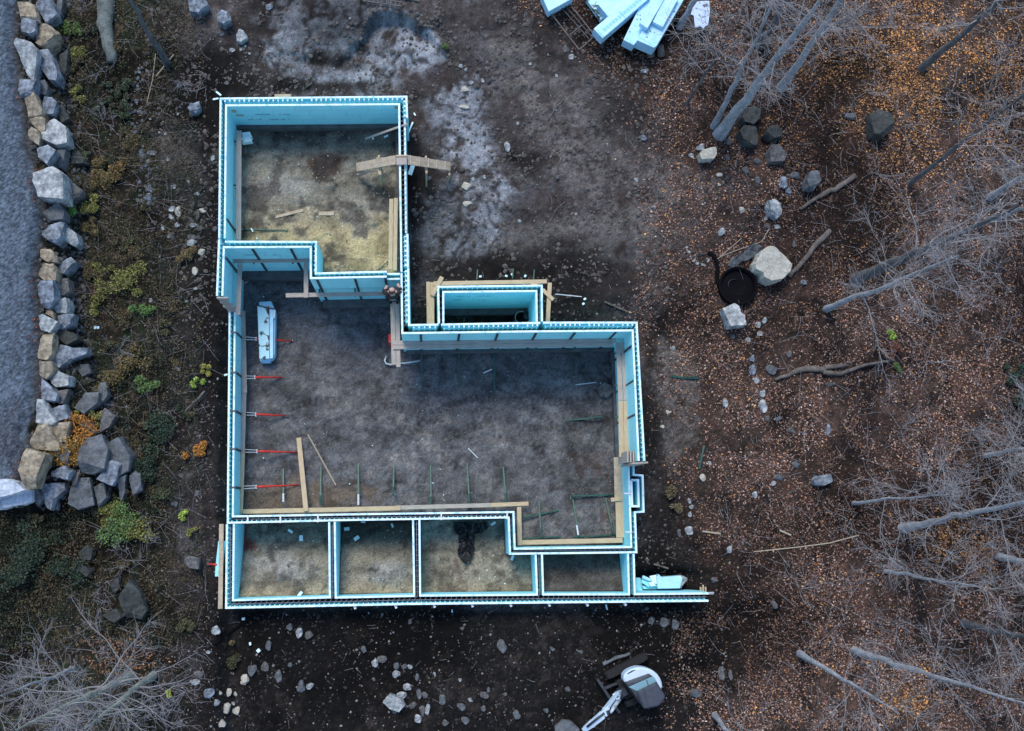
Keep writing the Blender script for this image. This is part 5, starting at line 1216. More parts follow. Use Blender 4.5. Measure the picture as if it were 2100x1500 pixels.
 ([(388, 8), (396, -4), (420, -4), (428, 14), (410, 32), (392, 28)], .6, 'rock_blue', 'pale blue boulder at the top edge north west of the house'),
 ([(446, 34), (456, 24), (472, 30), (475, 44), (460, 54), (448, 48)], .5, 'rock_blue', 'blue grey boulder with orange leaves above it, top left of the house'),
 ([(486, 74), (490, 64), (501, 66), (508, 80), (494, 88), (486, 86)], .4, 'rock_pale', 'whitish angular stone north west of the house'),
 ([(387, 226), (394, 216), (408, 211), (412, 224), (404, 234), (392, 234)], .45, 'rock_blue', 'light blue boulder close to the house corner on the west side'),
 ([(1225, 796), (1236, 786), (1253, 790), (1256, 804), (1246, 815), (1230, 812)], .3, 'rock_grey', 'flat grey stone on the main floor near the east planks'),
 ([(1236, 752), (1248, 745), (1256, 760), (1252, 776), (1240, 768)], .25, 'rock_grey', 'lumpy grey clod on the main floor above the flat stone'),
 ([(1666, 984), (1676, 976), (1700, 974), (1704, 988), (1688, 996), (1670, 994)], .4, 'rock_blue', 'blue flat stone in the leaves east of the window niche'),
]
for k, (pl, h, m, lb) in enumerate(BL):
    if any(q in lb for q in ('dark green boulder', 'violet grey', 'pale cap', 'planting', 'reddish grey', 'square grey')) and m in ('rock_dark', 'rock_grey'): m = 'rock_moss'
    boulder('boulder' if len(pl) and h > .42 else 'large_stone', lb, 'boulder', pl, h, m, 100 + k, drop=.12 if pl[0][0] < 300 and 860 > pl[0][1] else .05)
# stones: (u, v, ru, rv, material)
CW = {'rock_pale': 'pale', 'rock_grey': 'grey', 'rock_dark': 'dark', 'rock_cream': 'cream', 'rock_blue': 'blue', 'rock_tan': 'tan'}
def field(name, group, labels, lst, seed, cat='stone'):
    """labels: material -> label shared by look-alikes of this spot"""
    for k, t in enumerate(lst):
        u, v, ru, rv, m = t[:5]
        base_lb = next(iter(labels.values()))
        lb = t[5] if len(t) > 5 else labels.get(m) or CW[m] + ' ' + base_lb.split(' ', 1)[1]
        stone(name, lb, cat, u, v, ru, rv, m, seed + k, group if len(t) <= 5 else None, RS.uniform(-40, 40) if abs(ru - rv) < 3 else 0, 3)
p_, g_, d_, c_, b_, t_ = 'rock_pale', 'rock_grey', 'rock_dark', 'rock_cream', 'rock_blue', 'rock_tan'
field('field_stone', 'stones on the dark soil south of the house', {p_: 'pale stone on the dark soil south of the house', g_: 'grey stone on the dark soil south of the house', d_: 'dark stone on the soil south of the house'}, [
 (594, 1286, 7, 8, d_), (614, 1297, 7, 13, p_, 'long pale stone of a pair south of the second bay'), (634, 1303, 10, 9, g_, 'round grey stone touching the long pale one south of the second bay'), (552, 1322, 8, 11, d_), (543, 1368, 8, 13, g_), (518, 1373, 9, 14, d_), (503, 1395, 10, 12, c_, 'sunlit cream stone on the soil edge south west of the bays'),
 (570, 1388, 8, 14, d_), (618, 1409, 9, 14, d_), (636, 1407, 8, 8, p_), (745, 1331, 7, 8, d_), (768, 1361, 7, 11, p_), (784, 1353, 11, 8, g_), (814, 1382, 9, 8, p_), (814, 1366, 7, 7, d_), (829, 1366, 6, 6, g_), (841, 1367, 5, 5, p_), (766, 1394, 4, 4, g_), (836, 1410, 9, 9, p_, 'round pale stone at the top of the stone group south of the house'), (825, 1427, 11, 8, p_),
 (807, 1459, 6, 7, g_), (846, 1447, 9, 8, g_), (866, 1457, 7, 12, g_), (877, 1456, 6, 11, p_), (857, 1474, 10, 8, p_, 'lowest pale stone of the stone group south of the house'), (871, 1425, 7, 7, g_), (859, 1424, 6, 10, d_), (855, 1390, 6, 9, d_), (891, 1384, 4, 5, p_), (943, 1394, 4, 4, p_), (993, 1425, 8, 10, g_), (964, 1436, 6, 5, p_), (946, 1449, 9, 8, d_), (1029, 1325, 10, 14, d_, 'large dark stone alone on the soil south of the third bay'), (948, 1289, 5, 5, g_), (841, 1275, 6, 5, g_),
 (1036, 1424, 5, 5, g_), (1059, 1466, 9, 9, d_), (1164, 1413, 6, 6, g_), (1120, 1456, 8, 6, d_), (907, 1434, 7, 12, d_), (914, 1482, 7, 7, g_), (953, 1477, 9, 8, d_), (991, 1454, 5, 7, d_), (1335, 1272, 8, 11, d_), (1363, 1276, 12, 10, d_), (1384, 1280, 8, 11, d_), (1326, 1248, 5, 5, d_), (595, 1363, 5, 5, d_), (1001, 1415, 4, 7, d_), (1131, 1330, 7, 5, d_), (1190, 1337, 6, 4, d_), (1480, 1380, 8, 15, g_, 'dark oblong block on the soil right of the excavator'), (1498, 1383, 5, 12, g_, 'slim grey stone right of the oblong block'), (1425, 1420, 14, 10, d_, 'dark lumpy stone just right of the excavator')], 300)
field('field_stone', 'stones by the south west corner', {p_: 'pale stone near the bottom left trees', c_: 'sunlit cream stone in the cluster near the bottom left trees', g_: 'grey stone near the bottom left trees'}, [
 (443, 1292, 9, 11, p_, 'rounded pale stone left of the black cable'), (408, 1383, 9, 8, g_), (400, 1398, 10, 8, p_), (429, 1419, 11, 11, b_, 'squarish blue stone beside the twigs of the bottom left tree'), (468, 1420, 7, 8, c_), (483, 1423, 4, 6, c_), (464, 1452, 10, 14, c_, 'largest sunlit cream stone of the bottom left cluster'), (485, 1457, 8, 9, c_), (445, 1441, 7, 9, p_), (453, 1484, 10, 9, c_), (500, 1400, 7, 6, c_), (427, 1337, 5, 4, p_), (451, 1421, 5, 4, c_), (478, 1442, 5, 4, p_)], 400)
field('field_stone', 'stones in the wood edge', {p_: 'pale stone among the fallen leaves between house and wood', g_: 'grey stone among the fallen leaves between house and wood', d_: 'dark stone among the fallen leaves between house and wood', b_: 'blue stone among the fallen leaves between house and wood', c_: 'cream stone on or near the small earth mound'}, [
 (1495, 290, 9, 9, g_, 'small round grey stone at the foot of the thick leaning trunk'), (1435, 304, 11, 9, p_, 'white stone touching the cream boulder on the mound'), (1417, 320, 6, 6, p_), (1490, 325, 7, 7, g_), (1553, 332, 9, 8, g_), (1527, 350, 9, 8, g_), (1475, 359, 8, 6, c_), (1553, 370, 6, 10, g_), (1475, 380, 6, 4, c_), (1605, 378, 10, 16, b_, 'upright blue stone among leaves right of the mound'), (1615, 393, 8, 7, b_), (1630, 362, 13, 9, d_, 'dark flat stone left of the mossy boulder'), (1572, 447, 5, 7, p_), (1572, 465, 8, 7, g_), (1593, 466, 8, 5, p_),
 (1520, 433, 8, 8, c_), (1478, 477, 11, 9, p_, 'white notched stone above the black hose'), (1555, 667, 7, 7, p_), (1567, 658, 6, 7, p_), (1558, 685, 6, 6, p_), (1502, 690, 6, 6, g_), (1535, 697, 7, 6, p_), (1556, 577, 8, 4, p_, 'small flat lilac stone between drum and big pale boulder'), (1628, 502, 6, 9, d_), (1648, 580, 7, 7, b_), (1320, 283, 8, 8, b_), (1342, 425, 5, 5, p_), (1542, 736, 8, 8, b_), (1542, 758, 9, 12, b_, 'blue oval stone in the row below the pale block'), (1549, 780, 8, 8, p_), (1582, 758, 13, 11, d_), (1564, 808, 7, 8, p_), (1563, 834, 11, 14, p_, 'white drop shaped stone in the leaves east of the house'),
 (1486, 828, 7, 11, p_), (1572, 858, 7, 5, g_), (1596, 860, 9, 6, d_), (1618, 728, 8, 8, d_), (1380, 715, 7, 6, p_), (1620, 881, 10, 8, g_), (1648, 889, 4, 5, b_), (1697, 882, 7, 13, b_, 'upright blue stone far right of the drop shaped one'), (1598, 980, 11, 8, d_), (1586, 992, 6, 6, p_), (1548, 1016, 6, 8, p_), (1414, 1089, 12, 9, p_, 'whitish stone near a pale stick, east of the corner bay'), (1393, 1093, 5, 9, g_), (1496, 1128, 6, 8, p_), (1524, 1110, 4, 9, d_), (1466, 1190, 9, 6, d_), (1587, 1240, 9, 8, g_), (1370, 846, 6, 5, c_), (1358, 876, 5, 4, c_), (1414, 1028, 5, 6, p_), (1632, 954, 10, 9, d_), (1702, 788, 11, 5, g_), (1745, 240, 14, 9, d_, 'dark low stone left of the capped boulder'), (1414, 1055, 5, 6, p_), (1418, 1041, 6, 5, p_), (1440, 980, 7, 8, c_), (1455, 950, 5, 4, p_)], 500)
field('small_stone', 'small white stones beside the black hose', {p_: 'small white stone in the row left of the black hose'}, [(1408, 507, 4, 3, p_), (1404, 517, 3, 4, p_), (1413, 517, 4, 4, p_), (1417, 528, 4, 3, p_), (1423, 535, 5, 4, p_), (1430, 540, 4, 4, p_), (1441, 543, 6, 3, p_), (1451, 534, 5, 5, p_)], 600)
field('field_stone', 'stones on the bare earth north of the house', {p_: 'pale stone on the bare earth north of the house', g_: 'grey stone on the bare earth north of the house', c_: 'cream stone on the bare earth north east of the house'}, [
 (552, 17, 9, 8, b_, 'round blue stone at the top edge above the house'), (453, 70, 8, 6, g_), (477, 104, 6, 6, p_), (602, 147, 4, 4, p_), (952, 185, 14, 8, c_, 'long cream stone on the upper sand patch'), (967, 170, 5, 5, p_), (990, 166, 4, 5, p_), (945, 137, 6, 5, p_), (955, 143, 5, 4, p_), (953, 220, 12, 5, c_, 'flat cream sliver below the long cream stone'), (980, 203, 5, 6, g_), (1042, 302, 8, 12, p_, 'oval bluish stone on the bare earth right of the ramp'), (1062, 255, 4, 5, p_), (1087, 132, 4, 4, p_), (955, 384, 14, 9, c_, 'long cream stone on the lower sand patch'), (970, 368, 5, 5, p_), (993, 364, 4, 5, p_), (957, 419, 12, 6, c_, 'flat cream sliver below the lower long stone'), (1065, 453, 4, 5, p_), (1305, 369, 5, 6, p_), (880, 366, 6, 6, g_), (983, 398, 5, 6, g_), (1144, 364, 5, 6, g_), (1171, 118, 6, 8, p_), (1160, 103, 8, 8, g_), (1322, 146, 9, 6, p_), (1141, 157, 4, 5, p_), (1181, 439, 3, 3, p_), (1098, 262, 4, 4, g_), (465, 171, 6, 4, g_), (495, 102, 4, 4, p_), (503, 95, 4, 3, p_), (512, 110, 3, 3, p_), (1078, 30, 4, 4, g_), (920, 350, 4, 4, g_)], 700)
field('field_stone', 'stones west of the upper room', {p_: 'pale stone on the earth west of the upper room', g_: 'grey stone on the earth west of the upper room', c_: 'cream stone on the earth west of the upper room'}, [
 (312, 315, 13, 6, b_, 'long blue stone lying across the cobble strip'), (291, 316, 9, 7, b_, 'blue stone left of the long one on the cobble strip'), (345, 328, 5, 5, p_), (357, 384, 7, 5, p_), (353, 429, 7, 8, p_), (366, 435, 8, 12, c_, 'upright cream stone in the cluster west of the upper room'), (351, 445, 7, 5, p_), (417, 433, 9, 6, c_, 'flat cream stone nearest the wall in the west cluster'), (406, 442, 7, 12, g_), (363, 462, 6, 6, p_), (398, 463, 9, 6, p_), (412, 469, 6, 6, g_), (395, 489, 10, 8, g_), (393, 500, 12, 9, p_, 'largest grey white stone of the west cluster'), (334, 469, 5, 5, p_), (347, 486, 4, 4, p_), (414, 519, 8, 8, c_), (400, 555, 6, 10, c_), (386, 372, 4, 4, p_), (309, 390, 10, 6, b_), (304, 404, 9, 7, b_), (304, 333, 6, 5, p_), (325, 222, 3, 3, p_), (365, 234, 4, 3, p_), (308, 244, 3, 3, p_), (340, 275, 4, 3, p_), (327, 273, 4, 3, p_), (328, 526, 4, 4, p_), (310, 616, 5, 5, p_), (402, 592, 5, 3, p_), (383, 618, 4, 3, p_), (438, 325, 5, 7, p_), (405, 398, 6, 5, p_), (441, 470, 6, 6, g_), (235, 785, 6, 5, g_), (228, 828, 7, 6, g_), (365, 752, 8, 10, g_), (371, 975, 5, 5, g_), (405, 1012, 7, 6, g_), (360, 1035, 8, 8, d_, 'dark round stone west of the low wall near the bright plant')], 800)
rng = random.Random(5)
cob = []
for k in range(95):
    v = rng.uniform(130, 420); u = np.interp(v, [120, 215, 240, 300, 360, 420], [290, 275, 278, 285, 308, 303]) + rng.gauss(0, 11)
    r = rng.uniform(2.0, 4.6); cob.append((u, v, r * rng.uniform(1, 1.5), r, rng.choice([b_, g_, g_, d_])))
field('cobble', 'cobbles of the dry drainage strip', {b_: 'blue grey cobble in the dry drainage strip west of the house', g_: 'grey cobble in the dry drainage strip west of the house', d_: 'dark cobble in the dry drainage strip west of the house'}, cob, 900, 'cobble')
# pebbles nobody could count
NPB = 9000
U_ = RS.uniform(80, 1620, NPB); V_ = RS.uniform(0, 1500, NPB)
dens = np.where((U_ > 300) & (U_ < 1500), .55, .15); dens = np.where((V_ > 1250) & (U_ > 450) & (U_ < 1500), .8, dens); dens = np.where((U_ > 1330) & (V_ < 1250), .5, dens)
keep = RS.rand(NPB) < dens * (.25 + 1.3 * fbm(U_ * .02, V_ * .02, 3) ** 2)
X_, Y_ = PN(U_[keep], V_[keep], 1.0); Z_ = gz(X_, Y_)
ok = np.abs(segdist(X_, Y_, SEGS)) > .22; X_, Y_, Z_ = X_[ok], Y_[ok], Z_[ok]
base = np.array([(1, 0, 0), (-1, 0, 0), (0, 1, 0), (0, -1, 0), (0, 0, 1), (0, 0, -1.), (.6, .6, .5), (-.6, .55, .5), (-.6, -.6, .4), (.55, -.6, .5)])
tri = np.array([(6, 4, 0), (6, 2, 4), (6, 0, 2), (7, 4, 2), (7, 1, 4), (7, 2, 1), (8, 4, 1), (8, 3, 4), (8, 1, 3), (9, 4, 3), (9, 0, 4), (9, 3, 0), (2, 0, 5), (1, 2, 5), (3, 1, 5), (0, 3, 5)])
n = len(X_); s = .012 + .035 * RS.rand(n) ** 2.2
inr = np.zeros(n, bool)
for k in ('main', 'upper', 'bay1', 'bay2', 'bay3', 'bay4'): inr |= inside(X_, Y_, FW[k])
s = np.where(inr, s * .5, s)
Vp = base[None] * (s[:, None, None] * (0.7 + .6 * RS.rand(n, 10, 3))) + np.stack([X_, Y_, Z_ + s * .2], -1)[:, None]
cp = np.array([.20, .19, .185]) * (.5 + 1.0 * RS.rand(n, 1)) * (1 + .2 * (RS.rand(n, 3) - .5))
pb = np_mesh('pebbles', Vp.reshape(-1, 3), (tri[None] + 10 * np.arange(n)[:, None, None]).reshape(-1, 3), M['leafcol'], col=np.repeat(cp, 10, 0))
tag(pb, 'small pebbles strewn over the bare soil', kind='stuff')

NC = 26000
U_ = RS.uniform(300, 1560, NC); V_ = RS.uniform(0, 1500, NC)
X_, Y_ = PN(U_, V_, .8); Z_ = gz(X_, Y_)
for _ in range(2): X_, Y_ = PN(U_, V_, Z_); Z_ = gz(X_, Y_)
cl_ = fbm(X_ * 1.2, Y_ * 1.2, 4)
ok = (np.abs(segdist(X_, Y_, SEGS)) > .26) & (RS.rand(NC) < sst(.36, .6, cl_))
X_, Y_, Z_, U_, V_ = X_[ok], Y_[ok], Z_[ok], U_[ok], V_[ok]; n = len(X_)
s = .015 + .045 * RS.rand(n) ** 2.5
inr = np.zeros(n, bool); cc = np.tile(np.array([.085, .075, .068]), (n, 1))
for k, c in (('main', (.13, .12, .11)), ('upper', (.24, .21, .16)), ('bay1', (.22, .2, .16)), ('bay2', (.22, .2, .16)), ('bay3', (.2, .18, .15)), ('bay4', (.1, .09, .08))):
    i = inside(X_, Y_, FW[k]); inr |= i; cc[i] = c
s = np.where(inr, s * .6, np.where(V_ < 620, s * 1.5, s)); cc[(V_ > 1245)] = (.022, .019, .018); cc[(U_ > 1380) & ~inr] = (.05, .036, .03)
Vp = base[None] * (s[:, None, None] * (0.6 + .8 * RS.rand(n, 10, 3))) * np.array([1, 1, .7]) + np.stack([X_, Y_, Z_ + s * .15], -1)[:, None]
cc = cc * (.55 + .9 * RS.rand(n, 1))
pb = np_mesh('soil_clods', Vp.reshape(-1, 3), (tri[None] + 10 * np.arange(n)[:, None, None]).reshape(-1, 3), M['leafcol'], col=np.repeat(cc, 10, 0))
tag(pb, 'small lumps of earth lying on the bare soil', kind='stuff')

NW = 420
U_ = RS.uniform(480, 1290, NW); V_ = RS.uniform(260, 1225, NW); X_, Y_ = PN(U_, V_, .1); Z_ = gz(X_, Y_)
for _ in range(2): X_, Y_ = PN(U_, V_, Z_); Z_ = gz(X_, Y_)
ok = np.zeros(NW, bool)
for k in ('main', 'upper', 'bay1', 'bay2', 'bay3'): ok |= inside(X_, Y_, FW[k])
ok &= (segdist(X_, Y_, SEGS) > .35) & (RS.rand(NW) < .45)
X_, Y_, Z_ = X_[ok], Y_[ok], Z_[ok]; n = len(X_); s = .012 + .022 * RS.rand(n) ** 2
Vp = base[None] * (s[:, None, None] * (0.5 + .9 * RS.rand(n, 10, 3))) + np.stack([X_, Y_, Z_ + s * .5], -1)[:, None]
pb = np_mesh('foam_crumbs', Vp.reshape(-1, 3), (tri[None] + 10 * np.arange(n)[:, None, None]).reshape(-1, 3), M['foam_white'])
tag(pb, 'tiny white foam crumbs littering the floors', kind='stuff')

NR = 2600
V_ = RS.uniform(0, 1045, NR); e_ = drive_edge(V_); t_e = np.interp(V_, TOE_V, TOE_U); U_ = e_ + (t_e + 16 - e_) * RS.rand(NR) ** .8
X_, Y_ = PN(U_, V_, 1.6); Z_ = gz(X_, Y_)
for _ in range(2): X_, Y_ = PN(U_, V_, Z_); Z_ = gz(X_, Y_)
n = NR; s = .02 + .075 * RS.rand(n) ** 2
Vp = base[None] * (s[:, None, None] * (0.55 + .8 * RS.rand(n, 10, 3))) * np.array([1, 1, .8]) + np.stack([X_, Y_, Z_ + s * .3], -1)[:, None]
cc = np.array([.085, .085, .085]) * (.35 + 1.2 * RS.rand(n, 1)) * (1 + .25 * (RS.rand(n, 3) - .5))
pb = np_mesh('boulder_rubble', Vp.reshape(-1, 3), (tri[None] + 10 * np.arange(n)[:, None, None]).reshape(-1, 3), M['leafcol'], col=np.repeat(cc, 10, 0))
tag(pb, 'small broken rubble packed between the boulders', kind='stuff')
# ------------------------------------------------------------------ bare trees
def tri_tubes(paths, n=3):
    """paths: list of (points (k,3), radii (k)) -> V, F"""
    Vs = []; Fs = []; off = 0
    for pts, rad in paths:
        pts = np.asarray(pts, float); k = len(pts); rad = np.asarray(rad, float)
        d = np.gradient(pts, axis=0); d /= np.maximum(np.linalg.norm(d, axis=1, keepdims=True), 1e-9)
        ref = np.array([.31, .73, .6]); x = ref - d * (d @ ref)[:, None]; x /= np.linalg.norm(x, axis=1, keepdims=True); y = np.cross(d, x)
        a = 2 * np.pi * np.arange(n) / n
        ring = pts[:, None] + rad[:, None, None] * (np.cos(a)[None, :, None] * x[:, None] + np.sin(a)[None, :, None] * y[:, None])
        Vs.append(ring.reshape(-1, 3))
        i = np.arange(k - 1)[:, None] * n + np.arange(n)[None]; j = np.arange(k - 1)[:, None] * n + (np.arange(n)[None] + 1) % n
        Fs.append((np.stack([i, j, j + n, i + n], -1).reshape(-1, 4)) + off); off += k * n
    return np.concatenate(Vs), np.concatenate(Fs)
def wander(p, d, L, k, curl, rg, up=.0):
    pts = [np.array(p, float)]; d = np.array(d, float); d /= np.linalg.norm(d)
    for i in range(k):
        d = d + rg.normal(0, curl, 3) + np.array([0, 0, up]); d /= np.linalg.norm(d); pts.append(pts[-1] + d * L / k)
    return np.array(pts)
def tree(label, base, p2, wpx, height, bark, seed, crown=.35, nlimb=16, dens=1.0, group=None, bend=.25, limb_len=2.8):
    rg = np.random.RandomState(seed)
    b = G(*base); g = b.z
    best = (1e9, 1)
    for h in np.arange(.3, 16, .1):
        q = PIX(b + Vector((0, 0, h))); dd = math.hypot(q[0] - p2[0], q[1] - p2[1])
        if dd < best[0]: best = (dd, h)
    h = best[1]; t = P(*p2, g + h); ax = (t - b) / h       # per metre of height
    n = 14; pts = []; rad = []; r0 = wpx * MPP / 2
    for k in range(n + 1):
        s = k / n; z = s * height
        off = bend * math.sin(s * math.pi * 1.3) * rg.normal(0, .12, 2) if 0 < k else np.zeros(2)
        pts.append((b.x + ax.x * z + off[0], b.y + ax.y * z + off[1], g + z - (.1 if k == 0 else 0))); rad.append(r0 * (1.35 if k == 0 else 1.08 if k == 1 else 1) * (1 - .82 * s) )
    pts = np.array(pts)
    t_ = thing('bare_tree', label, 'tree', b, group)
    V, Fq = tri_tubes([(pts, rad)], 10)
    limbs = []; twigs = []
    for k in range(nlimb):
        s = crown + (1 - crown) * (k + rg.rand()) / nlimb * .97; i = min(int(s * n), n - 1); f = s * n - i
        p = pts[i] * (1 - f) + pts[i + 1] * f; az = rg.rand() * 6.283; el = rg.uniform(.2, 1.1)
        d = np.array([math.cos(az) * math.cos(el), math.sin(az) * math.cos(el), math.sin(el)]); L = limb_len * (1.15 - .75 * s) * rg.uniform(.6, 1.25) + .3
        lp = wander(p, d, L, 6, .18, rg, .03); lr = max(.009, r0 * (1 - .8 * s) * .28); limbs.append((lp, np.linspace(lr, .005, 7)))
        for j in range(int(7.5 * dens * L)):
            q = rg.uniform(.12, 1); ii = min(int(q * 6), 5); pp = lp[ii] + (lp[ii + 1] - lp[ii]) * (q * 6 - ii)
            d2 = (lp[ii + 1] - lp[ii]); d2 = d2 / np.linalg.norm(d2) + rg.normal(0, .55, 3); L2 = rg.uniform(.25, .95) * (1.1 - .5 * q) * limb_len / 2.4
            tp = wander(pp, d2, L2, 4, .2, rg); twigs.append((tp, np.linspace(.0060, .0032, 5)))
            for _ in range(max(2, int(3 * dens))):
                q2 = rg.randint(1, 5); tt = wander(tp[q2], (tp[q2] - tp[q2 - 1]) / L2 * 4 + rg.normal(0, .6, 3), rg.uniform(.12, .5), 2, .2, rg); twigs.append((tt, np.linspace(.0042, .0028, 3)))
    np_mesh('trunk', V, Fq, M[bark], t_, smooth=True)
    V, Fq = tri_tubes(limbs, 5); np_mesh('limbs', V, Fq, M['twig'], t_, smooth=True)
    V, Fq = tri_tubes(twigs, 3); np_mesh('crown', V, Fq, M['twig'], t_)
    return t_
TG = 'bare trees of the wood on the right'
TR = [
 ('thick bare tree with a bluish trunk, base beside the grey boulders', (1476, 276), (1624, 79), 25, 11, 'bark_pale', .42, 14, 1.0, TG),
 ('pale bare tree leaning to the top right, behind the thick one', (1602, 181), (1697, 43), 18, 11, 'bark_pale', .30, 14, 1.0, TG),
 ('slim young tree left of the thick bluish trunk', (1408, 214), (1466, 120), 7, 7, 'bark_dark', .3, 12, .9, TG),
 ('thin dark tree growing close along the thick bluish trunk', (1464, 260), (1545, 91), 13, 10, 'bark_pale', .5, 12, 1.0, TG),
 ('bare tree at the top edge between foam packs and torn sheet', (1394, 56), (1424, 0), 14, 8, 'bark_pale', .45, 8, .8, TG),
 ('shaded dark tree at the upper right among orange leaves', (1890, 140), (2040, 12), 16, 11, 'bark_dark', .3, 14, .9, TG),
 ('dark slim tree in the upper right, below the shaded one', (1864, 378), (1977, 290), 11, 10, 'bark_dark', .35, 16, 1.0, TG),
 ('stout dark trunk with a mossy foot above the pale curved tree', (1757, 574), (1883, 517), 24, 10, 'bark_dark', .42, 14, .9, TG),
 ('pale curved tree with the clearest trunk on the right side', (1695, 634), (1900, 552), 13, 9, 'bark_pale', .32, 18, 1.0, TG),
 ('pale tree entering from the right border, upper one', (2030, 405), (2100, 362), 14, 9, 'bark_pale', .2, 16, 1.0, TG),
 ('greenish tree entering from the right border, just under another', (2005, 462), (2100, 428), 10, 9, 'bark_pale', .2, 14, 1.0, TG),
 ('stout pale tree with a mossy stem above a patch of golden leaves', (1850, 1084), (1980, 1056), 16, 10, 'bark_pale', .30, 16, 1.0, TG),
 ('thin pale tree just above the stout mossy stem', (1750, 1032), (1900, 1018), 7, 7, 'bark_pale', .35, 12, .9, TG),
 ('thin bent tree below the golden leaves', (1816, 1172), (1955, 1195), 8, 7, 'bark_pale', .35, 12, .9, TG),
 ('long straight pale tree crossing the lower right corner', (1752, 1334), (1930, 1390), 13, 11, 'bark_pale', .45, 12, .8, TG),
 ('pale dotted tree at the bottom, left of the long straight one', (1640, 1340), (1765, 1415), 12, 8, 'bark_pale', .45, 12, .8, TG),
 ('violet grey tree at the right border below the middle', (1975, 1278), (2060, 1298), 14, 9, 'bark_dark', .2, 18, 1.0, TG),
 ('pale tree at the right border beside the red leaves', (2050, 1142), (2100, 1152), 13, 9, 'bark_pale', .15, 16, 1.0, TG),
 ('short pale trunk at the bottom edge right of the excavator', (1466, 1466), (1493, 1500), 11, 6, 'bark_pale', .5, 8, .7, TG),
 ('dark tree at the top edge between the two pale ones', (1560, 95), (1612, 0), 15, 9, 'bark_dark', .35, 14, .8, TG),
 ('bare tree at the right border in the middle, with a wide twig fan', (2020, 935), (2070, 925), 9, 7, 'bark_pale', .12, 20, 1.1, TG),
 ('bare tree of the bottom left corner with the mossy long trunk', (268, 1388), (88, 1471), 17, 9.5, 'moss2', .16, 22, .75, 'bare trees of the bottom left corner'),
 ('bare tree of the bottom left corner, right one with broken trunk', (314, 1386), (208, 1468), 14, 7.5, 'moss2', .16, 20, .75, 'bare trees of the bottom left corner'),
 ('small many twigged tree at the left end of the bottom corner', (150, 1372), (70, 1402), 8, 6.5, 'bark_pale', .10, 20, .75, 'bare trees of the bottom left corner'),
 ('dark bluish tree at the top left beside the cobble strip', (344, 132), (268, 0), 13, 9, 'bark_dark', .65, 8, .6, None),
]
for k, (lb, a, b, wpx, H_, bk, cr, nl, de, gr) in enumerate(TR): tree(lb, a, b, wpx, H_, bk, 40 + k, cr, nl, de, gr)
# bare bushes under the trees, each with its stems and twigs
def bush(label, u, v, r, seed, group, hh=1.0):
    rg = np.random.RandomState(seed); g = G(u, v); t = thing('bare_bush', label, 'bush', g, group); st = []; tw = []
    for k in range(7):
        az = rg.rand() * 6.283; el = rg.uniform(.2, 1.3); L = r * MPP * rg.uniform(.8, 1.5)
        lp = wander((g.x, g.y, g.z - .03), (math.cos(az) * math.cos(el), math.sin(az) * math.cos(el), math.sin(el) * hh), L, 6, .26, rg); st.append((lp, np.linspace(.010, .004, 7)))
        for j in range(4):
            q = rg.randint(2, 7); d2 = lp[q] - lp[q - 1]; tp = wander(lp[q], d2 / np.linalg.norm(d2) + rg.normal(0, .6, 3), L * rg.uniform(.2, .5), 4, .2, rg); tw.append((tp, np.linspace(.005, .003, 5)))
            for _ in range(2):
                q2 = rg.randint(1, 5); tt = wander(tp[q2], rg.normal(0, 1, 3) + np.array([0, 0, .3]), L * .14, 2, .2, rg); tw.append((tt, np.linspace(.004, .0026, 3)))
    V, Fq = tri_tubes(st, 4); np_mesh('stems', V, Fq, M['twig'], t); V, Fq = tri_tubes(tw, 3); np_mesh('twigs', V, Fq, M['twig'], t)
for k, (u, v, r) in enumerate([(1560, 90, 55), (1620, 60, 60), (1700, 120, 50), (1780, 190, 60), (1850, 260, 60), (1950, 190, 70), (2040, 130, 70), (2060, 260, 80), (1990, 330, 60), (1800, 360, 60), (1880, 440, 70), (1960, 390, 60), (2040, 560, 60), (1960, 640, 70), (2050, 690, 60), (1900, 740, 60), (1850, 880, 60), (1930, 960, 80), (2010, 880, 70), (2060, 1010, 60), (1980, 1110, 60), (2050, 1220, 60), (1880, 1160, 60), (1760, 1200, 60), (1700, 1300, 50), (1840, 1280, 60), (1930, 1380, 70), (1780, 1430, 60), (2040, 1430, 70), (1880, 1470, 60), (1640, 1210, 45), (1540, 170, 45), (1740, 60, 60), (1860, 60, 60), (1960, 40, 60), (2070, 40, 60)]):
    bush('leafless grey bush between the bare trees of the wood', u, v, r, 700 + k, 'leafless bushes under the trees')
for k, (u, v, r) in enumerate([(60, 1420, 60), (40, 1350, 50), (200, 1340, 50), (330, 1450, 60), (380, 1420, 50)]):
    bush('leafless grey bush among the bottom left trees', u, v, r, 760 + k, 'leafless bushes of the bottom left corner')
for k, (u, v, r, lb) in enumerate([(215, 245, 32, 'dry bush in the planting left of the cobble strip'), (200, 150, 30, 'dry bush at the foot of the pale lichen log'), (375, 170, 30, 'dry branching bush north west of the house corner'), (255, 1155, 45, 'dry pale bush above the big dark green boulder'), (240, 720, 40, 'dry bush right of the winged boulder'), (310, 1095, 36, 'dry bush by the green shrub west of the bays'), (170, 20, 36, 'dry bush at the top left edge'), (205, 1245, 35, 'dry bush left of the big dark green boulder')]):
    bush(lb, u, v, r, 790 + k, None)
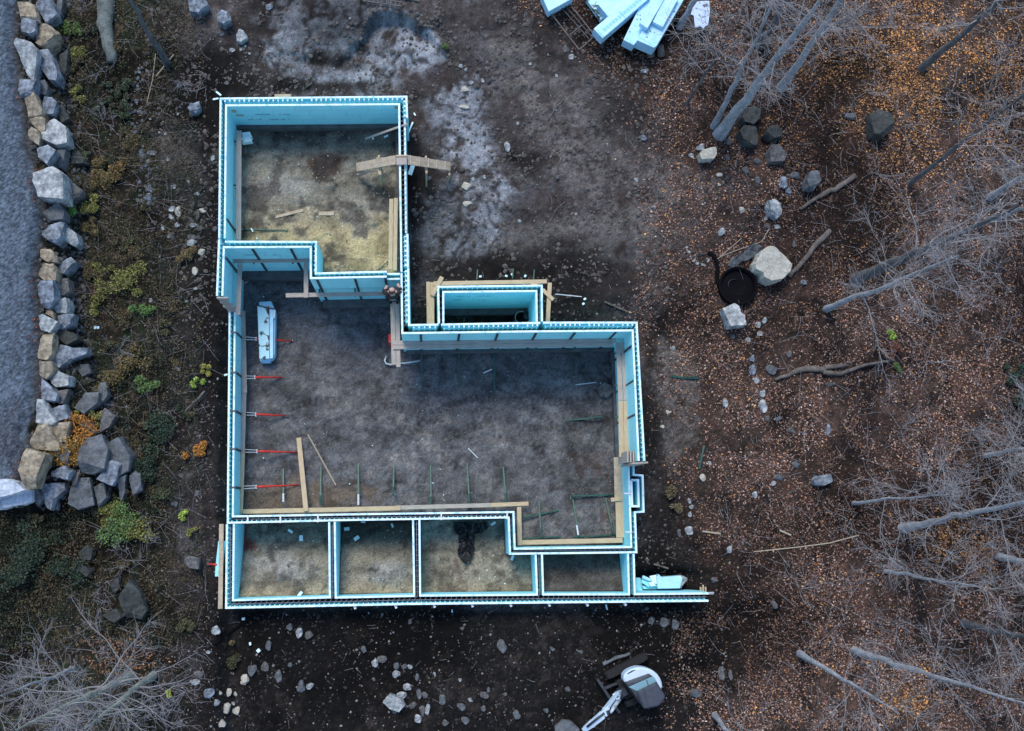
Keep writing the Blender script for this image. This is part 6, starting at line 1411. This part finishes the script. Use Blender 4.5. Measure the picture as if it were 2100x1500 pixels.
# fallen logs
def log(label, pts, w0, w1, m='log', dz=.1, forks=()):
    mb = MB(); q = [G(u, v, dz) for u, v in pts]; q2 = []
    for a, b in zip(q[:-1], q[1:]):
        for s in (0, .33, .66): q2.append(a.lerp(b, s) + Vector((random.gauss(0, .02), random.gauss(0, .02), random.gauss(0, .015))))
    q2.append(q[-1]); mb.tube(q2, list(np.linspace(w0, w1, len(q2)) * MPP / 2 * (1 + (.12 if w0 < 20 else .03) * RS.randn(len(q2)))), 8)
    for f, w in forks: mb.tube([G(u, v, dz + .05) for u, v in f], list(np.linspace(w, w * .4, len(f)) * MPP / 2), 6)
    return tag(mb.build('fallen_log', M[m], smooth=True), label, 'log')
log('split grey log right of the biggest pale boulder', [(1618, 568), (1640, 545), (1665, 510), (1700, 474)], 10, 12)
log('rotten log in the leaves above the split grey one', [(1640, 432), (1690, 398), (1720, 385), (1752, 362)], 9, 12)
log('forked grey driftwood log in the middle of the leaves', [(1588, 778), (1625, 765), (1660, 757), (1690, 760)], 7, 17, 'log', .1, [([(1685, 765), (1720, 768), (1770, 750), (1830, 740)], 11), ([(1688, 755), (1720, 752), (1735, 750)], 12)])
log('lichen covered pale log at the top left, lying straight down', [(217, -10), (219, 40), (222, 85), (232, 130)], 40, 22, 'moss', .12)
log('dark branch beside the low west wall planting', [(372, 856), (390, 835), (405, 820), (421, 803)], 6, 4)
log('old trunk half buried above the excavator', [(1236, 1362), (1262, 1350), (1290, 1340)], 8, 7, 'rock_dark')
def stick(label, pts, w, m='straw', group=None):
    mb = MB(); mb.tube([G(u, v, .06) for u, v in pts], [w * MPP / 2] * len(pts), 5); return tag(mb.build('stick', M[m]), label, 'stick', group)
stick('straight pale stick crossing a dark one at the top left', [(321, 158), (357, 114)], 3)
stick('thin long stick hanging down left of the pale crossing one', [(320, 112), (314, 165), (302, 213)], 2)
stick('pale stick lying right of the whitish stone by the corner bay', [(1440, 1090), (1477, 1095)], 4)
stick('short pale stick in the leaves beside the straight twig', [(1598, 1088), (1621, 1098)], 4)
stick('long thin twig pointing left from the lower wood', [(1545, 1132), (1640, 1122), (1700, 1114), (1760, 1098)], 2.4)
stick('short stick right of the foam heap', [(1340, 1157), (1370, 1166)], 4, 'log')
stick('thin straight twig across the mound of the drum', [(1476, 528), (1500, 518), (1558, 498)], 2)
stick('crossing twig above the drum, steeper one', [(1470, 533), (1520, 490)], 2)
stick('twig standing above the biggest pale boulder', [(1560, 498), (1577, 470)], 2)
stick('curved twig pair in the earth north of the mound', [(1125, 245), (1140, 222), (1156, 206)], 2, 'log')
stick('curved dark twig on the lower earth patch', [(1128, 455), (1140, 432), (1158, 415)], 2, 'log')
stick('thin twig beside the planks of the chamber', [(1240, 620), (1270, 633), (1286, 640)], 4, 'log')
stick('bundle of rebar ends on the earth east of the tall wall', [(1376, 772), (1400, 776), (1432, 776)], 5, 'green_steel')
stick('green strip on the earth east of the window niche', [(1443, 915), (1438, 940), (1433, 962)], 6, 'green_steel')
stick('small white branch on the main floor near the stone', [(991, 766), (1009, 758)], 3, 'pale_steel')
stick('pale thin stick on the main floor left of the rusty leaves', [(960, 920), (980, 940)], 2.4, 'pale_steel')
stick('short white stick on the main floor by the flat stone', [(1180, 790), (1222, 785)], 2.4, 'pale_steel')
stick('dark rail half buried north of the house', [(830, -2), (860, 4), (822, 10), (640, -6)][0:2], 6, 'concrete')
mb = MB()
for k in range(9): mb.bar(G(748 + k * 9, -1 + k * 1.3, .16), G(748 + k * 9, 8 + k * 1.3, .16), .03, .05)
mb.bar(G(744, -2, .18), G(826, 10, .18), .04, .05); mb.bar(G(744, 6, .18), G(824, 18, .18), .04, .05)
tag(mb.build('ladder', M['concrete']), 'grey ladder like frame lying at the top edge on the sand bank', 'ladder')
# ------------------------------------------------------------------ leafy shrubs
def leaf_mesh(X, Y, Z, size, col, tilt=.5, asp=.6):
    n = len(X); yaw = RS.rand(n) * 6.283; a = RS.normal(0, tilt, n); b = RS.normal(0, tilt, n)
    ux = np.stack([np.cos(yaw) * np.cos(a), np.sin(yaw) * np.cos(a), np.sin(a)], -1); uy = np.stack([-np.sin(yaw) * np.cos(b), np.cos(yaw) * np.cos(b), np.sin(b)], -1)
    s = size[:, None]; c = np.stack([X, Y, Z], -1)
    V = np.stack([c - ux * s, c - uy * s * asp * .9 + ux * s * .1, c + ux * s, c + uy * s * asp + ux * s * .1], 1)
    return V.reshape(-1, 3), np.arange(4 * n).reshape(n, 4), np.repeat(col, 4, 0)
def shrub(label, u, v, r, col, seed, group=None, n=None, hgt=.8):
    g = G(u, v); t = thing('shrub', label, 'shrub', g, group); rg = np.random.RandomState(seed)
    R_ = r * MPP * 1.12; n = n or int(120 + r * 34); lobes = [(rg.normal(0, .42, 2) * R_, rg.uniform(.28, .55) * R_) for _ in range(max(4, int(r / 3)))]
    i = rg.randint(0, len(lobes), n); L = np.array([l[0] for l in lobes])[i]; lr = np.array([l[1] for l in lobes])[i]
    d = rg.normal(0, 1, (n, 3)); d /= np.linalg.norm(d, axis=1, keepdims=True); q = rg.rand(n) ** .4
    X = g.x + L[:, 0] + d[:, 0] * lr * q; Y = g.y + L[:, 1] + d[:, 1] * lr * q; Z = g.z + R_ * hgt * .5 + d[:, 2] * lr * q * hgt + .1 * rg.rand(n)
    cc = np.array(col) * (.35 + 1.1 * rg.rand(n, 1) ** 1.4) * (1 + .25 * (rg.rand(n, 3) - .5))
    V, Fq, cl = leaf_mesh(X, Y, np.maximum(Z, g.z + .02), .022 + .026 * rg.rand(n), cc, .55)
    st = [(wander((g.x, g.y, g.z - .02), (L[k, 0] * 1.2 + .01, L[k, 1] * 1.2, R_ * .6), np.hypot(*L[k]) + R_ * .5, 4, .1, rg), np.linspace(.012, .005, 5)) for k in range(8)]
    np_mesh('foliage', V, Fq, M['plantcol'], t, cl); V, Fq = tri_tubes(st, 4); np_mesh('stems', V, Fq, M['log'], t)
YG, OC, OR, GR, DG_, LM = (.18, .18, .04), (.15, .11, .035), (.42, .17, .022), (.10, .18, .045), (.020, .045, .020), (.30, .44, .06)
for k, (u, v, r, c, lb) in enumerate([
 (149, 438, 15, (.16, .36, .07), 'bright green fern between the second row boulders'), (262, 583, 32, YG, 'largest yellow green shrub of the planting'), (222, 598, 24, YG, 'yellow green shrub left of the largest one'), (215, 375, 24, OC, 'ochre shrub at the upper middle of the planting'), (243, 352, 22, (.20, .12, .03), 'orange ochre shrub near the cobble strip'), (205, 345, 18, OC, 'small ochre shrub right of the mossy boulder'), (192, 430, 22, YG, 'olive shrub right of the bright green fern'), (188, 462, 18, OC, 'ochre shrub below the olive one beside dark boulder'),
 (262, 752, 36, OC, 'wide brown green shrub right of the winged boulder'), (300, 795, 22, GR, 'green shrub below the wide brown one'), (120, 902, 36, (.34, .19, .03), 'golden orange bush hanging over the olive slab'), (162, 892, 36, OR, 'deep orange bush in the middle of the boulder pile'), (146, 936, 34, (.30, .15, .02), 'orange bush part at the bottom of the pile'), (405, 924, 20, OR, 'single orange bush close to the low west wall'), (252, 1082, 40, GR, 'large green shrub south of the boulder pile'), (290, 1092, 30, YG, 'yellow olive shrub right of the large green one'), (230, 1050, 24, YG, 'pale flowered shrub below the pile'),
 (402, 790, 12, LM, 'lime green tuft by the low west wall'), (424, 760, 12, (.30, .28, .05), 'yellow tuft touching the low west wall'), (298, 635, 16, (.09, .2, .04), 'vivid green sprig in the dark planting'), (193, 632, 14, YG, 'yellow sprig below the leaning violet boulder'), (208, 556, 15, YG, 'yellow sprig above the shrub pair'), (140, 58, 20, (.10, .17, .03), 'fresh green shrub right of the top boulders'), (165, 68, 16, GR, 'green shrub next to the fresh green one'), (155, 112, 18, YG, 'olive shrub beside the long blue boulder'), (385, 530, 20, (.16, .11, .04), 'ochre tuft west of the tall wall'), (160, 195, 16, YG, 'yellowish shrub by the bright blue boulder'), (345, 1418, 9, (.42, .46, .05), 'lemon yellow tuft among bottom left twigs'), (379, 1052, 10, LM, 'lime tuft west of the south west corner'), (395, 1088, 12, YG, 'yellow green tuft near the blue leaning board'), (165, 840, 9, LM, 'lime sprig on the dark pile boulder'), (205, 862, 14, (.3, .28, .08), 'straw yellow plant on the greenish grey stone'), (185, 858, 14, YG, 'olive plant left of the straw yellow one'),
 (910, 102, 10, GR, 'green tuft at the edge of the sand bank'), (1823, 688, 12, LM, 'lime leaved sapling in the right wood'), (1836, 756, 9, GR, 'green tuft by the driftwood fork'), (2075, 765, 20, DG_, 'dark green shrub near the right border'), (2090, 820, 20, DG_, 'dark green shrub below another at the right border'), (80, 1120, 40, DG_, 'dark green shrub mass in the lower left'), (140, 1160, 30, DG_, 'dark green shrub left of the violet stone'), (30, 1180, 40, DG_, 'dark green shrub at the left border'), (330, 880, 34, DG_, 'dark green shrub between pile and low wall'), (300, 960, 30, DG_, 'dark green shrub below the one by the low wall'), (1830, 715, 20, (.16, .06, .035), 'red brown leaved sapling under the lime one'), (480, 1352, 16, (.06, .06, .02), 'dark green tuft on the sunlit soil edge'), (472, 1315, 14, (.12, .1, .04), 'olive tuft by the black cable'), (1370, 1010, 18, (.13, .1, .05), 'dry grass tuft beside the window niche'), (1385, 1040, 16, (.15, .12, .06), 'straw tuft below the niche'), (210, 800, 16, OC, 'brown tuft on top of the shaded boulders'), (330, 1010, 22, (.05, .06, .02), 'olive dark shrub west of the corner'), (130, 295, 10, YG, 'small tuft at the two toned boulder')]):
    shrub(lb, u, v, r, c, 1200 + k)
rg0 = random.Random(21)
for k in range(46):
    v = rg0.uniform(20, 1300); u = rg0.uniform(np.interp(v, TOE_V, TOE_U) * .6 + 60 if v < 1000 else 20, 400 if v > 560 else 300)
    c_, nm = rg0.choice([((.07, .065, .022), 'olive'), ((.10, .075, .03), 'brown'), ((.035, .055, .02), 'dark green'), ((.022, .034, .014), 'dark green')])
    shrub('small ' + nm + ' plant in the tangle of the west bank', u, v, rg0.uniform(9, 20), c_, 1400 + k, 'small plants of the west bank', hgt=.6)
# ------------------------------------------------------------------ fallen leaves, undergrowth and straw
def scatter(N, ulo, uhi, vlo, vhi, dens):
    U = RS.uniform(ulo, uhi, N); V = RS.uniform(vlo, vhi, N); d = dens(U, V); k = RS.rand(N) < d; U, V = U[k], V[k]
    X, Y = PN(U, V, 1.4); Z = gz(X, Y)
    for _ in range(2): X, Y = PN(U, V, Z); Z = gz(X, Y)
    dg = G(1509, 590); ok = (segdist(X, Y, SEGS) > .25) & (np.hypot(X - dg.x, Y - dg.y) > .66)
    return U[ok], V[ok], X[ok], Y[ok], Z[ok]
def ld(U, V):
    fbn = np.interp(V, [-100, 0, 200, 400, 700, 900, 1200, 1400, 1600], [1060, 1080, 1310, 1400, 1345, 1400, 1440, 1430, 1380])
    n = fbm(U * .012, V * .012, 4); f = sst(-90, 60, U - fbn + 260 * (n - .5)); return f * (.2 + 1.2 * sst(.36, .6, fbm(U * .02 + 3, V * .02, 4))) * (1 - .75 * np.exp(-((U - 1440) / 110) ** 2 - ((V - 880) / 130) ** 2))
U, V, X, Y, Z = scatter(210000, 1050, 2150, -30, 1530, ld)
n = len(X); pick = RS.rand(n, 1); sun_ = np.clip(np.exp(-((U - 1900) / 240) ** 2 - ((V - 130) / 170) ** 2) + np.exp(-((U - 1965) / 60) ** 2 - ((V - 1110) / 40) ** 2) + .8 * np.exp(-((U - 1860) / 50) ** 2 - ((V - 1440) / 35) ** 2) + .6 * np.exp(-((U - 1905) / 25) ** 2 - ((V - 1365) / 15) ** 2), 0, 1)[:, None]  # sun patches on the forest floor, put into the leaf colour
pal = np.where(pick < .40, np.array([[.125, .064, .046]]), np.where(pick < .66, np.array([[.20, .112, .082]]), np.where(pick < .84, np.array([[.05, .03, .025]]), np.array([[.27, .20, .165]]))))
gold = np.where(RS.rand(n, 1) < .5, np.array([[.42, .20, .06]]), np.array([[.26, .12, .045]]))
mixk = (RS.rand(n, 1) < np.clip(sun_ * 1.0 + .06, 0, .9))
cl = np.where(mixk, gold, pal) * (.45 + 1.3 * RS.rand(n, 1)) * (.6 + .95 * sst(.32, .68, fbm(X * .28 + 11, Y * .28 + 2, 3)))[:, None]
lv = leaf_mesh(X, Y, Z + .012 + .03 * RS.rand(n), .015 + .036 * RS.rand(n) ** 1.5, cl, .5, .62)
tag(np_mesh('leaf_litter', lv[0], lv[1], M['leafcol'], col=lv[2]), 'brown fallen leaves covering the forest floor', kind='stuff')
def ldo(U, V):
    return np.clip(np.exp(-((U - 1900) / 200) ** 2 - ((V - 130) / 140) ** 2) * sst(.40, .6, fbm(U * .018, V * .018 + 8, 4)) + np.exp(-((U - 1965) / 60) ** 2 - ((V - 1112) / 34) ** 2) + .8 * np.exp(-((U - 1860) / 45) ** 2 - ((V - 1440) / 32) ** 2) + .7 * np.exp(-((U - 1905) / 22) ** 2 - ((V - 1365) / 14) ** 2) + .35 * np.exp(-((U - 1700) / 60) ** 2 - ((V - 60) / 80) ** 2) + .4 * np.exp(-((U - 1780) / 40) ** 2 - ((V - 520) / 40) ** 2) + .9 * np.exp(-((U - 250) / 55) ** 2 - ((V - 1345) / 40) ** 2), 0, 1)
U, V, X, Y, Z = scatter(150000, 140, 2130, -20, 1520, ldo); n = len(X)
pk = RS.rand(n, 1); cl = np.where(pk < .4, np.array([[.40, .20, .07]]), np.where(pk < .75, np.array([[.24, .115, .05]]), np.array([[.13, .065, .04]]))) * (.4 + 1.1 * RS.rand(n, 1))
lv = leaf_mesh(X, Y, Z + .02 + .03 * RS.rand(n), .018 + .034 * RS.rand(n), cl, .5, .62)
tag(np_mesh('orange_leaves', lv[0], lv[1], M['leafcol'], col=lv[2]), 'orange fallen leaves below the trees, partly standing for sun patches', kind='stuff')
def ld2(U, V):
    e = drive_edge(V); n = fbm(U * .02, V * .02, 4)
    a = np.where((U > e + 6) & (U < 440), .45 * sst(.35, .6, n), 0)
    a = np.where((U > 440) & (V < 195) & (U < 1100), .18 * sst(.5, .65, n), a); a = np.where((U > 840) & (U < 1400) & (V > 195) & (V < 640), .12 * sst(.5, .66, n), a)
    a = np.where((V > 1255) & (U > 380) & (U < 1450), .22 * sst(.45, .62, n), a); a = np.where((U < 440) & (V > 1260), .6, a)
    a = np.where((np.hypot(U - 300, V - 1380) < 110), .9, a)
    a = np.where((U < e + 8) & (U > e - 26) & (V < 980), .5 * sst(.52, .62, n), a)
    a = np.where(np.hypot((U - 1230) / 55, (V - 975) / 60) < 1, .10, a); a = np.where(np.hypot((U - 665) / 45, (V - 335) / 25) < 1, .12, a); a = np.where(np.hypot((U - 1015) / 40, (V - 1125) / 30) < 1, .15, a)
    return a
U, V, X, Y, Z = scatter(60000, 0, 1450, -20, 1520, ld2); n = len(X)
pick = RS.rand(n, 1); pal = np.where(pick < .5, np.array([[.07, .045, .034]]), np.where(pick < .8, np.array([[.14, .095, .07]]), np.array([[.23, .19, .155]])))
o_ = (np.hypot(U - 250, V - 1345) < 70)[:, None] & (RS.rand(n, 1) < .6); pal = np.where(o_, np.array([[.30, .13, .06]]), pal)
r_ = ((U < drive_edge(V) + 8) & (V < 980))[:, None]; pal = np.where(r_, np.array([[.26, .07, .035]]), pal)
lv = leaf_mesh(X, Y, Z + .012 + .03 * RS.rand(n), .018 + .024 * RS.rand(n), pal * (.5 + .9 * RS.rand(n, 1)), .4, .62)
tag(np_mesh('scattered_leaves', lv[0], lv[1], M['leafcol'], col=lv[2]), 'scattered fallen leaves on the earth around the house', kind='stuff')
def ld3(U, V):
    tv = np.interp(V, TOE_V, TOE_U); n = fbm(U * .018 + 5, V * .018, 4)
    return np.where((U > np.minimum(tv, 150) - 10) & (U < 430 - 60 * (n - .3)) & ((V < 1330)), .9 * sst(.34, .58, n), 0) + np.where((U < 150) & (V > 1055) & (V < 1330), .8, 0)
U, V, X, Y, Z = scatter(120000, 0, 440, -20, 1340, ld3); n = len(X)
m_ = fbm(U * .03, V * .03 + 4, 3)[:, None]; pal = np.where(m_ < .45, np.array([[.022, .038, .012]]), np.where(m_ < .53, np.array([[.075, .075, .022]]), np.array([[.12, .088, .038]])))
lv = leaf_mesh(X, Y, Z + .02 + .34 * RS.rand(n) ** 2 * m_[:, 0] * 2, .018 + .024 * RS.rand(n), pal * (.13 + 1.05 * RS.rand(n, 1) ** 1.9), .6, .5)
tag(np_mesh('undergrowth', lv[0], lv[1], M['plantcol'], col=lv[2]), 'low dark green and brown plants covering the west bank', kind='stuff')
rg = np.random.RandomState(77); pt = []
for k in range(2600):
    if k < 1500: u, v = rg.uniform(1480, 2120), rg.uniform(-10, 1510)
    elif k < 2200: u, v = rg.uniform(140, 430), rg.uniform(-10, 1340)
    else: u, v = rg.uniform(470, 1450), rg.uniform(0, 1500)
    x, y = PN(np.array([u]), np.array([v]), 1.2); x, y = x[0], y[0]; pt.append((x, y, u))
px_ = np.array([q[0] for q in pt]); py_ = np.array([q[1] for q in pt]); pz_ = gz(px_, py_); dk = segdist(px_, py_, SEGS)
tw = []
for k in range(len(pt)):
    if dk[k] < .35: continue
    az = rg.rand() * 6.283; L = rg.uniform(.15, .9) if k < 2200 else rg.uniform(.1, .35)
    tw.append((wander((px_[k], py_[k], pz_[k] + .03), (math.cos(az), math.sin(az), rg.uniform(-.02, .25 if k < 2200 else .05)), L, 3, .12, rg), np.linspace(.006, .0035, 4)))
V_, F_ = tri_tubes(tw, 3); tag(np_mesh('loose_twigs', V_, F_, M['twig']), 'countless thin dead twigs lying over the ground', kind='stuff')
